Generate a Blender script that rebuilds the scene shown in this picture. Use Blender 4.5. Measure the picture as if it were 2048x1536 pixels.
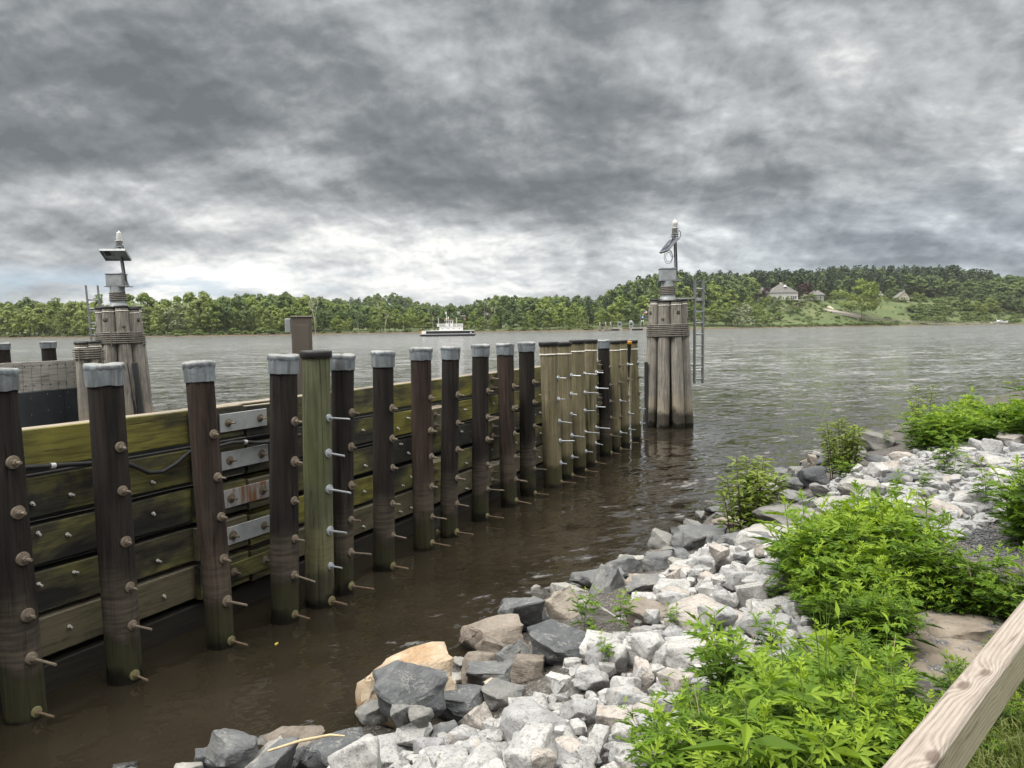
import bpy, bmesh, math, random
import numpy as np
from mathutils import Vector, Matrix, Euler, noise as mnoise

for _o in list(bpy.data.objects):
    bpy.data.objects.remove(_o)
SC = bpy.context.scene
COL = SC.collection
R = math.radians

# ------------------------------------------------------------------ camera
FOC, PW, PH = 1500.0, 2048, 1536          # focal length in photo pixels, photo size
CAM_H = 2.7                                # metres above the water
cam_data = bpy.data.cameras.new("camera")
cam_data.sensor_width = 36.0
cam_data.lens = 36.0 * FOC / PW
cam_data.clip_start = 0.05
cam_data.clip_end = 9000
cam = bpy.data.objects.new("camera", cam_data)
COL.objects.link(cam)
CAM_M = Matrix.Rotation(R(90 - 4.3), 3, 'X') @ Matrix.Rotation(R(-0.7), 3, 'Z')
cam.matrix_world = Matrix.Translation((0, 0, CAM_H)) @ CAM_M.to_4x4()
SC.camera = cam
CAM_P = Vector((0, 0, CAM_H))
CAM_I = CAM_M.transposed()


def ray(px, py):
    return (CAM_M @ Vector(((px - PW / 2) / FOC, -(py - PH / 2) / FOC, -1.0))).normalized()


def at(px, py, z=0.0):                      # where a sight line meets the level z
    d = ray(px, py)
    return CAM_P + d * ((z - CAM_H) / d.z)


def at_depth(px, py, Y):                    # where a sight line is Y metres north of the camera
    d = ray(px, py)
    return CAM_P + d * (Y / d.y)


def project(p):
    q = CAM_I @ (Vector(p) - CAM_P)
    return (PW / 2 - q.x / q.z * FOC, PH / 2 + q.y / q.z * FOC)


# ------------------------------------------------------------------ node helpers
class G:
    def __init__(self, tree):
        self.t = tree
        tree.nodes.clear()

    def n(self, typ, ins=None, **props):
        nd = self.t.nodes.new(typ)
        for k, v in props.items():
            setattr(nd, k, v)
        for k, v in (ins or {}).items():
            s = nd.inputs[k]
            if isinstance(v, bpy.types.NodeSocket):
                self.t.links.new(v, s)
            else:
                s.default_value = v
        return nd

    def m(self, op, a, b=None, c=None, clamp=False):
        ins = {0: a}
        if b is not None: ins[1] = b
        if c is not None: ins[2] = c
        return self.n('ShaderNodeMath', ins, operation=op, use_clamp=clamp).outputs[0]

    def vm(self, op, a, b=None):
        ins = {0: a}
        if b is not None: ins[1] = b
        return self.n('ShaderNodeVectorMath', ins, operation=op).outputs[0]

    def noise(self, vec, scale=1.0, detail=4.0, rough=0.5, dist=0.0):
        return self.n('ShaderNodeTexNoise', {'Vector': vec, 'Scale': scale, 'Detail': detail, 'Roughness': rough, 'Distortion': dist}).outputs[0]

    def scale(self, vec, s):
        return self.vm('MULTIPLY', vec, s)

    def ramp(self, fac, stops, interp='LINEAR'):
        nd = self.n('ShaderNodeValToRGB', {0: fac})
        cr = nd.color_ramp
        cr.interpolation = interp
        while len(cr.elements) < len(stops):
            cr.elements.new(0.5)
        for e, (p, c) in zip(cr.elements, stops):
            e.position = p
            e.color = (c, c, c, 1) if isinstance(c, (int, float)) else (*c, 1)
        return nd.outputs[0]

    def mix(self, fac, a, b, mode='MIX'):
        nd = self.n('ShaderNodeMix', data_type='RGBA', blend_type=mode)
        for i, v in ((0, fac), (6, a), (7, b)):
            if isinstance(v, bpy.types.NodeSocket):
                self.t.links.new(v, nd.inputs[i])
            elif i == 0:
                nd.inputs[0].default_value = v
            else:
                nd.inputs[i].default_value = (*v, 1) if len(v) == 3 else v
        return nd.outputs[2]

    def step(self, v, lo, hi, a=0.0, b=1.0):
        return self.n('ShaderNodeMapRange', {0: v, 1: lo, 2: hi, 3: a, 4: b}, interpolation_type='SMOOTHSTEP').outputs[0]


# ------------------------------------------------------------------ sky: broken dark overcast
world = bpy.data.worlds.new("World")
SC.world = world
world.use_nodes = True
SUN_EL, SUN_AZ = R(50), R(-118)             # azimuth measured from +Y towards +X
g = G(world.node_tree)
D = g.n('ShaderNodeTexCoord').outputs['Generated']
sx = g.n('ShaderNodeSeparateXYZ', {0: D})
X, Y, Z = sx.outputs[0], sx.outputs[1], sx.outputs[2]
EL = g.m('ARCSINE', Z)
AZ = g.m('ARCTAN2', X, Y)
def plane(off):                              # direction -> point on a flat cloud base; off softens the squeeze at the horizon
    zc = g.m('ADD', g.m('MAXIMUM', Z, 0.0), off)
    return g.n('ShaderNodeCombineXYZ', {0: g.m('DIVIDE', X, zc), 1: g.m('DIVIDE', Y, zc), 2: 0.0}).outputs[0]


def warped(p, sc, amt):
    w = g.n('ShaderNodeTexNoise', {'Vector': p, 'Scale': sc, 'Detail': 3.0, 'Roughness': 0.5}).outputs[1]
    return g.vm('ADD', p, g.scale(g.vm('SUBTRACT', w, (0.5, 0.5, 0.5)), (amt, amt, amt)))


P = g.scale(warped(plane(0.46), 2.6, 0.11), (1.25, 1.35, 1.0))
n_big = g.noise(g.vm('ADD', P, (3.1, 7.7, 0.3)), 0.85, 4.0, 0.5, 0.0)
q1 = g.vm('ADD', P, (11.3, 2.2, 4.0))
n_mid = g.noise(q1, 2.3, 8.0, 0.56, 0.0)
n_off = g.noise(g.vm('ADD', q1, (-0.05, 0.10, 0.0)), 2.3, 8.0, 0.56, 0.0)
relief = g.m('SUBTRACT', n_off, n_mid)         # lumps shaded on their near side
q2 = g.vm('ADD', P, (1.3, 5.2, 9.0))
n_puf = g.noise(q2, 5.2, 7.0, 0.58, 0.0)
rel2 = g.m('SUBTRACT', g.noise(g.vm('ADD', q2, (-0.02, 0.045, 0.0)), 5.2, 7.0, 0.58, 0.0), n_puf)
q3 = g.vm('ADD', P, (7.3, 1.2, 2.0))
rel3 = g.m('SUBTRACT', g.noise(g.vm('ADD', q3, (-0.01, 0.02, 0.0)), 15.0, 6.0, 0.55, 0.0), g.noise(q3, 15.0, 6.0, 0.55, 0.0))
# wind-drawn streaks, slanting like the ones over the right bank
rot = g.n('ShaderNodeVectorRotate', {'Vector': P, 'Angle': R(42)}, rotation_type='Z_AXIS').outputs[0]
n_str = g.noise(g.scale(rot, (0.9, 2.0, 1.0)), 2.4, 8.0, 0.56, 0.0)
# flat layers low over the horizon
low = g.n('ShaderNodeCombineXYZ', {0: g.m('MULTIPLY', AZ, 5.0), 1: g.m('MULTIPLY', EL, 26.0), 2: 1.7}).outputs[0]
low = warped(low, 1.6, 0.25)
n_low = g.noise(low, 1.5, 8.0, 0.56, 0.0)


def blob(px, py, wx, wy):
    d = ray(px, py)
    a0, e0 = math.atan2(d.x, d.y), math.asin(d.z)
    da = g.m('DIVIDE', g.m('SUBTRACT', AZ, a0), wx / FOC)
    de = g.m('DIVIDE', g.m('SUBTRACT', EL, e0), wy / FOC)
    s = g.m('ADD', g.m('MULTIPLY', da, da), g.m('MULTIPLY', de, de))
    return g.m('EXPONENT', g.m('MULTIPLY', s, -1.0))


v = g.m('MULTIPLY_ADD', n_mid, 0.60, -0.30)
v = g.m('MULTIPLY_ADD', g.m('SUBTRACT', n_big, 0.5), 0.45, v)
v = g.m('MULTIPLY_ADD', g.m('SUBTRACT', n_puf, 0.5), 0.16, v)
v = g.m('MULTIPLY_ADD', relief, 1.6, v)
v = g.m('MULTIPLY_ADD', rel2, 0.8, v)
v = g.m('MULTIPLY_ADD', rel3, 0.4, v)
v = g.m('MULTIPLY_ADD', g.m('SUBTRACT', n_str, 0.5), g.step(AZ, 0.0, 0.4, 0.05, 0.45), v)
v = g.m('MULTIPLY_ADD', g.m('SUBTRACT', n_low, 0.5), g.step(EL, R(4), R(11), 0.42, 0.0), v)
for (bx, by, wx, wy, amp) in (
        (560, 540, 800, 105, 0.46), (330, 415, 190, 48, 0.26), (600, 320, 85, 36, 0.36), (1250, 520, 260, 60, 0.20),
        (130, 470, 170, 40, -0.42), (650, 320, 850, 95, -0.22), (1000, 400, 420, 50, -0.16), (450, 170, 520, 150, -0.10),
        (1750, 170, 330, 130, 0.03), (1400, 330, 160, 60, 0.12), (1800, 440, 420, 70, -0.06), (1850, 530, 420, 45, -0.04),
        (1150, 120, 200, 160, -0.05), (250, 60, 330, 60, 0.03), (1850, 440, 90, 22, 0.22)):
    v = g.m('MULTIPLY_ADD', blob(bx, by, wx, wy), amp, v)
v = g.m('ADD', v, g.step(EL, R(24), R(46), 0.0, 0.62))        # unseen sky overhead brightened to add light on bank and water
v = g.m('ADD', v, 0.40)
cloud = g.ramp(v, [(0.0, (0.092, 0.102, 0.111)), (0.22, (0.138, 0.150, 0.160)), (0.42, (0.222, 0.234, 0.244)),
                   (0.62, (0.335, 0.345, 0.350)), (0.80, (0.50, 0.505, 0.50)), (1.0, (0.70, 0.685, 0.645))])
overhead = g.mix(g.step(EL, R(25), R(50)), (1, 1, 1), (3.3, 3.27, 3.22))
cloud = g.mix(1.0, cloud, overhead, 'MULTIPLY')
# cooler, bluish rain light low on the right
cloud = g.mix(g.m('MULTIPLY', blob(1900, 500, 520, 120), 0.38), cloud, g.mix(1.0, cloud, (0.78, 0.97, 1.12), 'MULTIPLY'))
sky = g.n('ShaderNodeTexSky', sky_type='NISHITA', sun_disc=False, sun_elevation=SUN_EL, sun_rotation=SUN_AZ, air_density=1.0, dust_density=1.5)
blue = g.mix(1.0, sky.outputs[0], (0.07, 0.085, 0.115), 'MULTIPLY')
gap = g.m('MULTIPLY', blob(250, 580, 420, 32), g.step(n_low, 0.42, 0.58, 1.0, 0.15))
colr = g.mix(g.m('MULTIPLY', gap, 0.75), cloud, blue)
bg = g.n('ShaderNodeBackground', {0: colr, 1: 1.0})
out = g.n('ShaderNodeOutputWorld', {0: bg.outputs[0]})

sun_d = bpy.data.lights.new("sun", 'SUN')
sun_d.energy = 1.5
sun_d.angle = R(18)
sun_d.color = (1.0, 0.955, 0.89)
sun = bpy.data.objects.new("sun", sun_d)
COL.objects.link(sun)
sun_dir = Vector((math.sin(SUN_AZ) * math.cos(SUN_EL), math.cos(SUN_AZ) * math.cos(SUN_EL), math.sin(SUN_EL)))
sun.rotation_euler = sun_dir.to_track_quat('Z', 'Y').to_euler()

SC.view_settings.view_transform = 'Standard'
SC.view_settings.look = 'None'
SC.view_settings.exposure = 0.8
SC.view_settings.gamma = 1.0
SC.cycles.max_bounces = 6
SC.cycles.transparent_max_bounces = 6
SC.cycles.caustics_reflective = False
SC.cycles.caustics_refractive = False

# ------------------------------------------------------------------ materials
MATS = {}


def material(name, fn):
    m = bpy.data.materials.new(name)
    m.use_nodes = True
    g = G(m.node_tree)
    b = g.n('ShaderNodeBsdfPrincipled')
    o = g.n('ShaderNodeOutputMaterial', {0: b.outputs[0]})
    fn(g, b, o)
    MATS[name] = m
    return m


def put(g, b, **kw):
    for k, v in kw.items():
        s = b.inputs[k.replace('_', ' ')]
        if isinstance(v, bpy.types.NodeSocket):
            g.t.links.new(v, s)
        else:
            s.default_value = (*v, 1) if isinstance(v, tuple) and len(v) == 3 else v


def bump(g, h, strength=0.4, dist=0.01):
    return g.n('ShaderNodeBump', {'Height': h, 'Strength': strength, 'Distance': dist}).outputs[0]


def ocoord(g, jitter=37.0):
    """object coordinates, shifted per object so that copies differ"""
    tc = g.n('ShaderNodeTexCoord').outputs['Object']
    r = g.n('ShaderNodeObjectInfo').outputs['Random']
    return g.vm('ADD', tc, g.n('ShaderNodeCombineXYZ', {0: g.m('MULTIPLY', r, jitter), 1: g.m('MULTIPLY', r, jitter * 1.7), 2: g.m('MULTIPLY', r, jitter * 0.6)}).outputs[0]), r


def worldz(g):
    return g.n('ShaderNodeSeparateXYZ', {0: g.n('ShaderNodeNewGeometry').outputs['Position']}).outputs[2]


def plain(name, col, rough=0.6, metal=0.0, var=0.25, scale=6.0, bmp=0.1):
    def fn(g, b, o):
        c, r = ocoord(g)
        n = g.noise(c, scale, 5, 0.6)
        dark = tuple(x * (1 - var) for x in col)
        lite = tuple(min(1, x * (1 + var)) for x in col)
        put(g, b, Base_Color=g.ramp(n, [(0.3, dark), (0.7, lite)]), Roughness=rough, Metallic=metal,
            Normal=bump(g, n, bmp, 0.01))
    return material(name, fn)


def pile_wood(name, dark, lite, silt=(0.15, 0.125, 0.095), algae=(0.05, 0.052, 0.02), moss=0.0, silt_amt=0.8, green_hi=0.34):
    def fn(g, b, o):
        c, r = ocoord(g)
        z = worldz(g)
        grain = g.noise(g.scale(c, (26, 26, 1.3)), 1.0, 6, 0.65, 0.4)
        fine = g.noise(g.scale(c, (90, 90, 4)), 1.0, 3, 0.6)
        blot = g.noise(c, 2.6, 6, 0.6, 0.3)
        crk = g.noise(g.scale(c, (30, 30, 0.7)), 1.0, 4, 0.7, 0.8)
        col = g.ramp(grain, [(0.3, dark), (0.5, tuple(0.5 * (p + q) * 0.85 for p, q in zip(dark, lite))), (0.72, lite)])
        col = g.mix(g.step(crk, 0.60, 0.68, 0.0, 0.85), col, g.mix(1.0, col, (0.25, 0.25, 0.25), 'MULTIPLY'))
        runs = g.noise(g.scale(c, (11, 11, 0.5)), 1.0, 5, 0.65, 0.3)
        col = g.mix(g.step(runs, 0.58, 0.72, 0.0, 0.25), col, (0.10, 0.088, 0.072))
        col = g.mix(g.step(blot, 0.35, 0.75, 0.0, 0.6), col, g.mix(1.0, col, (0.45, 0.45, 0.5), 'MULTIPLY'))
        if moss:
            col = g.mix(g.m('MULTIPLY', g.step(g.noise(c, 1.4, 6, 0.6), 0.4, 0.65), moss), col, (0.085, 0.10, 0.032))
        zz = g.m('MULTIPLY_ADD', blot, 0.55, g.m('ADD', z, -0.27))
        zz = g.m('MULTIPLY_ADD', g.m('SUBTRACT', r, 0.5), 0.12, zz)
        ring = g.noise(g.scale(c, (3, 3, 34)), 1.0, 3, 0.6)
        up = g.m('MULTIPLY', g.step(zz, 0.30, 0.5), g.step(zz, 0.62, 1.0, 1.0, 0.0))
        col = g.mix(g.m('MULTIPLY', g.m('MULTIPLY', up, g.step(ring, 0.3, 0.65, 0.35, 1.0)), silt_amt), col, silt)
        col = g.mix(g.step(zz, green_hi - 0.06, green_hi + 0.12, 0.85, 0.0), col, g.ramp(grain, [(0.3, tuple(x * .55 for x in algae)), (0.8, algae)]))
        col = g.mix(g.step(zz, 0.07, 0.15, 1.0, 0.0), col, (0.010, 0.009, 0.006))
        h = g.m('ADD', g.m('SUBTRACT', grain, g.step(crk, 0.58, 0.68, 0.0, 0.8)), g.m('MULTIPLY', fine, 0.35))
        put(g, b, Base_Color=col, Roughness=g.step(zz, 0.06, 0.2, 0.35, 0.85), Normal=bump(g, h, 0.8, 0.016))
        b.inputs['Specular IOR Level'].default_value = 0.3
    return material(name, fn)


pile_wood('creosote_pile', (0.005, 0.0042, 0.004), (0.031, 0.0235, 0.0195), silt=(0.10, 0.083, 0.064), algae=(0.045, 0.046, 0.02))
pile_wood('reddish_pile', (0.012, 0.0082, 0.007), (0.07, 0.047, 0.036), silt=(0.10, 0.083, 0.064), algae=(0.045, 0.046, 0.02))
pile_wood('green_pile', (0.07, 0.076, 0.04), (0.17, 0.18, 0.105), silt=(0.17, 0.15, 0.08), algae=(0.05, 0.045, 0.03), moss=0.5)
pile_wood('tan_pile', (0.125, 0.105, 0.06), (0.30, 0.26, 0.17), silt=(0.21, 0.18, 0.10), algae=(0.045, 0.043, 0.016), moss=0.3, silt_amt=0.4, green_hi=0.4)
pile_wood('weathered_pile', (0.165, 0.152, 0.133), (0.41, 0.38, 0.335), silt=(0.30, 0.25, 0.18), algae=(0.028, 0.024, 0.016), moss=0.08, silt_amt=0.7, green_hi=0.42)


def timber(name, stops, silt=0.0, moss=1.0):
    def fn(g, b, o):
        c, r = ocoord(g)
        grain = g.noise(g.scale(c, (1.6, 22, 22)), 1.0, 6, 0.65, 0.6)
        fine = g.noise(g.scale(c, (5, 80, 80)), 1.0, 3, 0.6)
        blot = g.noise(g.scale(c, (1.1, 2.4, 2.4)), 1.0, 7, 0.62, 0.4)
        col = g.ramp(blot, stops)
        col = g.mix(g.step(grain, 0.44, 0.62, 0.0, 0.7), col, g.mix(1.0, col, (0.38, 0.38, 0.40), 'MULTIPLY'))
        chk = g.noise(g.scale(c, (0.9, 34, 34)), 1.0, 4, 0.65, 0.6)
        col = g.mix(g.step(chk, 0.62, 0.68, 0.0, 0.8), col, (0.012, 0.012, 0.010))
        gm = g.n('ShaderNodeNewGeometry')
        nz = g.n('ShaderNodeSeparateXYZ', {0: gm.outputs['Normal']}).outputs[2]
        if silt:
            s = g.step(g.noise(c, 5, 6, 0.7), 0.40, 0.62)
            col = g.mix(g.m('MULTIPLY', s, silt), col, (0.12, 0.10, 0.065))
            col = g.mix(g.step(nz, 0.5, 0.9, 0.0, 0.85), col, (0.20, 0.175, 0.13))
        h = g.m('ADD', grain, g.m('MULTIPLY', fine, 0.35))
        put(g, b, Base_Color=col, Roughness=0.8, Normal=bump(g, h, 0.5, 0.01))
    return material(name, fn)


BLK = (0.012, 0.012, 0.010)
timber('mossy_timber', [(0.26, BLK), (0.37, (0.055, 0.052, 0.02)), (0.48, (0.145, 0.136, 0.03)), (0.64, (0.24, 0.218, 0.042)), (0.80, (0.10, 0.085, 0.042))])
timber('dark_timber', [(0.40, (0.011, 0.011, 0.010)), (0.50, (0.030, 0.029, 0.021)), (0.62, (0.125, 0.116, 0.03)), (0.80, (0.085, 0.08, 0.05))])
timber('olive_timber', [(0.36, BLK), (0.46, (0.06, 0.056, 0.03)), (0.56, (0.145, 0.138, 0.045)), (0.76, (0.205, 0.192, 0.062))])
timber('silted_timber', [(0.25, (0.035, 0.03, 0.02)), (0.5, (0.12, 0.11, 0.062)), (0.75, (0.17, 0.15, 0.09))], silt=0.9)
timber('wet_and_shade_timber', [(0.3, (0.006, 0.006, 0.005)), (0.7, (0.022, 0.018, 0.012))])
timber('weathered_edge', [(0.25, (0.15, 0.125, 0.09)), (0.6, (0.30, 0.255, 0.195)), (0.8, (0.17, 0.15, 0.09))])
timber('grey_plank', [(0.25, (0.22, 0.212, 0.195)), (0.5, (0.33, 0.318, 0.295)), (0.75, (0.39, 0.372, 0.34))])


def lead(g, b, o):
    c, r = ocoord(g)
    st = g.noise(g.scale(c, (14, 14, 1.2)), 1.0, 5, 0.6)
    bl = g.noise(c, 7, 6, 0.65)
    col = g.ramp(bl, [(0.25, (0.10, 0.116, 0.132)), (0.5, (0.165, 0.19, 0.21)), (0.75, (0.25, 0.275, 0.297))])
    col = g.mix(g.step(st, 0.46, 0.62, 0.0, 0.75), col, (0.085, 0.088, 0.09))
    col = g.mix(g.step(g.noise(c, 22, 4, 0.7), 0.60, 0.70, 0.0, 0.6), col, (0.30, 0.31, 0.31))
    nz = g.n('ShaderNodeSeparateXYZ', {0: g.n('ShaderNodeNewGeometry').outputs['Normal']}).outputs[2]
    col = g.mix(g.step(nz, 0.3, 0.9, 0.0, 0.6), col, g.ramp(g.noise(c, 18, 5, 0.7), [(0.35, (0.19, 0.185, 0.175)), (0.65, (0.33, 0.325, 0.31))]))
    put(g, b, Base_Color=col, Roughness=0.6, Metallic=0.15, Normal=bump(g, g.m('ADD', bl, g.m('MULTIPLY', st, 0.6)), 0.7, 0.014))


material('lead_sheet', lead)


def plate(name, rust):
    def fn(g, b, o):
        c, r = ocoord(g)
        n = g.noise(c, 9, 6, 0.6)
        col = g.ramp(n, [(0.3, (0.30, 0.32, 0.34)), (0.7, (0.44, 0.46, 0.48))])
        streak = g.noise(g.scale(c, (16, 3, 2.2)), 1.0, 5, 0.6)
        col = g.mix(g.m('MULTIPLY', g.step(streak, 0.62 - 0.28 * rust, 0.80 - 0.2 * rust), min(1.0, 0.35 + rust)), col, (0.24, 0.115, 0.055))
        put(g, b, Base_Color=col, Roughness=0.6, Metallic=0.2, Normal=bump(g, n, 0.1, 0.004))
    return material(name, fn)


plate('galvanised_plate', 0.0)
plate('rusty_plate', 0.8)
plain('galvanised_steel', (0.36, 0.385, 0.41), 0.42, 0.35, 0.2, 30)
plain('silted_steel', (0.135, 0.11, 0.083), 0.85, 0.0, 0.3, 30)
plain('algae_steel', (0.14, 0.133, 0.06), 0.85, 0.0, 0.3, 30)
plain('dark_steel', (0.03, 0.025, 0.02), 0.6, 0.1, 0.3, 30)
plain('brown_iron', (0.12, 0.085, 0.055), 0.8, 0.0, 0.35, 30)
plain('bright_stud', (0.6, 0.6, 0.58), 0.4, 0.2, 0.1, 30)
plain('grey_metal', (0.22, 0.235, 0.245), 0.55, 0.2, 0.2, 8)
plain('pale_grey_metal', (0.30, 0.325, 0.335), 0.55, 0.2, 0.2, 8)
plain('wire_rope_steel', (0.17, 0.155, 0.135), 0.75, 0.1, 0.35, 40)
plain('black_rubber', (0.018, 0.019, 0.021), 0.6, 0.0, 0.3, 6)
plain('blue_black_panel', (0.020, 0.024, 0.030), 0.55, 0.0, 0.35, 3)
plain('tar_cap', (0.014, 0.014, 0.015), 0.55, 0.0, 0.4, 14, 0.5)
plain('white_band', (0.62, 0.60, 0.55), 0.6, 0.0, 0.2, 10)
plain('orange_paint', (0.60, 0.26, 0.03), 0.6, 0.0, 0.2, 10)
plain('taupe_enclosure', (0.105, 0.088, 0.072), 0.5, 0.1, 0.1, 3)
plain('lantern_white', (0.6, 0.59, 0.57), 0.4, 0.0, 0.12, 20)
plain('cell_blue', (0.02, 0.025, 0.05), 0.3, 0.0, 0.2, 20)
plain('white_paint', (0.78, 0.78, 0.77), 0.45, 0.0, 0.05, 1)
plain('hull_black', (0.014, 0.015, 0.022), 0.45, 0.0, 0.3, 0.5)
plain('dark_glass', (0.015, 0.018, 0.02), 0.12, 0.0, 0.2, 1)
plain('pale_roof_brown', (0.33, 0.22, 0.15), 0.7, 0.0, 0.2, 1)
plain('roof_grey', (0.13, 0.127, 0.12), 0.85, 0.0, 0.2, 0.8)
plain('siding_white', (0.42, 0.42, 0.425), 0.6, 0.0, 0.06, 0.5)
plain('siding_cream', (0.50, 0.45, 0.34), 0.6, 0.0, 0.06, 0.5)
plain('siding_grey', (0.27, 0.27, 0.27), 0.7, 0.0, 0.1, 0.5)
plain('concrete', (0.33, 0.31, 0.27), 0.85, 0.0, 0.25, 0.6)
plain('flag_blue', (0.03, 0.08, 0.36), 0.8, 0.0, 0.2, 1)
plain('flag_red', (0.55, 0.10, 0.09), 0.8, 0.0, 0.2, 1)
plain('dead_wood', (0.42, 0.385, 0.33), 0.85, 0.0, 0.2, 0.3)
plain('bark', (0.10, 0.082, 0.062), 0.9, 0.0, 0.3, 0.6)
plain('pale_bark', (0.26, 0.225, 0.17), 0.9, 0.0, 0.3, 0.6)
plain('pier_wood', (0.36, 0.325, 0.27), 0.85, 0.0, 0.2, 0.5)
plain('path_gravel', (0.26, 0.235, 0.205), 0.95, 0.0, 0.2, 0.4)
plain('dry_stalk', (0.42, 0.34, 0.21), 0.8, 0.0, 0.2, 20)


def leaf_mat(name, c0, c1, c2, tr=0.35, rand=0.5, rough=0.55):
    """c0..c2: the leaf colours found in one plant (old to young)"""
    def fn(g, b, o):
        at_ = g.n('ShaderNodeAttribute', attribute_name='tint').outputs['Fac']
        r = g.n('ShaderNodeObjectInfo').outputs['Random']
        f = g.m('ADD', g.m('MULTIPLY', at_, 1 - rand), g.m('MULTIPLY', r, rand))
        col = g.ramp(f, [(0.0, c0), (0.5, c1), (1.0, c2)])
        put(g, b, Base_Color=col, Roughness=rough)
        b.inputs['Specular IOR Level'].default_value = 0.25
        t = g.n('ShaderNodeBsdfTranslucent', {0: g.mix(1.0, col, (1.15, 1.2, 0.6), 'MULTIPLY')})
        mx = g.n('ShaderNodeMixShader', {0: tr, 1: b.outputs[0], 2: t.outputs[0]})
        g.t.links.new(mx.outputs[0], o.inputs[0])
    return material(name, fn)


leaf_mat('weed_leaf', (0.032, 0.070, 0.009), (0.118, 0.210, 0.017), (0.26, 0.365, 0.032), 0.35, 0.0, 0.6)
leaf_mat('sapling_leaf', (0.07, 0.11, 0.018), (0.135, 0.19, 0.03), (0.21, 0.26, 0.05), 0.3, 0.2)
leaf_mat('grass_blade', (0.075, 0.11, 0.025), (0.13, 0.175, 0.04), (0.22, 0.23, 0.085), 0.35, 0.0)
leaf_mat('willow_leaf', (0.135, 0.18, 0.05), (0.19, 0.24, 0.07), (0.26, 0.30, 0.105), 0.3)
leaf_mat('maple_leaf', (0.11, 0.16, 0.034), (0.16, 0.215, 0.046), (0.22, 0.27, 0.065), 0.3)
leaf_mat('oak_leaf', (0.062, 0.10, 0.032), (0.092, 0.138, 0.042), (0.13, 0.175, 0.054), 0.25)
leaf_mat('pine_needle', (0.024, 0.042, 0.022), (0.036, 0.060, 0.029), (0.058, 0.084, 0.038), 0.15)
leaf_mat('silver_leaf', (0.169, 0.208, 0.117), (0.221, 0.260, 0.156), (0.299, 0.325, 0.208), 0.3)
leaf_mat('purple_leaf', (0.033, 0.015, 0.018), (0.053, 0.021, 0.024), (0.083, 0.033, 0.033), 0.15)
leaf_mat('scrub_leaf', (0.06, 0.095, 0.022), (0.10, 0.145, 0.032), (0.15, 0.195, 0.05), 0.3, 0.3)
plain('weed_stem', (0.10, 0.15, 0.03), 0.7, 0.0, 0.2, 20)
plain('red_stem', (0.075, 0.032, 0.022), 0.7, 0.0, 0.3, 20)


def granite(g, b, o):
    c, r = ocoord(g)
    # object space is the unit rock: stretch so that grain has one size on big and small stones
    pos = g.n('ShaderNodeNewGeometry').outputs['Position']
    big = g.noise(c, 1.9, 6, 0.62, 0.5)
    sp = g.noise(pos, 120, 3, 0.75)
    sp2 = g.noise(pos, 44, 5, 0.7)
    vein = g.noise(g.vm('ADD', g.scale(c, (1.0, 3.2, 5.0)), (3.0, 1.0, 7.0)), 1.6, 6, 0.65, 0.7)
    col = g.ramp(r, [(0.0, (0.379, 0.377, 0.371)), (0.30, (0.309, 0.311, 0.315)), (0.5, (0.411, 0.405, 0.394)), (0.66, (0.333, 0.335, 0.337)), (0.8, (0.364, 0.335, 0.309)), (0.9, (0.256, 0.259, 0.267)), (1.0, (0.379, 0.333, 0.267))], 'CONSTANT')
    col = g.mix(g.step(big, 0.40, 0.66, 0.0, 0.65), col, g.mix(1.0, col, (0.60, 0.60, 0.60), 'MULTIPLY'))
    col = g.mix(g.step(vein, 0.54, 0.64, 0.0, 0.35), col, g.mix(1.0, col, (0.62, 0.60, 0.57), 'MULTIPLY'))
    col = g.mix(g.step(sp2, 0.50, 0.66, 0.0, 0.75), col, g.mix(1.0, col, (0.46, 0.455, 0.45), 'MULTIPLY'))
    col = g.mix(g.step(sp, 0.56, 0.68, 0.0, 0.75), col, g.mix(1.0, col, (0.32, 0.32, 0.33), 'MULTIPLY'))
    stain = g.m('MULTIPLY', g.step(g.noise(g.vm('ADD', c, (9.0, 2.0, 4.0)), 1.3, 5, 0.6), 0.56, 0.72), g.step(r, 0.4, 0.7, 0.1, 0.5))
    col = g.mix(stain, col, (0.40, 0.31, 0.21))
    z = worldz(g)
    col = g.mix(g.step(z, 0.0, 0.08, 0.85, 0.0), col, (0.03, 0.027, 0.02))
    h = g.m('ADD', g.m('MULTIPLY', sp, 0.35), g.m('ADD', sp2, g.m('MULTIPLY', g.noise(pos, 15, 5, 0.6), 1.6)))
    put(g, b, Base_Color=col, Roughness=0.9, Normal=bump(g, h, 0.6, 0.012))


material('white_granite', granite)


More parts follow.
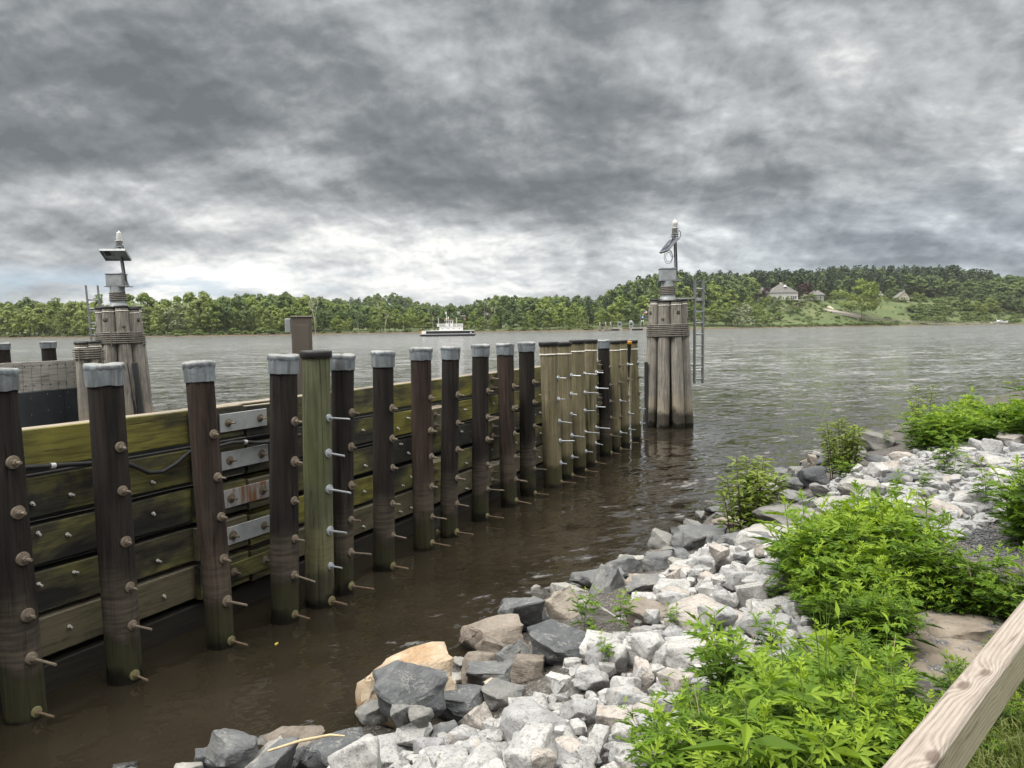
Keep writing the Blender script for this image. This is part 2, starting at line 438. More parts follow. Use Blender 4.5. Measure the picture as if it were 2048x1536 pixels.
def slate(name, stops, vein=0.6):
    def fn(g, b, o):
        c, r = ocoord(g)
        big = g.noise(c, 2.0, 6, 0.62, 0.5)
        pos = g.n('ShaderNodeNewGeometry').outputs['Position']
        sp = g.noise(pos, 48, 6, 0.7)
        lay = g.noise(g.scale(c, (4, 4, 22)), 1.0, 4, 0.6, 0.6)
        col = g.ramp(g.m('MULTIPLY_ADD', g.m('SUBTRACT', r, 0.5), 0.5, big), stops)
        col = g.mix(g.step(sp, 0.42, 0.62, 0.0, 0.5), col, g.mix(1.0, col, (0.55, 0.55, 0.56), 'MULTIPLY'))
        w = g.noise(c, 3.2, 7, 0.68, 0.8)
        crack = g.m('ABSOLUTE', g.m('SUBTRACT', w, 0.5))
        vm = g.m('MULTIPLY', g.step(crack, 0.0, 0.018, 1.0, 0.0), g.step(g.noise(c, 2.3, 3, 0.6), 0.44, 0.60))
        col = g.mix(g.m('MULTIPLY', vm, vein), col, (0.33, 0.32, 0.29))
        z = worldz(g)
        col = g.mix(g.step(g.m('MULTIPLY_ADD', big, 0.08, z), 0.05, 0.13, 0.85, 0.0), col, (0.012, 0.011, 0.009))
        h = g.m('ADD', g.m('ADD', g.m('MULTIPLY', sp, 0.6), lay), g.m('MULTIPLY', g.noise(pos, 13, 5, 0.62), 1.5))
        put(g, b, Base_Color=col, Roughness=g.step(z, 0.02, 0.12, 0.25, 0.72), Normal=bump(g, h, 0.5, 0.018))
    return material(name, fn)


slate('dark_slate', [(0.2, (0.055, 0.06, 0.066)), (0.5, (0.10, 0.106, 0.112)), (0.8, (0.165, 0.165, 0.155))])
slate('brown_stone', [(0.2, (0.10, 0.085, 0.068)), (0.5, (0.20, 0.17, 0.14)), (0.8, (0.28, 0.245, 0.205))], 0.3)
slate('grey_stone', [(0.2, (0.14, 0.138, 0.13)), (0.5, (0.22, 0.215, 0.20)), (0.8, (0.32, 0.31, 0.285))], 0.5)
slate('ochre_stone', [(0.25, (0.17, 0.095, 0.045)), (0.45, (0.32, 0.215, 0.125)), (0.6, (0.42, 0.34, 0.245)), (0.8, (0.44, 0.395, 0.33))], 0.15)


def wet_soil(g, b, o):
    c = g.n('ShaderNodeNewGeometry').outputs['Position']
    n = g.noise(c, 3, 7, 0.65)
    f = g.n('ShaderNodeTexVoronoi', {'Vector': c, 'Scale': 55.0}).outputs[0]
    cell = g.n('ShaderNodeTexVoronoi', {'Vector': c, 'Scale': 55.0}).outputs[1]
    col = g.ramp(n, [(0.3, (0.03, 0.026, 0.022)), (0.6, (0.075, 0.068, 0.06)), (0.8, (0.11, 0.09, 0.07))])
    bw = g.n('ShaderNodeSeparateColor', {0: cell}).outputs[0]
    col = g.mix(g.step(bw, 0.6, 1.0, 0.0, 0.6), col, (0.24, 0.23, 0.22))
    put(g, b, Base_Color=col, Roughness=0.95, Normal=bump(g, f, 0.8, 0.02))


material('gravel_ground', wet_soil)


def tan_slab(g, b, o):
    c, r = ocoord(g)
    n = g.noise(c, 3.2, 7, 0.62, 0.5)
    n2 = g.noise(c, 30, 5, 0.65)
    patch = g.noise(g.vm('ADD', c, (5.0, 1.0, 2.0)), 2.6, 6, 0.6, 0.3)
    col = g.ramp(n, [(0.25, (0.105, 0.085, 0.066)), (0.5, (0.18, 0.15, 0.118)), (0.75, (0.26, 0.225, 0.185))])
    chips = g.n('ShaderNodeSeparateColor', {0: g.n('ShaderNodeTexVoronoi', {'Vector': c, 'Scale': 70.0}).outputs[1]}).outputs[0]
    grav = g.ramp(chips, [(0.0, (0.03, 0.032, 0.036)), (0.8, (0.10, 0.10, 0.11)), (1.0, (0.30, 0.30, 0.30))])
    col = g.mix(g.step(patch, 0.55, 0.62, 0.0, 0.85), col, grav)
    put(g, b, Base_Color=col, Roughness=0.9, Normal=bump(g, g.m('ADD', n2, chips), 0.4, 0.012))


material('tan_slab', tan_slab)


def rail_wood(g, b, o):
    c, r = ocoord(g, 0.0)
    # knots bend the grain: distance to two knots pulls the growth lines
    warp = g.noise(g.scale(c, (2.2, 9, 9)), 1.0, 3, 0.5)
    s = g.n('ShaderNodeSeparateXYZ', {0: c})
    k = None
    for kx, ky in ((1.86, -0.032), (2.02, -0.06), (1.36, -0.085)):
        dx = g.m('MULTIPLY', g.m('SUBTRACT', s.outputs[0], kx), 13.0)
        dy = g.m('MULTIPLY', g.m('SUBTRACT', s.outputs[1], ky), 26.0)
        q = g.m('EXPONENT', g.m('MULTIPLY', g.m('ADD', g.m('MULTIPLY', dx, dx), g.m('MULTIPLY', dy, dy)), -1.0))
        k = q if k is None else g.m('ADD', k, q)
    arch = g.noise(g.scale(c, (0.9, 3.0, 3.0)), 1.0, 2, 0.5)
    ph = g.m('ADD', g.m('MULTIPLY', g.m('ADD', s.outputs[1], g.m('MULTIPLY', s.outputs[2], 0.7)), 430.0),
             g.m('ADD', g.m('ADD', g.m('MULTIPLY', warp, 2.2), g.m('MULTIPLY', arch, 20.0)), g.m('MULTIPLY', k, 16.0)))
    ring = g.m('MULTIPLY_ADD', g.m('SINE', ph), 0.5, 0.5)
    fine = g.noise(g.scale(c, (9, 260, 260)), 1.0, 4, 0.6)
    weather = g.noise(g.scale(c, (3, 14, 14)), 1.0, 5, 0.6)
    nz = g.n('ShaderNodeSeparateXYZ', {0: g.n('ShaderNodeNewGeometry').outputs['Normal']}).outputs[2]
    ring = g.m('MULTIPLY_ADD', fine, 0.9, g.m('MULTIPLY_ADD', ring, 0.30, -0.10))
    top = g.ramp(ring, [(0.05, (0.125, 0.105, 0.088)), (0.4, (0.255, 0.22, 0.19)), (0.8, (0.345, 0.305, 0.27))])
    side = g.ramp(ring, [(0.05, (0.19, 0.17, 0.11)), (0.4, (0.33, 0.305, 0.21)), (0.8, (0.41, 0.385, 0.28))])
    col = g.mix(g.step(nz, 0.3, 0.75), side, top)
    col = g.mix(g.step(weather, 0.5, 0.72, 0.0, 0.55), col, g.mix(1.0, col, (0.62, 0.59, 0.57), 'MULTIPLY'))
    col = g.mix(g.step(g.m('MULTIPLY_ADD', g.m('SUBTRACT', warp, 0.5), 0.8, k), 0.74, 1.0, 0.0, 0.7), col, (0.075, 0.048, 0.038))
    check = g.noise(g.scale(c, (1.6, 55, 55)), 1.0, 3, 0.6)
    col = g.mix(g.step(check, 0.66, 0.71, 0.0, 0.8), col, (0.07, 0.05, 0.04))
    put(g, b, Base_Color=col, Roughness=0.9, Normal=bump(g, g.m('ADD', ring, fine), 0.4, 0.003))
    b.inputs['Specular IOR Level'].default_value = 0.25


material('rail_wood', rail_wood)


def water_mat(g, b, o):
    pos = g.n('ShaderNodeNewGeometry').outputs['Position']
    dl = g.n('ShaderNodeVectorMath', {0: pos}, operation='LENGTH').outputs['Value']
    lee = g.n('ShaderNodeVectorMath', {0: g.vm('SUBTRACT', pos, LEE_P), 1: LEE_N}, operation='DOT_PRODUCT').outputs['Value']
    rot = g.n('ShaderNodeVectorRotate', {'Vector': pos, 'Angle': R(-24)}, rotation_type='Z_AXIS').outputs[0]
    def slopes(scale, sx, sy, detail, amp):
        c = g.n('ShaderNodeTexNoise', {'Vector': g.scale(rot, (sx, sy, 1.0)), 'Scale': scale, 'Detail': detail, 'Roughness': 0.55}).outputs[1]
        c = g.vm('SUBTRACT', c, (0.5, 0.5, 0.5))
        return g.n('ShaderNodeVectorMath', {0: c, 'Scale': amp}, operation='SCALE').outputs[0]
    calm = g.noise(pos, 0.4, 3, 0.5)
    amp = g.m('MULTIPLY', g.step(lee, 0.2, 3.2, 0.16, 1.0), g.step(calm, 0.32, 0.68, 0.55, 1.35))
    amp = g.m('MAXIMUM', amp, g.step(dl, 17.0, 24.0, 0.0, 1.0))
    gust = g.noise(g.scale(rot, (0.5, 1.0, 1.0)), 0.05, 4, 0.6)
    amp = g.m('MULTIPLY', amp, g.step(gust, 0.35, 0.65, 0.8, 1.25))
    tot = g.vm('ADD', g.vm('ADD', slopes(3.3, 0.6, 1.35, 3, g.step(dl, 14.0, 40.0, 1.25, 1.7)), slopes(8.0, 0.7, 1.4, 2, g.step(dl, 14.0, 40.0, 0.75, 1.0))), slopes(0.75, 0.4, 1.0, 3, g.step(dl, 10.0, 45.0, 0.2, 1.1)))
    tot = g.n('ShaderNodeVectorMath', {0: tot, 'Scale': amp}, operation='SCALE').outputs[0]
    ts = g.n('ShaderNodeSeparateXYZ', {0: tot})
    nb = g.vm('NORMALIZE', g.n('ShaderNodeCombineXYZ', {0: ts.outputs[0], 1: ts.outputs[1], 2: 1.0}).outputs[0])
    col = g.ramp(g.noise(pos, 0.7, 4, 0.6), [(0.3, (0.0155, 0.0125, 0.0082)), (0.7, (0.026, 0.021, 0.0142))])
    col = g.mix(g.step(dl, 16.0, 60.0), col, (0.14, 0.141, 0.138))       # silvery sky sheen of the open river, painted into the base colour
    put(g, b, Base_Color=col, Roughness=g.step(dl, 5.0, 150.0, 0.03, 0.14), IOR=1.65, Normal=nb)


LEE_P = tuple(at(52, 1432, 0.0))
_u = at(1273, 881, 0.0) - at(52, 1432, 0.0)
LEE_N = tuple(Vector((_u.y, -_u.x, 0)).normalized())
material('river_water', water_mat)

# ------------------------------------------------------------------ object helpers
def link(o, parent=None):
    COL.objects.link(o)
    if parent is not None:
        o.parent = parent
    return o


def tag(o, label=None, cat=None, group=None, kind=None):
    if label: o['label'] = label
    if cat: o['category'] = cat
    if group: o['group'] = group
    if kind: o['kind'] = kind
    return o


def thing(name, loc, label, cat, group=None, rz=0.0):
    o = bpy.data.objects.new(name, None)
    o.empty_display_size = 0.1
    o.location = loc
    o.rotation_euler = (0, 0, rz)
    link(o)
    return tag(o, label, cat, group)


def copy_tree(o, parent=None):
    c = o.copy()
    COL.objects.link(c)
    if parent is not None:
        c.parent = parent
    for ch in o.children:
        copy_tree(ch, c)
    return c


class MB:
    """collects boxes, tubes and free shapes into one mesh"""
    def __init__(self):
        self.v, self.f, self.mi, self.sm = [], [], [], []

    def add(self, vs, fs, mi=0, smooth=False):
        k = len(self.v)
        self.v += [tuple(x) for x in vs]
        for f in fs:
            self.f.append([i + k for i in f])
            self.mi.append(mi)
            self.sm.append(smooth)
        return self

    def box(self, x0, x1, y0, y1, z0, z1, mi=0, M=None):
        vs = [Vector((x, y, z)) for z in (z0, z1) for y in (y0, y1) for x in (x0, x1)]
        if M is not None:
            vs = [M @ q for q in vs]
        return self.add(vs, [(0, 2, 3, 1), (4, 5, 7, 6), (0, 1, 5, 4), (2, 6, 7, 3), (0, 4, 6, 2), (1, 3, 7, 5)], mi)

    def bbox(self, x0, x1, y0, y1, z0, z1, bev=0.008, mi=0, M=None):
        """box with chamfered edges"""
        bm = bmesh.new()
        bmesh.ops.create_cube(bm, size=1.0)
        for q in bm.verts:
            q.co = Vector(((x0 + x1) / 2 + q.co.x * (x1 - x0), (y0 + y1) / 2 + q.co.y * (y1 - y0), (z0 + z1) / 2 + q.co.z * (z1 - z0)))
        bmesh.ops.bevel(bm, geom=list(bm.edges), offset=bev, segments=1, affect='EDGES')
        bm.verts.index_update()
        vs = [(M @ q.co) if M is not None else q.co.copy() for q in bm.verts]
        fs = [[q.index for q in f.verts] for f in bm.faces]
        bm.free()
        return self.add(vs, fs, mi)

    def tube(self, pts, rad, sides=8, mi=0, smooth=True, caps=True, closed=False):
        pts = [Vector(p) for p in pts]
        n = len(pts)
        rads = rad if isinstance(rad, (list, tuple)) else [rad] * n
        vs, fs = [], []
        prev = None
        for i, p in enumerate(pts):
            if closed:
                t = pts[(i + 1) % n] - pts[i - 1]
            else:
                t = pts[min(i + 1, n - 1)] - pts[max(i - 1, 0)]
            t.normalize()
            if prev is None:
                up = Vector((0, 0, 1)) if abs(t.z) < 0.9 else Vector((1, 0, 0))
                a = t.cross(up).normalized()
            else:
                a = (prev - t * prev.dot(t)).normalized()
            prev = a
            b = t.cross(a)
            for k in range(sides):
                an = 2 * math.pi * k / sides
                vs.append(p + (a * math.cos(an) + b * math.sin(an)) * rads[i])
        for i in range(n if closed else n - 1):
            j = (i + 1) % n
            for k in range(sides):
                l = (k + 1) % sides
                fs.append((i * sides + k, i * sides + l, j * sides + l, j * sides + k))
        self.add(vs, fs, mi, smooth)
        if caps and not closed:
            self.add(vs[:sides], [tuple(range(sides))[::-1]], mi)
            self.add(vs[-sides:], [tuple(range(sides))], mi)
        return self

    def lathe(self, prof, sides=24, mi=0, smooth=True, M=None):
        """prof: (radius, z) pairs from bottom to top"""
        vs, fs = [], []
        for r, z in prof:
            for k in range(sides):
                an = 2 * math.pi * k / sides
                q = Vector((r * math.cos(an), r * math.sin(an), z))
                vs.append(M @ q if M is not None else q)
        for i in range(len(prof) - 1):
            for k in range(sides):
                l = (k + 1) % sides
                fs.append((i * sides + k, i * sides + l, (i + 1) * sides + l, (i + 1) * sides + k))
        fs2 = [tuple(range(sides))[::-1], tuple(range((len(prof) - 1) * sides, len(prof) * sides))]
        k0 = len(self.v)
        self.add(vs, fs, mi, smooth)
        for f in fs2:
            self.f.append([i + k0 for i in f]); self.mi.append(mi); self.sm.append(False)
        return self

    def mesh(self, name, mats, sharp=None):
        me = bpy.data.meshes.new(name)
        me.from_pydata([tuple(q) for q in self.v], [], self.f)
        for m in (mats if isinstance(mats, (list, tuple)) else [mats]):
            me.materials.append(MATS[m])
        me.polygons.foreach_set('material_index', self.mi)
        me.polygons.foreach_set('use_smooth', self.sm)
        me.update()
        if sharp:
            me.set_sharp_from_angle(angle=R(sharp))
        return me

    def build(self, name, mats, parent=None, loc=None, rot=None, sharp=None):
        o = bpy.data.objects.new(name, self.mesh(name, mats, sharp))
        if loc is not None: o.location = loc
        if rot is not None: o.rotation_euler = rot
        return link(o, parent)


def np_mesh(name, V, F, mats, tint=None, mi=None, smooth=False):
    """fast mesh from arrays; F is (n, 3) or (n, 4)"""
    me = bpy.data.meshes.new(name)
    V = np.asarray(V, np.float32)
    F = np.asarray(F, np.int32)
    k = F.shape[1]
    me.vertices.add(len(V)); me.vertices.foreach_set('co', V.ravel())
    me.loops.add(F.size); me.loops.foreach_set('vertex_index', F.ravel())
    me.polygons.add(len(F))
    me.polygons.foreach_set('loop_start', np.arange(0, F.size, k, dtype=np.int32))
    me.polygons.foreach_set('loop_total', np.full(len(F), k, np.int32))
    for m in (mats if isinstance(mats, (list, tuple)) else [mats]):
        me.materials.append(MATS[m])
    if mi is not None:
        me.polygons.foreach_set('material_index', np.asarray(mi, np.int32))
    me.polygons.foreach_set('use_smooth', np.full(len(F), smooth))
    if tint is not None:
        a = me.attributes.new('tint', 'FLOAT', 'POINT')
        a.data.foreach_set('value', np.asarray(tint, np.float32))
    me.update(calc_edges=True)
    return me


def np_object(name, V, F, mats, parent=None, **kw):
    return link(bpy.data.objects.new(name, np_mesh(name, V, F, mats, **kw)), parent)


def in_poly(x, y, poly):
    """points in polygon (numpy arrays)"""
    x = np.asarray(x, float); y = np.asarray(y, float)
    ins = np.zeros(x.shape, bool)
    n = len(poly)
    for i in range(n):
        x0, y0 = poly[i]; x1, y1 = poly[i - 1]
        c = ((y0 > y) != (y1 > y)) & (x < (x1 - x0) * (y - y0) / ((y1 - y0) or 1e-9) + x0)
        ins ^= c
    return ins


CMi = np.array(CAM_I)


def project_np(Pn):
    q = (np.asarray(Pn) - np.array([0, 0, CAM_H])) @ CMi.T
    return PW / 2 - q[:, 0] / q[:, 2] * FOC, PH / 2 + q[:, 1] / q[:, 2] * FOC

# ------------------------------------------------------------------ water, near bank, far banks
SHORE_PX = [(-60, 1640), (240, 1545), (560, 1492), (720, 1440), (935, 1280), (1090, 1190), (1280, 1118), (1440, 1010), (1575, 945), (1700, 880), (1800, 845), (1930, 805), (2048, 782)]
SHORE = [(-9.0, 0.2)] + [tuple(at(x, y, 0.0))[:2] for x, y in SHORE_PX]
_a, _b = Vector(SHORE[-2]), Vector(SHORE[-1])
SHORE.append(tuple(_b + (_b - _a).normalized() * 40))


def shore_dist(x, y):
    """signed distance to the near waterline, positive on land (numpy)"""
    x = np.asarray(x, float); y = np.asarray(y, float)
    best = np.full(x.shape, 1e9); sign = np.ones(x.shape)
    for (ax, ay), (bx, by) in zip(SHORE[:-1], SHORE[1:]):
        dx, dy = bx - ax, by - ay
        t = np.clip(((x - ax) * dx + (y - ay) * dy) / (dx * dx + dy * dy), 0, 1)
        ex, ey = x - (ax + t * dx), y - (ay + t * dy)
        d = np.hypot(ex, ey)
        cr = dx * (y - ay) - dy * (x - ax)
        up = d < best - 1e-9
        best = np.where(up, d, best)
        sign = np.where(up, np.where(cr < 0, 1.0, -1.0), sign)
    return best * sign


PROF = ((-6, -2.2), (-3, -1.0), (-1, -0.34), (0, -0.03), (0.8, 0.22), (1.6, 0.48), (2.4, 0.74), (3.2, 0.94), (4.2, 1.03), (60, 1.06))


def bank_z(x, y):
    d = shore_dist(x, y)
    z = np.interp(d, [p[0] for p in PROF], [p[1] for p in PROF])
    x = np.asarray(x); y = np.asarray(y)
    return z + 0.03 * np.sin(x * 2.1 + y * 1.3) * np.sin(y * 1.7 - x * 0.9)


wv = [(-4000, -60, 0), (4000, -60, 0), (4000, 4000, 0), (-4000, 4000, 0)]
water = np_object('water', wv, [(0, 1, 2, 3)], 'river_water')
tag(water, 'brown river water, rippled and silvery further out', kind='structure')

gx = np.concatenate([np.arange(-9, 12, 0.14), np.arange(12, 62, 0.5)])
gy = np.concatenate([np.arange(-8, 22, 0.14), np.arange(22, 62, 0.5)])
XX, YY = np.meshgrid(gx, gy)
ZZ = bank_z(XX, YY)
V = np.stack([XX, YY, ZZ], -1).reshape(-1, 3)
nx_, ny_ = len(gx), len(gy)
idx = (np.arange(ny_ - 1)[:, None] * nx_ + np.arange(nx_ - 1)[None, :]).ravel()
F = np.stack([idx, idx + 1, idx + nx_ + 1, idx + nx_], 1)
keep = V[F].max(axis=1)[:, 2] > -1.5
bank = np_object('ground', V, F[keep], 'gravel_ground', smooth=True)
tag(bank, 'dark gravelly riverbank under the loose rocks', kind='structure')

# far side: shoreline depth by photo column, terrain height by depth behind the shore
FS_X = [-900, 0, 400, 620, 850, 1000, 1190, 1400, 1560, 1700, 2048, 3000]
FS_D = [520, 460, 400, 430, 500, 480, 470, 530, 590, 640, 740, 900]
TER = {-900: ((0, .5), (60, 1.5), (300, 3), (700, 6), (1400, 8)),
       300: ((0, .5), (60, 1.5), (300, 3), (700, 8), (1400, 8)),
       550: ((0, .5), (60, 1.5), (250, 14), (450, 24), (900, 20)),
       700: ((0, .5), (100, 2), (300, 10), (700, 34), (1100, 38)),
       780: ((0, .5), (100, 2), (300, 5), (700, 42), (1100, 44)),
       900: ((0, .5), (100, 2), (300, 4), (700, 22), (1100, 22)),
       1000: ((0, .5), (80, 2), (200, 12), (300, 20), (900, 24)),
       1190: ((0, .5), (60, 2), (150, 9), (300, 16), (900, 20)),
       1350: ((0, .5), (40, 3), (120, 22), (220, 32), (900, 34)),
       1480: ((0, .5), (30, 3), (90, 14), (150, 24), (240, 34), (900, 36)),
       1560: ((0, .5), (25, 2.5), (70, 15), (100, 24.4), (150, 26), (230, 37), (900, 40)),
       1750: ((0, .5), (20, 2.5), (55, 14), (90, 25), (140, 26.5), (220, 44), (900, 48)),
       1900: ((0, .5), (15, 3), (50, 15), (85, 26), (140, 28), (220, 46), (900, 48)),
       2048: ((0, .5), (12, 4), (50, 16), (100, 24), (200, 36), (900, 38)),
       3000: ((0, .5), (12, 4), (50, 14), (100, 20), (200, 26), (900, 30))}
TK = sorted(TER)


def far_shore(px):
    return np.interp(px, FS_X, FS_D)


def far_z(px, d):
    px = np.atleast_1d(np.asarray(px, float)); d = np.atleast_1d(np.asarray(d, float))
    zs = np.stack([np.interp(d, [q[0] for q in TER[k]], [q[1] for q in TER[k]]) for k in TK])
    i = np.clip(np.searchsorted(TK, px) - 1, 0, len(TK) - 2)
    a = np.array(TK)[i]; b = np.array(TK)[i + 1]
    t = np.clip((px - a) / (b - a), 0, 1); t = t * t * (3 - 2 * t)
    j = np.arange(len(px))
    return zs[i, j] * (1 - t) + zs[i + 1, j] * t


def far_xy(px, d):
    """world x, y of the point d metres behind the far waterline in photo column px (at horizon level)"""
    px = np.atleast_1d(np.asarray(px, float)); d = np.atleast_1d(np.asarray(d, float))
    Yd = far_shore(px) + d
    return (px - 1024) / FOC * Yd * 1.0028, Yd


def far_pt(px, d, dz=0.0):
    x, y = far_xy(px, d)
    return Vector((x[0], y[0], far_z(px, d)[0] + dz))


cols = np.arange(-900, 3001, 15.0)
deps = np.array([-30, -4, 0, 2, 6, 12, 20, 30, 40, 52, 65, 80, 95, 110, 130, 150, 175, 200, 230, 260, 300, 360, 430, 520, 620, 720, 850, 1000, 1200, 1500, 3000.0])
PXg, DDg = np.meshgrid(cols, deps)
xg, yg = far_xy(PXg.ravel(), DDg.ravel())
zg = np.where(DDg.ravel() < 0, -1.5 + (DDg.ravel() + 30) / 30 * 1.2, far_z(PXg.ravel(), np.maximum(DDg.ravel(), 0)))
nn, mm = len(cols), len(deps)
idx = (np.arange(mm - 1)[:, None] * nn + np.arange(nn - 1)[None, :]).ravel()
F = np.stack([idx, idx + 1, idx + nn + 1, idx + nn], 1)


def far_ground(g, b, o):
    pos = g.n('ShaderNodeNewGeometry').outputs['Position']
    z = g.n('ShaderNodeSeparateXYZ', {0: pos}).outputs[2]
    n = g.noise(pos, 0.06, 8, 0.7)
    col = g.ramp(n, [(0.3, (0.045, 0.07, 0.02)), (0.5, (0.075, 0.105, 0.03)), (0.7, (0.13, 0.135, 0.055))])
    zz = g.m('MULTIPLY_ADD', n, 1.2, z)
    col = g.mix(g.step(zz, 0.9, 1.9, 1.0, 0.0), col, g.ramp(g.noise(pos, 0.3, 5, 0.7), [(0.35, (0.05, 0.035, 0.022)), (0.6, (0.13, 0.085, 0.05)), (0.75, (0.21, 0.16, 0.11))]))
    put(g, b, Base_Color=col, Roughness=0.95, Normal=bump(g, g.noise(pos, 0.8, 6, 0.7), 0.8, 1.0))


material('far_ground', far_ground)
terrain = np_object('terrain', np.stack([xg, yg, zg], 1), F, 'far_ground', smooth=True)
tag(terrain, 'green far riverbank rising to wooded hills', kind='structure')

# ------------------------------------------------------------------ fender wall: piles, timbers, bolts
random.seed(4)
# photo columns of each pile: base x, waterline y, width at base, top x, cap top y, kind
PILES = [
    (52, 1432, 92, -12, 744, 'creosote', 'nearest dark pile with a grey cap, cut by the left edge of the photo'),
    (250, 1358, 76, 208, 733, 'creosote', 'dark brown pile with the widest grey cap, second from the left edge'),
    (443, 1290, 60, 397, 728, 'reddish', 'leaning reddish brown pile between the mossy boards and the steel plates'),
    (570, 1240, 58, 567, 714, 'creosote', 'dark pile with a grey cap just left of the green pile'),
    (641, 1208, 60, 632, 705, 'green', 'greenish new pile with a black cap and long shiny bolts'),
    (684, 1185, 46, 685, 713, 'creosote', 'dark pile with a grey cap tight behind the green pile'),
    (768, 1138, 44, 766, 706, 'creosote', 'dark pile with a grey cap, second to the right of the green pile'),
    (848, 1097, 42, 842, 699, 'reddish', 'reddish dark pile left of the two bolted corner blocks, below the ferry'),
    (898, 1072, 36, 901, 697, 'creosote', 'dark pile just right of the two bolted corner blocks, below the ferry'),
    (960, 1040, 34, 961, 692, 'creosote', 'dark pile left of the three bolted blocks in the middle of the wall'),
    (1018, 1012, 33, 1010, 690, 'reddish', 'rough barked dark pile right of the three bolted blocks'),
    (1056, 990, 32, 1053, 687, 'creosote', 'black pile with a grey cap just left of the first tan pile'),
    (1106, 972, 37, 1097, 686, 'tan', 'tan pile with a black cap nearest along the wall'),
    (1132, 957, 29, 1128, 686, 'tan', 'second tan pile, touching the nearest tan pile'),
    (1158, 945, 30, 1154, 682, 'tan', 'third tan pile along the wall, with a white band under its black cap'),
    (1179, 932, 27, 1181, 681, 'tan', 'fourth tan pile along the wall, curved, left of the last grey cap'),
    (1212, 912, 24, 1207, 682, 'creosote', 'lone dark pile with a grey cap among the tan piles'),
    (1231, 903, 21, 1229, 683, 'tan', 'tan pile just right of the lone dark pile'),
    (1250, 893, 21, 1244, 682, 'tan', 'tan pile left of the orange topped pile near the wall end'),
    (1256, 886, 11, 1256, 684, 'orange', 'thin dark pile with an orange cap at the wall end'),
    (1273, 881, 20, 1265, 682, 'tan', 'last tan pile of the wall, nearest the wrapped dolphin'),
]
A = at(PILES[0][0], PILES[0][1], 0)
Bw = at(PILES[-1][0], PILES[-1][1], 0)
U = (Bw - A); U.z = 0; U.normalize()
NRM = Vector((U.y, -U.x, 0))                # towards the near bank
ANG = math.atan2(U.y, U.x)
WM = Matrix.Translation(A) @ Matrix.Rotation(ANG, 4, 'Z')   # local x along the wall, local -y towards the bank
WI = WM.inverted()


def wall_hit(px, py, v=0.0):
    """point of a sight line on the plane v metres in front of the pile line, as (along, height)"""
    d = ray(px, py)
    o = A + NRM * v
    t = (o - CAM_P).dot(NRM) / d.dot(NRM)
    q = WI @ (CAM_P + d * t)
    return q.x, q.z


COURSES = (1.85, 1.495, 1.135, 0.78, 0.425, 0.065)


def bolt_meshes(kind, length, rod, wash):
    m = MB()
    m.tube([(0, 0, 0), (length, 0, 0)], 0.0105, 8, 0)
    m.tube([(0.012, 0, 0), (0.034, 0, 0)], 0.0205, 6, 0, smooth=False)
    w = MB()
    Mx = Matrix.Rotation(R(90), 4, 'Y')
    w.lathe([(0.044, -0.012), (0.046, 0.0), (0.043, 0.006), (0.026, 0.010), (0.025, 0.012)], 20, 0, True, Mx)
    return m.mesh(kind + '_bolt', rod, 40), w.mesh(kind + '_washer', wash, 40)


BOLTS = {'short': bolt_meshes('short', 0.075, 'silted_steel', 'silted_steel'),
         'mid': bolt_meshes('mid', 0.10, 'silted_steel', 'silted_steel'),
         'long': bolt_meshes('long', 0.22, 'silted_steel', 'silted_steel'),
         'low': bolt_meshes('low', 0.23, 'brown_iron', 'algae_steel'),
         'shiny': bolt_meshes('shiny', 0.24, 'galvanised_steel', 'galvanised_steel'),
         'shiny_short': bolt_meshes('shiny_short', 0.13, 'galvanised_steel', 'galvanised_steel')}


def add_bolt(parent, loc, kind, ang=None, tilt=0.0):
    b = bpy.data.objects.new('bolt', BOLTS[kind][0])
    b.location = loc
    b.rotation_euler = (random.uniform(0, 6), tilt + random.uniform(-.05, .06), (ang if ang is not None else math.atan2(NRM.y, NRM.x)) + random.uniform(-.07, .07))
    b.scale = (random.uniform(.75, 1.2),) + (random.uniform(.85, 1.08),) * 2
    link(b, parent)
    w = bpy.data.objects.new('washer', BOLTS[kind][1])
    link(w, b)
    return b


def shaft(T, r0, r1, seed, below=1.2, rings=26, sides=26, lump=0.02):
    """round timber from below the waterline (0,0,0) up to T"""
    vs, fs = [], []
    T = Vector(T)
    for i in range(rings + 1):
        t = i / rings
        z = -below + (T.z + below) * t
        c = T * (z / T.z)
        r = r0 + (r1 - r0) * t
        for k in range(sides):
            a = 2 * math.pi * k / sides
            nz = mnoise.noise(Vector((math.cos(a) * 1.3 + seed, math.sin(a) * 1.3, z * 0.9))) * lump
            nz += mnoise.noise(Vector((math.cos(a) * 5 + seed, math.sin(a) * 5, z * 1.2))) * lump * 0.35
            gr = mnoise.noise(Vector((math.cos(a) * 8 + seed, math.sin(a) * 8, z * 0.45 + seed)))
            nz -= max(0.0, gr - 0.22) * 0.055
            rr = r * (1 + nz * 2.2)
            vs.append((c.x + math.cos(a) * rr, c.y + math.sin(a) * rr, c.z))
    for i in range(rings):
        for k in range(sides):
            l = (k + 1) % sides
            fs.append((i * sides + k, i * sides + l, (i + 1) * sides + l, (i + 1) * sides + k))
    fs.append(tuple(range(rings * sides, (rings + 1) * sides)))
    return vs, fs


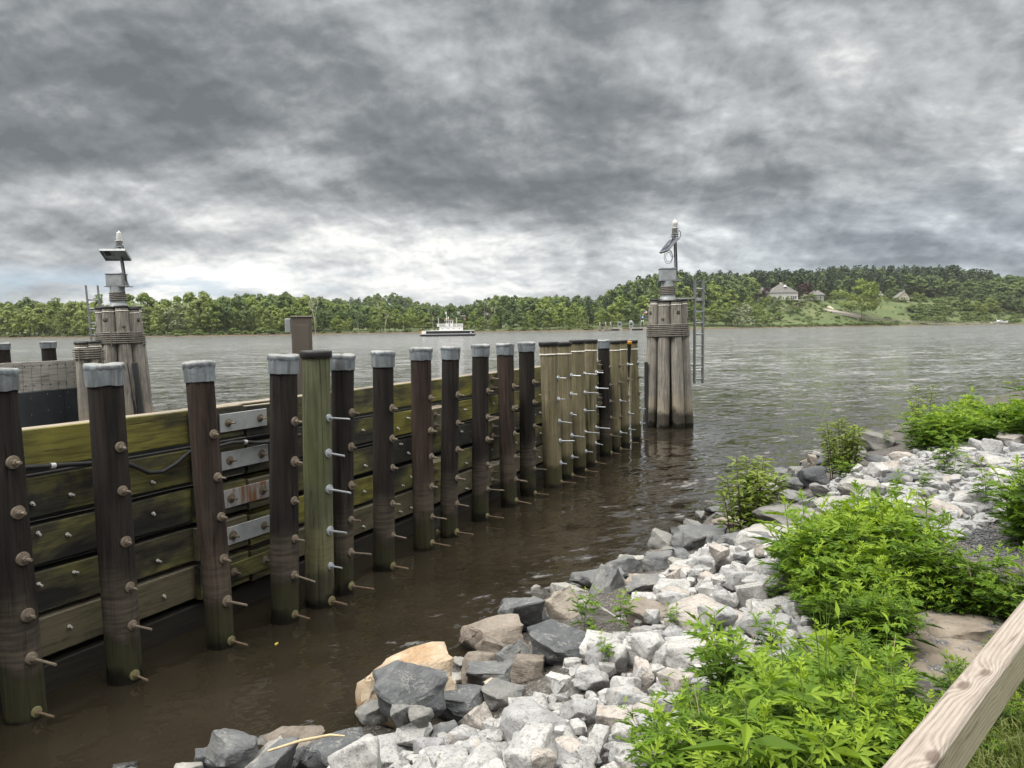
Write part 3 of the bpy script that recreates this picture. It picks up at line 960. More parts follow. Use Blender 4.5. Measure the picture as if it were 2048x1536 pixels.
def metal_cap(root, T, r, seed, tall):
    """sheet collar round the pile head with a folded, wavy lid"""
    s = 40
    rnd = random.Random(seed)
    ax = Vector(T).normalized()
    M = Matrix.Translation(T) @ ax.to_track_quat('Z', 'Y').to_matrix().to_4x4()
    vs, fs = [], []
    drop = [0.012 * mnoise.noise(Vector((math.cos(2 * math.pi * k / s) * 1.6 + seed, math.sin(2 * math.pi * k / s) * 1.6, 3.0))) for k in range(s)]
    prof = ((r * 1.075, -tall), (r * 1.085, -tall * 0.5), (r * 1.09, -0.015))
    for pr, pz in prof:
        for k in range(s):
            a = 2 * math.pi * k / s
            w = 1 + 0.035 * mnoise.noise(Vector((math.cos(a) * 2.2, math.sin(a) * 2.2, pz * 9 + seed)))
            vs.append(M @ Vector((pr * w * math.cos(a), pr * w * math.sin(a), pz + (drop[k] if pz == -tall else 0))))
    for i in range(2):
        for k in range(s):
            l = (k + 1) % s
            fs.append((i * s + k, i * s + l, (i + 1) * s + l, (i + 1) * s + k))
    c = MB().add(vs, fs, 0, True)
    cap = c.build('cap', 'lead_sheet', root)
    vs, fs = [], []
    wav = [mnoise.noise(Vector((math.cos(2 * math.pi * k / s) * 4.6 + seed * 2, math.sin(2 * math.pi * k / s) * 4.6, 0))) for k in range(s)]
    for pr, pz, wz in ((1.10, -0.036, 0.030), (1.13, -0.026, 0.022), (1.14, -0.006, 0.009), (1.07, 0.008, 0.010), (0.55, 0.012, 0.008)):
        for k in range(s):
            a = 2 * math.pi * k / s
            q = pr * r * (1 + 0.02 * wav[(k * 3) % s])
            vs.append(M @ Vector((q * math.cos(a), q * math.sin(a), pz + wz * wav[k] + (0.006 * math.sin(a * 2 + seed) if pz > 0 else 0))))
    for i in range(4):
        for k in range(s):
            l = (k + 1) % s
            fs.append((i * s + k, i * s + l, (i + 1) * s + l, (i + 1) * s + k))
    vs.append(M @ Vector((0, 0, 0.009)))
    for k in range(s):
        fs.append((4 * s + k, 4 * s + (k + 1) % s, 5 * s))
    MB().add(vs, fs, 0, True).build('cap_lid', 'lead_sheet', cap)
    return cap


def tar_cap(root, T, r, seed, mat='tar_cap'):
    ax = Vector(T).normalized()
    M = Matrix.Translation(T) @ ax.to_track_quat('Z', 'Y').to_matrix().to_4x4()
    m = MB()
    m.lathe([(r * 1.03, -0.062), (r * 1.075, -0.058), (r * 1.085, -0.01), (r * 1.06, 0.006), (r * 0.4, 0.012)], 28, 0, True, M)
    return m.build('cap', mat, root)


PMAT = {'creosote': 'creosote_pile', 'reddish': 'reddish_pile', 'green': 'green_pile', 'tan': 'tan_pile', 'orange': 'creosote_pile'}
PILE_OBJ = []
for i, (bx, by, w, tx, ty, kind, lab) in enumerate(PILES):
    B = at(bx, by, 0)
    T = at_depth(tx, ty, B.y)
    dep = (B - CAM_P).length
    r = max(0.115, min(0.2, w / 2 * B.y / FOC * B.y / math.hypot(B.x, B.y)))
    if kind == 'orange':                    # stands behind the front row
        r = 0.085
        B = B - NRM * 0.16; T = at_depth(tx, ty, B.y)
    root = thing('fender_pile', B, lab, 'pile', 'piles along the fender wall')
    PILE_OBJ.append(root)
    Tl = T - B
    vs, fs = shaft(Tl, r * 1.03, r * 0.965, i * 7.3, lump=0.04 if kind == 'reddish' else 0.027, sides=64 if i < 8 else 40, rings=34)
    m = MB().add(vs[:], fs[:-1], 0, True)
    m.add([vs[k] for k in fs[-1]], [tuple(range(len(fs[-1])))], 0)
    m.build('shaft', PMAT[kind], root)
    if kind in ('creosote', 'reddish'):
        metal_cap(root, Tl + Vector((0, 0, 0.012)), r, i * 3.1, random.uniform(.135, .165))
    elif kind == 'orange':
        tar_cap(root, Tl + Vector((0, 0, 0.012)), r, i, 'orange_paint')
    else:
        tar_cap(root, Tl + Vector((0, 0, 0.012)), r, i)
        if kind == 'tan':
            ax = Tl.normalized()
            Mb = Matrix.Translation(Tl - ax * 0.19) @ ax.to_track_quat('Z', 'Y').to_matrix().to_4x4()
            MB().lathe([(r * 1.005, -0.012), (r * 1.03, -0.01), (r * 1.03, 0.01), (r * 1.005, 0.012)], 28, 0, True, Mb).build('strap', 'white_band', root)
    if kind == 'orange':
        continue
    for zc_ in COURSES:
        z = zc_ + random.uniform(-0.03, 0.03)
        if kind in ('green', 'tan'):
            bk = 'shiny' if z > 0.6 and random.random() < 0.75 else ('shiny_short' if z > 0.3 else 'low')
            if kind == 'green' and z > 0.6: bk = 'shiny'
            if i >= 17 and bk.startswith('shiny'): bk = 'shiny_short' if random.random() < .6 else 'mid'
        else:
            bk = 'short' if z > 0.95 else ('mid' if z > 0.6 else ('long' if z > 0.3 else 'low'))
            if i == 3 and 0.3 < z < 0.6: bk = 'long'
        c = Tl * (z / Tl.z)
        an = math.atan2(NRM.y, NRM.x) + random.uniform(-0.06, 0.06)
        p = c + Vector((math.cos(an), math.sin(an), 0)) * (r * 1.0 + 0.004)
        add_bolt(root, p, bk, an, random.uniform(-0.03, 0.06))

# the wall itself: six courses of heavy timbers behind the piles
wall = thing('timber_wall', A, 'long mossy timber fender wall of stacked boards behind the row of piles', 'wall', rz=ANG)
UP = [(WI @ at(p[0], p[1], 0)).x for p in PILES]
END_U = UP[18] + 0.15
cuts = [-2.6, UP[3] - 0.02, UP[7] + 0.02, UP[11], END_U]
VF = 0.205                                   # timber face behind the pile line
CM = [['mossy_timber', 'dark_timber', 'olive_timber', 'olive_timber', 'silted_timber', 'wet_and_shade_timber'],
      ['olive_timber', 'dark_timber', 'olive_timber', 'mossy_timber', 'silted_timber', 'wet_and_shade_timber'],
      ['mossy_timber', 'mossy_timber', 'dark_timber', 'olive_timber', 'silted_timber', 'wet_and_shade_timber'],
      ['olive_timber', 'olive_timber', 'olive_timber', 'olive_timber', 'silted_timber', 'wet_and_shade_timber']]
STUD = MB().tube([(0, 0, 0), (0.05, 0, 0)], 0.0085, 8, 0).tube([(0.006, 0, 0), (0.02, 0, 0)], 0.015, 6, 0, smooth=False).mesh('stud', 'bright_stud', 40)


def beam(x0, x1, y0, y1, z0, z1, seed):
    """sawn timber with slightly wavering edges; second material on the top face"""
    n = max(2, int((x1 - x0) / 0.22))
    vs, fs = [], []
    for k in range(n + 1):
        x = x0 + (x1 - x0) * k / n
        a = 0.006 * mnoise.noise(Vector((x * 1.1, seed, 0)))
        b = 0.007 * mnoise.noise(Vector((x * 1.7, seed, 5)))
        c = 0.006 * mnoise.noise(Vector((x * 2.3, seed, 9)))
        ch = 0.008
        vs += [(x, y0 + a, z0 + ch + c), (x, y0 + a, z1 - ch + b), (x, y0 + a + ch, z1 + b), (x, y1, z1 + b), (x, y1, z0 + c), (x, y0 + a + ch, z0 + c)]
    mi = []
    for k in range(n):
        for j in range(6):
            l = (j + 1) % 6
            fs.append((k * 6 + l, k * 6 + j, (k + 1) * 6 + j, (k + 1) * 6 + l))
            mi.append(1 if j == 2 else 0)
    fs.append((0, 1, 2, 3, 4, 5)); mi.append(0)
    fs.append(tuple(n * 6 + j for j in (5, 4, 3, 2, 1, 0))); mi.append(0)
    m = MB()
    m.v, m.f, m.mi, m.sm = vs, [list(f) for f in fs], mi, [False] * len(fs)
    return m


TIMBERS = {}
for s in range(4):
    for c, zc_ in enumerate(COURSES):
        x0, x1 = cuts[s], cuts[s + 1]
        off = random.uniform(-0.012, 0.012)
        hh = 0.149 if c < 5 else 0.145
        m = beam(x0 + 0.006, x1 - 0.006, VF + off, VF + 0.16 + off, zc_ - hh, zc_ + hh, s * 10 + c)
        mat = CM[s][c]
        top = 'weathered_edge' if c == 0 else ('wet_and_shade_timber' if c in (1, 2, 3) else mat)  # inner course tops painted near black for the shade in the gaps
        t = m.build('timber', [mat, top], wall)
        TIMBERS[(s, c)] = (t, VF + off)
# pale studs: the ends of the spikes that pin the rear sheathing, about two per bay
for i in range(-2, 18):
    u0 = UP[i] if i >= 0 else UP[0] + i * 1.0
    u1 = UP[i + 1] if i >= -1 else u0 + 1.0
    if u1 - u0 < 0.42: continue
    for c, zc_ in enumerate(COURSES[1:5], 1):
        for f in (0.38, 0.72):
            if i == 2: continue
            u = u0 + (u1 - u0) * (f + random.uniform(-0.08, 0.08))
            s = next(k for k in range(4) if cuts[k] <= u <= cuts[k + 1] + 0.5)
            t, y = TIMBERS[(min(s, 3), c)]
            o = bpy.data.objects.new('stud', STUD)
            o.location = (u, y, zc_ + random.uniform(-0.1, 0.1))
            o.rotation_euler = (0, random.uniform(-0.1, 0.35), R(-90) + random.uniform(-0.4, 0.4))
            link(o, t)
# dark sheathing and rear stringers seen through the gaps
MB().box(-2.6, END_U, VF + 0.40, VF + 0.46, -0.9, 1.72).build('rear_sheathing', 'blue_black_panel', wall)
# splice behind the leaning reddish pile: doubled blocks, steel plates, bolts
ua, ub = wall_hit(443, 850, -0.11)[0], wall_hit(533, 845, -0.11)[0]
um = wall_hit(493, 850, -0.10)[0]
blk = ['olive_timber', 'dark_timber', 'olive_timber', 'silted_timber', 'olive_timber']
for c, zc_ in enumerate(COURSES[:5]):
    for k, (x0, x1) in enumerate(((ua - 0.30, um - 0.02), (um + 0.02, ub + 0.22))):
        zs = zc_ - 0.02 * k
        beam(x0, x1, VF - 0.085, VF - 0.014, zs - 0.148, zs + 0.148, 50 + c * 2 + k).build('splice_block', [blk[(c + k) % 5], 'weathered_edge' if c == 0 else blk[(c + k) % 5]], wall)
    m = MB().bbox(ua - 0.02, ub, VF - 0.105, VF - 0.088, zc_ - 0.085, zc_ + 0.085, 0.003)
    pm = ['galvanised_plate', 'galvanised_plate', 'rusty_plate', 'galvanised_plate', 'olive_timber'][c]
    p = m.build('splice_plate', pm, wall)
    if c == 2: p['label'] = 'rust streaked splice plate'
    for x in (ua + 0.07, ub - 0.09):
        add_bolt(p, (x, VF - 0.105, zc_), 'short', R(-90))
# bolted corner blocks that tie neighbouring piles
for n_, (px0, px1, py0, py1, bm_) in enumerate([(860, 894, 815, 862, 'silted_timber'), (862, 895, 922, 972, 'mossy_timber'),
                               (974, 1005, 745, 785, 'olive_timber'), (976, 1008, 838, 882, 'dark_timber'), (976, 1005, 930, 968, 'silted_timber'),
                               (1192, 1204, 722, 748, 'dark_timber'), (1193, 1204, 788, 812, 'dark_timber'), (862, 900, 1050, 1086, 'wet_and_shade_timber'),
                               (1140, 1152, 762, 795, 'mossy_timber'), (1141, 1153, 832, 868, 'mossy_timber')]):
    u0, z1 = wall_hit(px0, py0, 0.02)
    u1, z0 = wall_hit(px1, py1, 0.02)
    _, z0b = wall_hit((px0 + px1) / 2, (py0 + py1) / 2, 0.02)
    hz = 0.5 * abs(wall_hit(px0, py0, 0.02)[1] - wall_hit(px0, py1, 0.02)[1])
    u0, u1 = u0 - 0.05, u1 + 0.1
    m = beam(u0, u1, -0.03, VF - 0.016, z0b - hz, z0b + hz, 90 + n_)
    t = m.build('tie_block', [bm_, 'weathered_edge' if bm_ != 'wet_and_shade_timber' else bm_], wall)
    w_ = u1 - u0
    for fx in (0.28, 0.78):
        for fz in (-0.45, 0.45):
            add_bolt(t, (u0 + w_ * fx, -0.03, z0b + hz * fz), 'mid' if n_ != 7 else 'low', R(-90))

# black hose hanging along the boards
def hang(pts, rad, name, mat):
    m = MB().tube(pts, rad, 8, 0)
    return m.build(name, mat)


def wp(px, py, v):
    u, z = wall_hit(px, py, v)
    return WM @ Vector((u, -v, z))


hz_pts = []
for k in range(25):
    t = k / 24
    px = -60 + 660 * t
    if px < 255: py = 938 - 16 * (px / 255)
    elif px < 385: q = (px - 255) / 130; py = 922 + 40 * math.sin(q * math.pi) * (1 - 0.25 * q) - 24 * q
    else: py = 898 - 24 * ((px - 385) / 215) + 4 * math.sin(px * 0.05)
    hz_pts.append(wp(px, py, -VF + 0.045 if px < 400 else -VF + 0.13))
hose = hang(hz_pts, 0.019, 'hose', 'black_rubber')
tag(hose, 'black rubber hose sagging across the mossy boards between piles', 'hose')
for px, py in ((97, 933), (494, 884)):
    k = min(range(25), key=lambda i: abs(project(hz_pts[i])[0] - px))
    a, b = hz_pts[k], hz_pts[min(k + 1, 24)]
    d = (b - a).normalized() * 0.018
    MB().tube([a - d, a + d], 0.023, 10, 0).build('clip', 'bright_stud', hose)

# ------------------------------------------------------------------ dolphins with navigation lights
def rope_band(parent, rfun, z0, z1, turns, rad=0.016, seed=0, name='wire_rope'):
    """coils of wire rope; rfun(angle, z) gives the distance from the axis"""
    pts = []
    N = 34
    for k in range(turns * N + 1):
        t = k / (turns * N)
        a = 2 * math.pi * k / N
        z = z0 + (z1 - z0) * t + 0.006 * mnoise.noise(Vector((a * 0.7, seed, 0)))
        r = rfun(a, z)
        pts.append((r * math.cos(a), r * math.sin(a), z))
    return MB().tube(pts, rad, 6, 0).build(name, 'wire_rope_steel', parent)


def dolphin(base, label, npile, rb, rt, ztop, pr, phase, lean=(0, 0), post=None, group='pile dolphins', mast=None, mat='weathered_pile', wrap=(2.28, 2.62, 8)):
    root = thing('pile_dolphin', base, label, 'dolphin', group)
    lx, ly = lean

    def axis(z):
        return Vector((lx * z, ly * z, 0))
    angs = [phase + 2 * math.pi * k / npile for k in range(npile)]
    for k, a in enumerate(angs):
        zt = ztop + 0.03 * math.sin(k * 2.3)
        b = Vector((math.cos(a) * rb, math.sin(a) * rb, 0))
        t = Vector((math.cos(a) * rt, math.sin(a) * rt, zt)) + axis(zt)
        vs, fs = shaft(t - b, pr * 1.03, pr * 0.93, k * 5.1 + base.x, lump=0.035, sides=20, rings=20)
        m = MB().add(vs, fs[:-1], 0, True)
        m.add([vs[q] for q in fs[-1]], [tuple(range(len(fs[-1])))], 0)
        p = m.build('pile', mat, root, loc=b)
        ax = (t - b).normalized()
        for dz, mt, nm, h in ((0.0, 'tar_cap', 'pile_cap', 0.05), (-0.13, 'white_band', 'strap', 0.012)):
            Mb = Matrix.Translation((t - b) + ax * (dz + 0.008)) @ ax.to_track_quat('Z', 'Y').to_matrix().to_4x4()
            rr = pr * 0.94
            if nm == 'pile_cap':
                MB().lathe([(rr * 1.02, -h), (rr * 1.10, -h * .9), (rr * 1.12, 0), (rr * .4, 0.012)], 18, 0, True, Mb).build(nm, mt, p)
            else:
                MB().lathe([(rr * 1.0, -h), (rr * 1.05, -h * .9), (rr * 1.05, h * .9), (rr * 1.0, h)], 18, 0, True, Mb).build(nm, mt, p)
        # countersunk through-bolts in the pile heads
        o = Vector((math.cos(a), math.sin(a), 0))
        zb = ztop - (0.32 + 0.16 * (k % 2))
        c = (t - b) * (zb / (t - b).z)
        Mh = Matrix.Translation(c + o * (pr * 0.93)) @ o.to_track_quat('Z', 'Y').to_matrix().to_4x4()
        if k % 2 == 0 or post:
            MB().lathe([(0.052, -0.02), (0.052, 0.006), (0.042, 0.007)], 18, 0, True, Mh).build('bolt_hole', 'black_rubber', p)
            MB().lathe([(0.022, 0.0), (0.022, 0.012), (0.012, 0.02)], 8, 0, False, Mh).build('bolt_head', 'silted_steel', p)
        else:
            add_bolt(p, c + o * pr * 0.95, 'short', a)

    def rf(a, z):
        c = axis(z)
        rr = rb + (rt - rb) * z / ztop
        best = 0.0
        for q in angs:
            d = rr
            ca = math.cos(a - q)
            s = d * math.sin(a - q)
            if abs(s) < pr and ca > 0:
                best = max(best, d * ca + math.sqrt(max(0, pr * pr - s * s)))
        # tight rope bridges the hollows between piles
        flat = (rr + pr) * math.cos(math.pi / npile) / math.cos(((a - phase + math.pi / npile) % (2 * math.pi / npile)) - math.pi / npile) * 1.02
        return max(best, flat * 0.985) + 0.014
    wz0, wz1, turns = wrap
    w = rope_band(root, rf, wz0, wz1, turns, 0.0165, base.x)
    w.location = axis((wz0 + wz1) / 2)
    for a in (phase + 0.25, phase + 1.6, phase + 3.3, phase + 4.8):
        o = Vector((math.cos(a), math.sin(a), 0))
        pts = [o * (rf(a, z) + 0.016) + Vector((0, 0, z)) for z in (wz0 - 0.03, (wz0 + wz1) / 2, wz1 + 0.03)]
        MB().tube(pts, 0.011, 6).build('rope_clip', 'wire_rope_steel', w)
    return root, axis


def nav_light(root, axis, ztop, side, panel_yaw, panel_tilt, pole_dx, lean_pole=0.0, cable=True):
    """king pile, battery box, mast, solar panel and lantern on a dolphin head"""
    c = axis(ztop)
    kz = 0.52
    king = MB()
    vs, fs = shaft(Vector((0, 0, kz)), 0.185, 0.175, 3.0 + side, below=0.05, rings=8, sides=22)
    king.add(vs, fs[:-1], 0, True).add([vs[q] for q in fs[-1]], [tuple(range(len(fs[-1])))], 0)
    k = king.build('king_pile', 'pale_grey_metal', root, loc=c + Vector((0, 0, ztop)))
    MB().lathe([(0.235, 0.0), (0.22, 0.02), (0.205, 0.10), (0.19, 0.11)], 22).build('collar', 'grey_metal', k)
    rope_band(k, lambda a, z: 0.19, 0.15, 0.38, 5, 0.0165, 2.0)
    top = c + Vector((0, 0, ztop + kz))
    # flat base plate and box
    MB().bbox(-0.25, 0.33, -0.16, 0.16, 0, 0.022, 0.004).build('base_plate', 'grey_metal', root, loc=top)
    box = MB().bbox(-0.215, 0.195, -0.15, 0.15, 0.022, 0.315, 0.01)
    b = box.build('battery_box', 'pale_grey_metal', root, loc=top)
    MB().bbox(-0.23, 0.205, -0.165, 0.165, 0.315, 0.335, 0.006).bbox(0.10, 0.20, -0.03, 0.03, 0.335, 0.36, 0.005).build('box_lid', 'grey_metal', b)
    # mast with gusset
    px_ = pole_dx
    mt = Vector((px_ - lean_pole, 0.0, 1.17 if side > 0 else 0.94))
    ms = MB().tube([(px_, 0, 0.02), mt], 0.034, 12)
    ms.add([(px_ - 0.015, -0.006, 0.02), (px_ + 0.10, -0.006, 0.02), (px_ - 0.01, -0.006, 0.34), (px_ - 0.015, 0.006, 0.02), (px_ + 0.10, 0.006, 0.02), (px_ - 0.01, 0.006, 0.34)],
           [(0, 1, 2), (5, 4, 3), (0, 3, 4, 1), (1, 4, 5, 2), (2, 5, 3, 0)])
    mast = ms.build('mast', 'grey_metal', root, loc=top)
    MB().tube([(px_ + 0.035, -0.02, 0.15), (px_ + 0.04 - lean_pole * .5, -0.02, 0.6), mt + Vector((0.03, -0.02, -0.05))], 0.013, 6).build('conduit', 'black_rubber', mast)
    # lantern
    L = mt + top
    ln = MB()
    ln.lathe([(0.105, 0.0), (0.105, 0.014), (0.02, 0.016)], 18).lathe([(0.10, 0.055), (0.10, 0.068), (0.02, 0.07)], 18)
    for a in range(4):
        q = a * math.pi / 2 + 0.4
        ln.tube([(0.085 * math.cos(q), 0.085 * math.sin(q), -0.05), (0.085 * math.cos(q), 0.085 * math.sin(q), 0.09)], 0.008, 6)
    ln.lathe([(0.03, -0.06), (0.03, 0.06)], 10)
    lant = ln.build('lantern', 'grey_metal', root, loc=L)
    MB().lathe([(0.078, 0.07), (0.072, 0.20), (0.085, 0.205), (0.10, 0.21), (0.10, 0.225), (0.07, 0.228)], 20).bbox(0.06, 0.10, -0.02, 0.02, 0.10, 0.13, 0.004).build('lantern_housing', 'lantern_white', lant)
    if side > 0:
        MB().lathe([(0.045, 0.228), (0.05, 0.25), (0.062, 0.29), (0.078, 0.33), (0.072, 0.38), (0.05, 0.41), (0.018, 0.425), (0.006, 0.46), (0.002, 0.50)], 20).build('lens', 'lens_clear', lant)
    else:
        MB().lathe([(0.066, 0.228), (0.072, 0.25), (0.066, 0.33), (0.06, 0.42), (0.058, 0.43), (0.03, 0.44), (0.008, 0.455), (0.003, 0.49)], 20).build('lens', 'lens_clear', lant)
    fl = MB()
    for a in range(6):
        q = a * math.pi / 3
        fl.tube([(0.055 * math.cos(q), 0.055 * math.sin(q), 0.225), (0.066 * math.cos(q), 0.066 * math.sin(q), 0.27)], 0.006, 5)
    fl.build('lens_guard', 'grey_metal', lant)
    # solar panel on a bracket
    pm = MB()
    pm.bbox(-0.30, 0.30, -0.21, 0.21, 0.0, 0.008, 0.002, 0)
    for x0, x1, y0, y1 in ((-0.31, 0.31, -0.22, -0.20), (-0.31, 0.31, 0.20, 0.22), (-0.31, -0.29, -0.20, 0.20), (0.29, 0.31, -0.20, 0.20)):
        pm.box(x0, x1, y0, y1, -0.045, 0.012, 1)
    pm.box(-0.288, 0.288, -0.198, 0.198, -0.012, -0.001, 1)
    pm.box(-0.22, -0.10, -0.15, 0.0, -0.04, -0.0125, 2)
    pan = pm.build('solar_panel', ['cell_blue', 'pale_grey_metal', 'black_rubber'], root)
    Rm = Matrix.Rotation(panel_yaw, 4, 'Z') @ Matrix.Rotation(panel_tilt, 4, 'X')
    offv = Vector((-0.17, 0.0, -0.22)) if side > 0 else Vector((-0.06, -0.10, -0.13))
    pan.matrix_local = Matrix.Translation(L + offv) @ Rm
    br = MB().tube([L + Vector((0, 0, -0.05)), L + offv + Vector((0, 0, 0.0))], 0.02, 6)
    br.tube([L + Vector((-0.05, 0.02, -0.04)), L + offv * 1.2 + Vector((-0.05, 0.02, -0.03))], 0.014, 6)
    br.build('panel_bracket', 'grey_metal', root)
    if cable:
        cb = []
        P0 = L + offv * 1.55 + Vector((0, 0, -0.02))
        for k in range(70):
            t = k / 69
            a = t * 2 * math.pi * 2.2
            rr = 0.13 + 0.035 * math.sin(a * 0.37)
            cb.append(P0 + Vector((rr * 0.72 * math.sin(a) + 0.10, 0.02 * math.cos(a * 0.5), -0.16 + rr * 1.15 * math.cos(a))))
        cb += [Vector(cb[-1]).lerp(L + Vector((0.0, 0, -0.42)), q) + Vector((0, 0, -0.09 * math.sin(q * math.pi))) for q in (0.25, 0.5, 0.75, 1.0)]
        MB().tube(cb, 0.0085, 6).build('cable_loop', 'pale_grey_metal', root)
        # small cables down from the lantern
        MB().tube([L + Vector((0.09, 0, 0.17)), L + Vector((0.15, 0, 0.12)), L + Vector((0.16, 0, 0.02)), L + Vector((0.09, 0, -0.08)), L + Vector((0.02, 0, -0.14))], 0.010, 6).build('lantern_cable', 'black_rubber', root)


def lens_fn(g, b, o):
    put(g, b, Base_Color=(0.7, 0.7, 0.69), Roughness=0.12)
    b.inputs['Transmission Weight'].default_value = 0.2


material('lens_clear', lens_fn)


def ladder(root, x, y, z0, z1, w, yaw, brackets, lean=(0, 0), name='ladder'):
    M = Matrix.Translation((x, y, 0)) @ Matrix.Rotation(yaw, 4, 'Z')
    sh = Vector((lean[0], lean[1], 0))

    def pt(q, z): return M @ Vector((q, 0, z)) + sh * (z - z0)
    rail = MB()
    for q in (-w / 2, w / 2):
        a, b = pt(q, z0), pt(q, z1)
        d = M.to_3x3() @ Vector((0.022, 0, 0)); e = M.to_3x3() @ Vector((0, 0.032, 0))
        rail.add([a - d - e, a + d - e, a + d + e, a - d + e, b - d - e, b + d - e, b + d + e, b - d + e],
                 [(3, 2, 1, 0), (4, 5, 6, 7), (0, 1, 5, 4), (1, 2, 6, 5), (2, 3, 7, 6), (3, 0, 4, 7)])
    r = rail.build(name, 'grey_metal', root)
    z = z0 + 0.12
    while z < z1 - 0.1:
        MB().tube([pt(-w / 2, z), pt(w / 2, z)], 0.021, 8).build('rung', 'pale_grey_metal', r)
        z += 0.305
    for z, tgt in brackets:
        for q in (-w / 2, w / 2):
            MB().tube([pt(q, z), Vector(tgt) + M.to_3x3() @ Vector((q * .6, 0, 0))], 0.02, 4, smooth=False).build('bracket', 'grey_metal', r)
    return r


BR = at(1336, 852, 0)
ZT = 3.36
dR, axR = dolphin(BR, 'weathered pile cluster bound with wire rope at the wall end, bulb lantern on top', 8, 0.53, 0.36, ZT, 0.160, R(-90 + 19), lean=(-0.005, 0.0), wrap=(2.40, 2.74, 7))
nav_light(dR, axR, ZT, +1, R(98), R(-50), 0.21, 0.03)
ladder(dR, 0.89, 0.30, 1.12, 3.94, 0.30, R(30), ((1.62, (0.42, 0.25, 1.62)), (3.42, (0.2, 0.1, 3.42))))
MB().bbox(-0.68, -0.60, -0.30, -0.20, -0.6, 1.75, 0.01).build('rubbing_strip', 'black_rubber', dR)

BL = at(253, 0, 0)
_l = ray(255, 860); _t = 19.2 / _l.y
BL = Vector((CAM_P.x + _l.x * _t, 19.2, 0))
dL, axL = dolphin(BL, 'rope bound pile cluster beyond the near wall, its solar panel seen from below', 8, 0.52, 0.37, 3.33, 0.165, R(-90 - 8), lean=(-0.022, 0.0), wrap=(2.40, 2.70, 6))
nav_light(dL, axL, 3.33, -1, R(6), R(-30), 0.21, 0.10, cable=False)
ladder(dL, -0.80, 0.35, 1.6, 3.92, 0.27, R(22), ((3.32, (-0.2, 0.1, 3.32)), (2.8, (-0.35, 0.1, 2.8))), lean=(-0.05, 0))
for xx, t_ in ((0.46, 0.0), (0.66, 0.0)):
    s_ = MB().bbox(-0.055, 0.055, -0.05, 0.05, -0.5, 1.95, 0.01).build('rubbing_strip', 'black_rubber', dL, loc=(xx, -0.42, 0))
    s_.rotation_euler = (0, R(-5.5), 0)

# short two-pile cluster in front of the left dolphin
_l = ray(190, 860); _t = 17.9 / _l.y
BS = Vector((CAM_P.x + _l.x * _t, 17.9, 0))
dS, axS = dolphin(BS, 'short stub of bound piles under the ladder, left of the taller dolphin', 4, 0.22, 0.185, 2.47, 0.155, R(-110), lean=(-0.02, 0), wrap=(2.06, 2.32, 5), post=True)

# ------------------------------------------------------------------ far fender wall on the left
wl0 = at_depth(-420, 737, 13.0); wl1 = at_depth(166, 718, 18.6)
wl0.z = 0; wl1.z = 0
ul = (wl1 - wl0).normalized(); al = math.atan2(ul.y, ul.x); Ll = (wl1 - wl0).length
lw = thing('sheathed_fender', wl0, 'wall of grey upright planks over black panels, behind the near wall at left', 'wall', rz=al)
pl = MB(); k = 0; x = 0.0
random.seed(9)
while x < Ll - 0.02:
    w = min(random.uniform(0.19, 0.235), Ll - x)
    d = random.uniform(-0.006, 0.006)
    pl.bbox(x + 0.003, x + w - 0.003, d, 0.07 + d, 1.36, 2.05 + random.uniform(-0.006, 0.006), 0.004)
    x += w
pl_o = pl.build('plank_facing', 'grey_plank', lw)
nails = MB()
x = 0.1
while x < Ll:
    for zz in (1.94, 1.50):
        Mh = Matrix.Translation((x, -0.006, zz)) @ Matrix.Rotation(R(90), 4, 'X')
        nails.lathe([(0.016, -0.004), (0.016, 0.004), (0.008, 0.006)], 8, 0, False, Mh)
    x += 0.212
nails.build('nail_heads', 'tar_cap', pl_o)
x = 0.0
while x < Ll:
    m = MB().bbox(x + 0.006, min(x + 1.32, Ll) - 0.006, -0.05, 0.05, -0.6, 1.355, 0.006)
    p = m.build('rubbing_panel', 'blue_black_panel', lw)
    b_ = MB()
    for q in (0.12, 0.45, 0.88, 1.2):
        for zz in (1.24, 0.86, 0.5):
            Mh = Matrix.Translation((x + q, -0.05, zz + 0.04 * math.sin(q * 9))) @ Matrix.Rotation(R(90), 4, 'X')
            b_.lathe([(0.014, -0.002), (0.012, 0.005), (0.004, 0.006)], 8, 0, False, Mh)
    b_.build('panel_screws', 'grey_metal', p)
    x += 1.32
random.seed(31)
for (tx, ty, w, dep, lab) in ((96, 684, 27, 18.3, 'capped pile standing behind the grey plank wall, beside the ladder'),
                              (3, 687, 24, 17.6, 'capped pile behind the grey plank wall, cut by the left edge of the photo')):
    T = at_depth(tx, ty, dep); B = Vector((T.x + 0.05, dep, 0))
    r = 0.165
    root = thing('mooring_pile', B, lab, 'pile', 'piles behind the left wall')
    vs, fs = shaft(T - B, r, r * 0.96, tx * 1.7)
    MB().add(vs, fs[:-1], 0, True).build('shaft', 'creosote_pile', root)
    metal_cap(root, T - B, r, tx, 0.15)

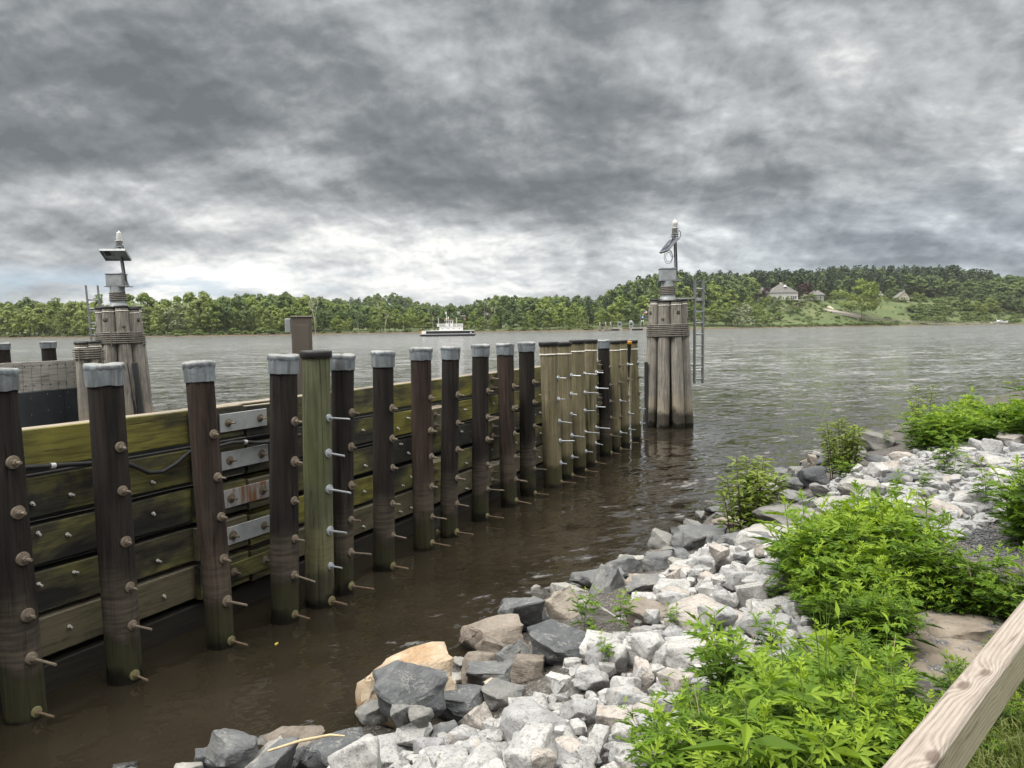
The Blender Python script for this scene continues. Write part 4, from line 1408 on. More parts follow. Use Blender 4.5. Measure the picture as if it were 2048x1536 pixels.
# ------------------------------------------------------------------ taupe electrical enclosure post
dep = 9.6
T = at_depth(598, 634, dep)
B = Vector((T.x + 0.03, dep, 0))
ep = thing('enclosure_post', B, 'square taupe metal post with a small box on its side, behind the green pile', 'post', rz=R(14))
h = T.z
MB().bbox(-0.125, 0.125, -0.125, 0.125, -0.8, h, 0.014).build('post_body', 'taupe_enclosure', ep)
MB().bbox(-0.135, 0.135, -0.135, 0.135, h - 0.012, h + 0.012, 0.008).build('post_lid', 'taupe_enclosure', ep)
MB().bbox(-0.09, 0.09, -0.131, -0.127, h - 1.35, h - 0.10, 0.002).build('access_cover', 'taupe_enclosure', ep)
MB().bbox(-0.20, -0.127, -0.10, 0.10, h - 0.20, h - 0.02, 0.008).build('side_box', 'pale_grey_metal', ep)
MB().bbox(-0.19, 0.19, 0.0, 0.3, -0.8, 1.55, 0.01).build('post_pedestal', 'black_rubber', ep)

# ------------------------------------------------------------------ ferry out on the river
FD = 263.0
fc = at_depth(896, 672.5, FD)
PXM = FD / FOC                                   # metres per photo pixel out there
ferry = thing('ferry', Vector((fc.x, FD, 0)), 'small car ferry with a black hull and white wheelhouse crossing the river', 'ferry')
S = 18.3 / 104.0


def fx(zx): return (290 + (1705 - 290) / 2 - zx) / -12.8 * S      # from the enlarged view to metres


def fz(zy): return (684 - zy) / 12.8 * S


hull = MB()
prof = [(300, 640), (395, 690), (1640, 690), (1700, 635), (1690, 622), (300, 625)]
for y0, y1, inset in ((-3.6, 3.6, 0),):
    n = len(prof)
    vs = [(fx(a), y0, fz(b)) for a, b in prof] + [(fx(a), y1, fz(b)) for a, b in prof]
    vs = [(x, y, z if z > 0.02 else -0.5) for x, y, z in vs]
    fs = [tuple(range(n))[::-1], tuple(range(n, 2 * n))] + [(k, (k + 1) % n, n + (k + 1) % n, n + k) for k in range(n)]
    hull.add(vs, fs)
hull.build('hull', 'hull_black', ferry)
MB().box(fx(470), fx(1650), -3.58, -3.40, fz(624), fz(552)).box(fx(470), fx(1650), 3.40, 3.58, fz(624), fz(552)).build('bulwark', 'hull_black', ferry)
MB().box(fx(470), fx(1655), -3.66, -3.36, fz(552), fz(538)).box(fx(470), fx(1655), 3.36, 3.66, fz(552), fz(538)).box(fx(300), fx(1690), -3.63, -3.585, fz(632), fz(622)).build('rub_rail', 'white_paint', ferry)
MB().box(fx(330), fx(360), -3.3, 3.3, fz(622), fz(540)).build('ramp_gate', 'orange_paint', ferry)
MB().box(fx(362), fx(448), -3.4, -3.2, fz(622), fz(540)).box(fx(362), fx(448), 3.2, 3.4, fz(622), fz(540)).build('ramp_side', 'white_paint', ferry)
MB().box(fx(1575), fx(1612), -3.6, -3.56, fz(606), fz(580)).build('bow_marker', 'white_paint', ferry)
MB().box(fx(300), fx(1690), -3.5, 3.5, fz(622), fz(619)).build('deck', 'grey_metal', ferry)
sup = MB().bbox(fx(805), fx(1388), -3.3, -0.9, fz(619), fz(440), 0.05).build('deckhouse', 'white_paint', ferry)
for q in (878, 1022, 1168, 1310):
    Mh = Matrix.Translation((fx(q), -3.302, fz(492))) @ Matrix.Rotation(R(90), 4, 'X')
    MB().lathe([(0.16, -0.01), (0.16, 0.012), (0.1, 0.014)], 14, 0, False, Mh).build('porthole', 'dark_glass', sup)
MB().bbox(fx(742), fx(1392), -3.4, -0.8, fz(442), fz(434), 0.02).build('upper_deck', 'white_paint', ferry)
rl = MB()
for zz in (372, 392, 412):
    for y in (-3.35, -0.85):
        rl.tube([(fx(748), y, fz(zz)), (fx(960), y, fz(zz))], 0.045, 5)
        rl.tube([(fx(1130), y, fz(zz)), (fx(1384), y, fz(zz))], 0.045, 5)
for q in (748, 790, 840, 890, 940, 1140, 1190, 1240, 1290, 1340, 1384):
    for y in (-3.35, -0.85):
        rl.tube([(fx(q), y, fz(436)), (fx(q), y, fz(370))], 0.05, 5)
rl.build('railing', 'white_paint', ferry)
MB().box(fx(748), fx(800), -3.34, -3.30, fz(436), fz(376)).box(fx(1215), fx(1262), -3.34, -3.30, fz(436), fz(392)).build('rail_panel', 'white_paint', ferry)
wh = MB()
a = [(fx(962), -3.0, fz(436)), (fx(1132), -3.0, fz(436)), (fx(1132), -1.2, fz(436)), (fx(962), -1.2, fz(436))]
b = [(fx(960), -3.0, fz(366)), (fx(1136), -3.0, fz(366)), (fx(1136), -1.2, fz(366)), (fx(960), -1.2, fz(366))]
c = [(fx(936), -3.25, fz(284)), (fx(1146), -3.25, fz(284)), (fx(1146), -0.95, fz(284)), (fx(936), -0.95, fz(284))]
wh.add(a + b + c, [(3, 2, 1, 0), (8, 9, 10, 11)] + [(k + o, (k + 1) % 4 + o, (k + 1) % 4 + 4 + o, k + 4 + o) for o in (0, 4) for k in range(4)])
whl = wh.build('wheelhouse', 'white_paint', ferry)
for q in (962, 1010, 1056, 1104):
    x0, x1 = fx(q - 14), fx(q + 14)
    y0, y1 = -3.0 - 0.25 * (366 - 350) / 82 - 0.012, -3.0 - 0.25 * (366 - 304) / 82 - 0.012
    MB().add([(x0, y0, fz(350)), (x1, y0, fz(350)), (x1, y1, fz(304)), (x0, y1, fz(304)), (x0, y0 + .02, fz(350)), (x1, y0 + .02, fz(350)), (x1, y1 + .02, fz(304)), (x0, y1 + .02, fz(304))],
             [(0, 1, 2, 3), (7, 6, 5, 4), (0, 4, 5, 1), (2, 6, 7, 3), (1, 5, 6, 2), (3, 7, 4, 0)]).build('window', 'dark_glass', whl)
MB().box(fx(1040), fx(1075), -3.03, -3.01, fz(436), fz(368)).build('door', 'siding_grey', whl)
MB().bbox(fx(925), fx(1155), -3.4, -0.85, fz(284), fz(266), 0.03).build('wheelhouse_roof', 'pale_roof_brown', ferry)
mast = MB().tube([(fx(980), -2.0, fz(266)), (fx(980), -2.0, fz(62))], 0.07, 6).box(fx(948), fx(978), -2.02, -1.98, fz(120), fz(78)).build('mast', 'white_paint', ferry)
MB().tube([(fx(1085), -1.6, fz(266)), (fx(1085), -1.6, fz(58))], 0.03, 5).build('antenna', 'pale_grey_metal', ferry)
MB().lathe([(0.10, 0), (0.16, 0.15), (0.14, 0.30), (0.18, 0.45), (0.14, 0.6), (0.10, 0.95), (0.03, 1.0)], 10, M=Matrix.Translation((fx(1024), -2.1, fz(266)))).box(fx(960), fx(1000), -2.4, -1.9, fz(262), fz(242)).build('searchlight', 'white_paint', ferry)
for q in (785, 1240):
    MB().tube([(fx(q), -3.1, fz(440)), (fx(q), -3.1, fz(240)), (fx(q - 12), -3.1, fz(222)), (fx(q - 22), -3.1, fz(228))], 0.075, 6).build('deck_lamp_post', 'white_paint', ferry)
for q in (598, 622):
    MB().tube([(fx(q), -2.2, fz(620)), (fx(q), -2.2, fz(490))], 0.06, 6).build('stanchion', 'white_paint', ferry)
MB().box(fx(700), fx(735), -2.8, -2.2, fz(619), fz(522)).build('deck_locker', 'white_paint', ferry)

# ------------------------------------------------------------------ ferry landing on the far bank
LD = 468.0
M_ = LD / FOC


def lp(px, py): return at_depth(px, py, LD)


yw = 662.5
l0 = lp(1221, yw); land = thing('ferry_landing', Vector((l0.x, LD, 0)), 'concrete ferry landing with two steel gantries on the far bank', 'landing')


def lx(px): return lp(px, 660).x - l0.x


def lz(py): return lp(1240, py).z


for x0, x1, tp in ((1221, 1242, 655.5), (1262, 1286, 655.5)):
    MB().bbox(lx(x0), lx(x1), 0, 9, 1.0, lz(655.2), 0.05).build('pier_deck', 'concrete', land)
    MB().box(lx(x0) + .3, lx(x1) - .3, 0.6, 8.5, -1, 1.0).build('pier_wall', 'dark_steel', land)
MB().bbox(lx(1286), lx(1302), 0, 9, -1, lz(655.0), 0.05).bbox(lx(1239), lx(1245), -0.4, 3, -1, lz(656.5), 0.05).bbox(lx(1259.5), lx(1264), -0.4, 3, -1, lz(656.5), 0.05).build('abutment', 'concrete', land)
MB().box(lx(1244), lx(1261), 0.5, 14, 0.9, 1.25).build('transfer_span', 'dark_steel', land)
for x0, x1 in ((1236.0, 1244.0), (1259.0, 1267.0)):
    gn = MB()
    for q in (x0, x1 - 1.3):
        gn.box(lx(q), lx(q + 1.3), 1, 2.2, lz(655.2), lz(644))
    gn.box(lx(x0) - .05, lx(x1) + .05, 0.9, 2.3, lz(646.2), lz(643.2)).box(lx(x0), lx(x1), 0.98, 2.2, lz(653.5), lz(651.0))
    go = gn.build('gantry', 'pale_grey_metal', land)
    MB().box(lx(x0 + 2.2), lx(x1 - 2.2), 1.2, 1.9, lz(651.2), lz(648.0)).build('winch', 'cell_blue', go)
for q in (1261, 1264):
    MB().lathe([(0.3, -0.4), (0.35, 0), (0.2, 0.35)], 10, M=Matrix.Translation((lx(q), 1.4, lz(642.6)))).build('flood_lamp', 'white_paint', land)
rl = MB()
for q in (1268, 1272, 1276, 1280):
    rl.tube([(lx(q), 0.3, lz(655)), (lx(q), 0.3, lz(650.5))], 0.07, 5)
rl.tube([(lx(1268), 0.3, lz(650.5)), (lx(1290), 0.3, lz(650.5))], 0.06, 5)
rl.build('railing', 'pale_grey_metal', land)
for px_, wpx, hpx, lab in ((1197.5, 5.6, 648.5, 'pile dolphin with a white lantern on the far bank, left of the landing'), (1209, 5, 648.5, 'middle one of three small dolphins in front of the far landing'), (1219, 4.6, 648.5, 'small dolphin of pale piles touching the far landing deck')):
    B = lp(px_, 664.5); B.z = 0; B.y -= 6
    dd = thing('far_dolphin', B, lab, 'dolphin', 'dolphins at the far landing')
    w = wpx * M_ / 2
    for k in range(5):
        a = k * 2 * math.pi / 5
        MB().tube([(math.cos(a) * w * 0.8, math.sin(a) * w * .8, -1), (math.cos(a) * w * .5, math.sin(a) * w * .5, lz(650 + 1.0 * (k % 2)))], 0.32, 7).build('pile', 'weathered_pile', dd)
    MB().lathe([(0.25, 0), (0.3, 0.9), (0.22, 1.1), (0.3, 1.3), (0.12, 2.0)], 10, M=Matrix.Translation((0, 0, lz(650)))).build('lantern', 'lantern_white', dd)
for px_, top, py0, py1, mat, lab in ((1284.5, 627, 632, 637, 'flag_blue', 'blue flag with a pale shield flying at the far ferry landing'), (1290.5, 617, 622, 626.5, 'flag_red', 'red and white striped flag on a pole beside the blue flag')):
    b0 = lp(px_, 652); b0.y += 5
    fp = thing('flagpole', Vector((b0.x, b0.y, lz(655.5))), lab, 'flag', 'flags at the far landing')
    Zt = lz(top) - lz(655.5)
    MB().tube([(0, 0, 0), (0, 0, Zt)], [0.11, 0.06], 8).build('pole', 'pale_grey_metal', fp)
    zt, zb = lz(py0) - lz(655.5), lz(py1) - lz(655.5)
    Lf = 7.0 * M_
    fl = MB()

    def cloth(m, x0, x1, z0, z1, mi, n=10, dy=0.0):
        vs, fs = [], []
        for k in range(n + 1):
            x = x0 + (x1 - x0) * k / n
            y = 0.14 * math.sin(x * 3.2) + dy
            for z in (z0, z1):
                vs.append((x + 0.06, y, z - 0.12 * x)); vs.append((x + 0.06, y + 0.03, z - 0.12 * x))
        for k in range(n):
            a = k * 4
            fs += [(a, a + 4, a + 6, a + 2), (a + 3, a + 7, a + 5, a + 1), (a + 2, a + 6, a + 7, a + 3), (a, a + 1, a + 5, a + 4)]
        m.add(vs, fs, mi)
    if mat == 'flag_red':
        for s in range(7):
            h = (zt - zb) / 7
            cloth(fl, 0.0, Lf, zb + s * h, zb + (s + 1) * h, 0 if s % 2 == 0 else 1)
        cloth(fl, 0.0, Lf * 0.42, zb + (zt - zb) * 0.45, zt, 2, dy=-0.02)
        fl.build('flag', ['flag_red', 'white_paint', 'flag_blue'], fp)
    else:
        cloth(fl, 0.0, Lf, zb, zt, 0)
        cloth(fl, Lf * 0.33, Lf * 0.66, zb + (zt - zb) * 0.28, zb + (zt - zb) * 0.78, 1, 4, dy=-0.02)
        fl.build('flag', ['flag_blue', 'white_paint'], fp)
for q in (1284.8, 1288.0):
    b0 = lp(q, 652); b0.y += 3
    lmp = thing('lamp_post', Vector((b0.x, b0.y, lz(655.3))), 'white globe lamp post beside the far flagpoles, ' + ('left one' if q < 1286 else 'right one') + ' of the pair', 'lamp post', 'lamps at the far landing')
    MB().tube([(0, 0, 0), (0, 0, 3.6)], 0.09, 6).build('pole', 'dark_steel', lmp)
    MB().lathe([(0.1, 3.5), (0.32, 3.8), (0.32, 4.1), (0.1, 4.35)], 10).build('globe', 'white_paint', lmp)

# ------------------------------------------------------------------ houses on the right bank
def hip_roof(m, x0, x1, y0, y1, z0, h, ridge, mi=0, over=0.5):
    x0 -= over; x1 += over; y0 -= over; y1 += over
    cy = (y0 + y1) / 2; cx = (x0 + x1) / 2
    r = ridge / 2
    vs = [(x0, y0, z0), (x1, y0, z0), (x1, y1, z0), (x0, y1, z0), (cx - r, cy, z0 + h), (cx + r, cy, z0 + h),
          (x0, y0, z0 - .2), (x1, y0, z0 - .2), (x1, y1, z0 - .2), (x0, y1, z0 - .2)]
    m.add(vs, [(0, 1, 5, 4), (1, 2, 5), (2, 3, 4, 5), (3, 0, 4), (6, 7, 1, 0), (7, 8, 2, 1), (8, 9, 3, 2), (9, 6, 0, 3), (9, 8, 7, 6)], mi)


def window(parent, x, z, w, h, y, mull=1):
    f = MB().box(x - w / 2 - .12, x + w / 2 + .12, y - 0.06, y - 0.005, z - .12, z + h + .12).build('window', 'white_paint', parent)
    p = MB().box(x - w / 2, x + w / 2, y - 0.075, y - 0.063, z, z + h)
    p.build('pane', 'dark_glass', f)
    for k in range(1, mull + 1):
        MB().box(x - w / 2 + w * k / (mull + 1) - .05, x - w / 2 + w * k / (mull + 1) + .05, y - 0.095, y - 0.078, z, z + h).build('mullion', 'white_paint', f)
    return f


HD = 700.0


def hp(px, py, D=HD): return at_depth(px, py, D)


def hx(px, o, D=HD): return hp(px, 590, D).x - o.x


sc_h = HD / FOC
o = hp(1566, 600); hm = thing('house', o, 'large house with a tall grey hipped roof and white walls on the far hillside', 'house')
MB().box(hx(1540.5, o), hx(1596, o), 0, 16, -5, 7.0 * 1.0).build('wall', 'siding_white', hm)
m = MB(); hip_roof(m, hx(1540.5, o), hx(1596, o), 0, 16, 6.9, 8.6, 2.0); rf = m.build('roof', 'roof_grey', hm)
MB().box(-0.5, 1.6, 7.2, 8.8, 13.5, 16.6).build('chimney', 'siding_cream', rf)
MB().add([(1.9, 3.0, 12.2), (5.0, 3.0, 12.2), (3.4, 3.0, 14.2), (1.9, 8, 12.2), (5.0, 8, 12.2), (3.4, 8, 14.2)], [(0, 1, 2), (5, 4, 3), (0, 3, 4, 1), (1, 4, 5, 2), (2, 5, 3, 0)]).build('dormer', 'white_paint', rf)
for q in (1546, 1551, 1557, 1562, 1567):
    window(hm, hx(q, o), 1.0, 1.4, 1.5, 0, 0)
for q in (1583, 1587.3, 1591.6):
    window(hm, hx(q, o), 0.3, 1.6, 3.4, 0, 1)
MB().box(hx(1560, o), hx(1604, o), -3.5, -0.02, -0.35, 0.0).build('terrace', 'white_paint', hm)
o = hp(1528, 599, 712); hg = thing('garage_wing', o, 'low white wing with square windows left of the large hipped house', 'house')
MB().box(hx(1520, o, 712), hx(1539.0, o, 712), 0, 12, -5, 5.2).build('wall', 'siding_white', hg)
m = MB(); hip_roof(m, hx(1518, o, 712), hx(1540, o, 712), 0, 12, 5.1, 6.5, 1.5); m.build('roof', 'roof_grey', hg)
for q in (1527, 1530.5, 1534):
    window(hg, hx(q, o, 712), 1.2, 1.1, 2.2, 0, 0)
o = hp(1637, 600, 715); h2 = thing('house', o, 'smaller grey roofed house right of the purple tree', 'house')
MB().box(hx(1624, o, 715), hx(1648, o, 715), 0, 10, -5, 5.0).build('wall', 'siding_grey', h2)
m = MB(); hip_roof(m, hx(1622, o, 715), hx(1650, o, 715), 0, 10, 4.9, 4.6, 4.0); m.build('roof', 'roof_grey', h2)
for q in (1628, 1634, 1641):
    window(h2, hx(q, o, 715), 1.2, 1.3, 2.0, 0, 0)
MB().box(hx(1617, o, 715), hx(1633, o, 715), -2.2, -2.0, -0.5, 1.6).build('garden_wall', 'white_paint', h2)
GD = 757.0
o = hp(1760, 599, GD); gz = thing('gazebo', o, 'small grey gazebo with a pointed roof right of the big lone maple', 'gazebo')
MB().lathe([(3.2, 0), (3.2, 0.5), (2.9, 0.5)], 8, 0, False).build('base', 'siding_white', gz)
for k in range(8):
    a = k * math.pi / 4 + .39
    MB().tube([(2.8 * math.cos(a), 2.8 * math.sin(a), 0.5), (2.8 * math.cos(a), 2.8 * math.sin(a), 4.4)], 0.22, 5).build('post', 'siding_white', gz)
MB().lathe([(3.6, 4.3), (3.5, 4.5), (1.2, 6.1), (1.2, 6.8), (1.4, 6.85), (0.05, 8.2)], 8, 0, False).build('roof', 'siding_grey', gz)
MB().lathe([(2.85, 0.5), (2.85, 1.5)], 8, 0, False).build('balustrade', 'siding_grey', gz)
o = hp(1808, 599, GD); ct = thing('cottage', o, 'small cream cottage with a steep gable at the edge of the pines', 'house')
ca, cb = hx(1796, o, GD), hx(1819, o, GD)
MB().add([(ca, 0, -8), (cb, 0, -8), (cb, 0, 2.2), (hx(1810, o, GD), 0, 7.4), (ca, 0, 2.2), (ca, 9, -8), (cb, 9, -8), (cb, 9, 2.2), (hx(1810, o, GD), 9, 7.4), (ca, 9, 2.2)],
         [(0, 1, 2, 3, 4), (9, 8, 7, 6, 5), (0, 5, 6, 1), (1, 6, 7, 2), (4, 9, 5, 0)]).build('wall', 'siding_cream', ct)
mr = MB()
for (xa, za), (xb, zb) in (((ca - .8, 1.75), (hx(1810, o, GD), 7.6)), ((cb + .8, 1.75), (hx(1810, o, GD), 7.6))):
    mr.add([(xa, -.5, za), (xb, -.5, zb), (xb, 9.5, zb), (xa, 9.5, za), (xa, -.5, za + .35), (xb, -.5, zb + .35), (xb, 9.5, zb + .35), (xa, 9.5, za + .35)],
           [(0, 1, 2, 3), (7, 6, 5, 4), (0, 4, 5, 1), (1, 5, 6, 2), (2, 6, 7, 3), (3, 7, 4, 0)])
cr = mr.build('roof', 'roof_grey', ct)
MB().box(1.0, 2.2, 3, 4.2, 6.2, 10.0).build('chimney', 'siding_grey', cr)
for q in (1804, 1809, 1814):
    window(ct, hx(q, o, GD), 0.6, 1.0, 1.5, 0, 0)
window(ct, hx(1810, o, GD), 3.6, 1.0, 1.3, 0, 0)
for px_, py_, D_, w_, h_, nm in ((984, 640, 560, 15, 6, 'grey shingled house half hidden by trees right of the ferry'), (916, 640, 575, 12, 5, 'low grey roof among the trees above the ferry')):
    o = hp(px_, py_, D_); hh = thing('house', o, nm, 'house')
    MB().box(-w_ / 2, w_ / 2, 0, 9, -6, h_ * .55).build('wall', 'siding_grey' if px_ > 950 else 'pale_roof_brown', hh)
    m = MB(); hip_roof(m, -w_ / 2, w_ / 2, 0, 9, h_ * .54, h_ * .75, w_ * .6); m.build('roof', 'roof_grey', hh)
    for q in (-.3, 0, .3):
        window(hh, q * w_, 0.6, 1.1, 1.6, 0, 0)

# pier, footbridge, boat, path and boulder
pr = thing('pier', Vector((0, 0, 0)), 'long wooden footbridge and pier running down to the water on the right bank', 'pier')
pts = [at_depth(1716, 633.5, 672), at_depth(1760, 638.5, 676), at_depth(1820, 643.5, 682), at_depth(1888, 646.6, 690), at_depth(1940, 646.2, 698), at_depth(1992, 645.8, 706)]
pr.location = pts[0]
dk = MB(); rlm = MB(); ps = MB()
for a, b in zip(pts[:-1], pts[1:]):
    a = a - pts[0]; b = b - pts[0]
    d = (b - a).normalized(); s = Vector((-d.y, d.x, 0)) * 1.1
    dk.add([a - s, b - s, b + s, a + s] + [q - Vector((0, 0, .5)) for q in (a - s, b - s, b + s, a + s)], [(0, 1, 2, 3), (7, 6, 5, 4), (4, 5, 1, 0), (5, 6, 2, 1), (6, 7, 3, 2), (7, 4, 0, 3)])
    for sg in (-1, 1):
        rlm.tube([a + s * sg + Vector((0, 0, 1.0)), b + s * sg + Vector((0, 0, 1.0))], 0.09, 5)
    n = max(2, int((b - a).length / 3.4))
    for k in range(n):
        q = a.lerp(b, k / n)
        for sg in (-1, 1):
            rlm.tube([q + s * sg, q + s * sg + Vector((0, 0, 1.0))], 0.08, 5)
            if k % 2 == 0:
                ps.tube([q + s * sg + Vector((0, 0, 1.3 if a.x > 70 else -.2)), Vector((q.x + s.x * sg, q.y + s.y * sg, -pts[0].z - 1))], 0.17, 6)
dk.build('deck', 'pier_wood', pr); rlm.build('railing', 'pier_wood', pr); ps.build('pilings', 'pier_wood', pr)
bp = at_depth(1999, 649, 712)
boat = thing('motorboat', Vector((bp.x, 712, 0.9)), 'white motorboat on a lift at the end of the pier', 'boat')
bs = 712 / FOC
hb = []
L2 = 17 * bs
secs = [(-1.0, .75, 0.9), (-0.5, .95, 0.95), (0.1, 1.0, 1.0), (0.55, .8, 1.1), (0.85, .4, 1.25), (1.0, .03, 1.35)]
vs, fs = [], []
for t, w, hgt in secs:
    x = t * L2
    vs += [(x, 0, 0.25 * max(0, t) ** 2 * 3), (x, -1.5 * w * .8, 0.7), (x, -1.6 * w, 1.9 * hgt), (x, 1.6 * w, 1.9 * hgt), (x, 1.5 * w * .8, 0.7)]
for k in range(len(secs) - 1):
    for j in range(5):
        l = (j + 1) % 5
        fs.append((k * 5 + j, k * 5 + l, k * 5 + 5 + l, k * 5 + 5 + j))
fs += [(0, 1, 2, 3, 4), tuple((len(secs) - 1) * 5 + j for j in (4, 3, 2, 1, 0))]
MB().add(vs, fs).build('hull', 'white_paint', boat)
MB().bbox(-L2 * .25, L2 * .3, -1.1, 1.1, 1.9, 3.3, 0.3).build('cabin', 'white_paint', boat)
MB().box(-L2 * .1, L2 * .25, -1.13, -1.105, 2.4, 3.0).build('windscreen', 'dark_glass', boat)
MB().box(-L2 * .95, L2 * .9, -1.62, -1.55, 1.2, 1.35).build('stripe', 'hull_black', boat)
MB().tube([(-L2 * .35, 0, 1.9), (-L2 * .35, 0, 5.2)], 0.12, 6).build('mast', 'white_paint', boat)
MB().box(-L2 * .5, -L2 * .4, -1.6, 1.6, -2.0, .2).box(L2 * .3, L2 * .4, -1.6, 1.6, -2.0, .35).build('lift_frame', 'pier_wood', boat)

# garden path climbing the lawn
pp = [(1722, 634, 672), (1700, 629.5, 676), (1675, 625.5, 680), (1650, 622, 684), (1628, 621, 687)]
pv, pf = [], []
pts = []
for k, (a, b, c) in enumerate(pp):
    q = at_depth(a, b, c); q2 = at_depth(a, b - 3.4, c + 3)
    pv += [q + Vector((0, 0, .5)), q2 + Vector((0, 0, .5)), q - Vector((0, 0, 1.5)), q2 - Vector((0, 0, 1.5))]
for k in range(len(pp) - 1):
    i0 = k * 4
    pf += [(i0, i0 + 4, i0 + 5, i0 + 1), (i0, i0 + 2, i0 + 6, i0 + 4)]
pathm = MB().add(pv, pf).build('path', 'path_gravel')
tag(pathm, 'pale path winding down the far lawn to the footbridge', kind='structure')

# ------------------------------------------------------------------ trees on the far bank
def crown_arrays(rng, kind, nleaf, leaf):
    """a crown of leaf clumps for a tree 1 m tall and about 0.7 m wide (unit size); returns quads"""
    C, S = [], []
    if kind == 'pine':
        for t in np.linspace(0.22, 0.97, 15):
            reach = (0.27 * (1 - t) ** 0.55 + 0.03) * rng.uniform(0.75, 1.2)
            n = 3 + int(6 * (1 - t))
            a0 = rng.uniform(0, 6.28)
            for k in range(n):
                a = a0 + 6.283 * k / n + rng.uniform(-.35, .35)
                r = reach * rng.uniform(0.6, 1.1)
                for q in (0.35, 0.7, 1.0):
                    C.append((math.cos(a) * r * q, math.sin(a) * r * q, t + 0.035 * q + rng.uniform(-.012, .012)))
                    S.append((0.055 + .035 * (1 - t), 0.055 + .035 * (1 - t), 0.017))
    elif kind == 'bush':
        for k in range(14):
            a = rng.uniform(0, 6.28); r = rng.uniform(0, 0.55) ** 0.8
            C.append((math.cos(a) * r, math.sin(a) * r, rng.uniform(0.12, 0.8) * (1 - .55 * r)))
            S.append((.24, .24, .19))
    else:
        base = {'willow': 0.10, 'maple': 0.2, 'oak': 0.22, 'silver': 0.12, 'purple': 0.12, 'lone': 0.26}.get(kind, 0.18)
        wid = {'willow': 0.30, 'maple': 0.38, 'oak': 0.36, 'silver': 0.42, 'purple': 0.52, 'lone': 0.55}.get(kind, 0.36)
        n = 52 if kind != 'lone' else 70
        for k in range(n):
            u = rng.uniform(0, 1); a = rng.uniform(0, 6.28)
            z = base + (0.97 - base) * u
            prof = math.sin(math.pi * min(1, (u * 0.90 + 0.10)) ** (0.8 if kind != 'willow' else 0.65)) ** 0.6
            r = wid * prof * rng.uniform(0.25, 1.0) ** 0.6
            C.append((math.cos(a) * r, math.sin(a) * r, z + rng.uniform(-.03, .03)))
            s = rng.uniform(0.07, 0.125) * (1.1 if kind == 'lone' else 1)
            S.append((s, s, s * 0.72))
    C = np.array(C); S = np.array(S)
    w = S[:, 0] ** 1.5; w /= w.sum()
    pick = rng.choice(len(C), nleaf, p=w)
    d = rng.normal(size=(nleaf, 3)); d /= np.linalg.norm(d, axis=1)[:, None]
    d[:, 2] = np.abs(d[:, 2]) * np.where(rng.random(nleaf) < .75, 1, -1)
    pos = C[pick] + d * S[pick] * rng.uniform(0.55, 1.05, (nleaf, 1))
    nrm = d * 1.0 + rng.normal(size=(nleaf, 3)) * 0.30 + np.array([0, 0, .30])
    nrm /= np.linalg.norm(nrm, axis=1)[:, None]
    t = np.cross(nrm, rng.normal(size=(nleaf, 3))); t /= np.linalg.norm(t, axis=1)[:, None]
    b = np.cross(nrm, t)
    sz = leaf * rng.uniform(0.6, 1.3, (nleaf, 1))
    q = np.stack([pos - t * sz, pos - b * sz * 0.62, pos + t * sz, pos + b * sz * 0.62], 1)
    tint = np.repeat(np.clip(0.5 + 0.22 * rng.normal(size=len(C))[pick] + 0.12 * rng.normal(size=nleaf), 0, 1), 4)
    return q.reshape(-1, 3), tint


def quads(n):
    return np.arange(n * 4).reshape(-1, 4)


rngT = np.random.default_rng(7)
KMAT = {'willow': 'willow_leaf', 'maple': 'maple_leaf', 'oak': 'oak_leaf', 'pine': 'pine_needle', 'silver': 'silver_leaf', 'purple': 'purple_leaf', 'bush': 'scrub_leaf', 'lone': 'maple_leaf'}
NLEAF = {'willow': 1100, 'maple': 1300, 'oak': 1300, 'pine': 1300, 'silver': 1000, 'purple': 1200, 'bush': 420, 'lone': 2400}
LSIZE = {'willow': .040, 'maple': .042, 'oak': .042, 'pine': .030, 'silver': .044, 'purple': .05, 'bush': .10, 'lone': .034}
CROWN, ARR = {}, {}
for kd in KMAT:
    CROWN[kd], ARR[kd] = [], []
    for vv in range(1 if kd in ('lone',) else 4):
        q, t = crown_arrays(rngT, kd, NLEAF[kd], LSIZE[kd])
        CROWN[kd].append(np_mesh(kd + '_crown', q, quads(len(q) // 4), KMAT[kd], tint=t))
        # a lighter version for the far woods
        q2, t2 = crown_arrays(rngT, kd, int(NLEAF[kd] * .32), LSIZE[kd] * 1.55)
        ARR[kd].append((q2, t2))


def trunk_mesh(rng, h_top, r, limbs, mat, spread=0.2):
    m = MB()
    pts = [Vector((0, 0, -0.03)), Vector((rng.uniform(-.01, .01), rng.uniform(-.01, .01), h_top * .4)), Vector((rng.uniform(-.03, .03), rng.uniform(-.03, .03), h_top))]
    m.tube(pts, [r, r * .75, r * .3], 7)
    for k in range(limbs):
        t = rng.uniform(.35, .8)
        a = rng.uniform(0, 6.28)
        p = pts[1].lerp(pts[2], t * .8)
        e = p + Vector((math.cos(a) * spread, math.sin(a) * spread, rng.uniform(.1, .26)))
        m.tube([p, p.lerp(e, .5) + Vector((0, 0, .02)), e], [r * .45, r * .3, r * .1], 5)
    return m.mesh('trunk', mat)


TRUNK = [trunk_mesh(rngT, .62, .013, 5, 'bark') for _ in range(3)]
TRUNK_P = [trunk_mesh(rngT, .9, .012, 0, 'bark') for _ in range(2)]
TRUNK_W = [trunk_mesh(rngT, .6, .010, 5, 'pale_bark') for _ in range(2)]


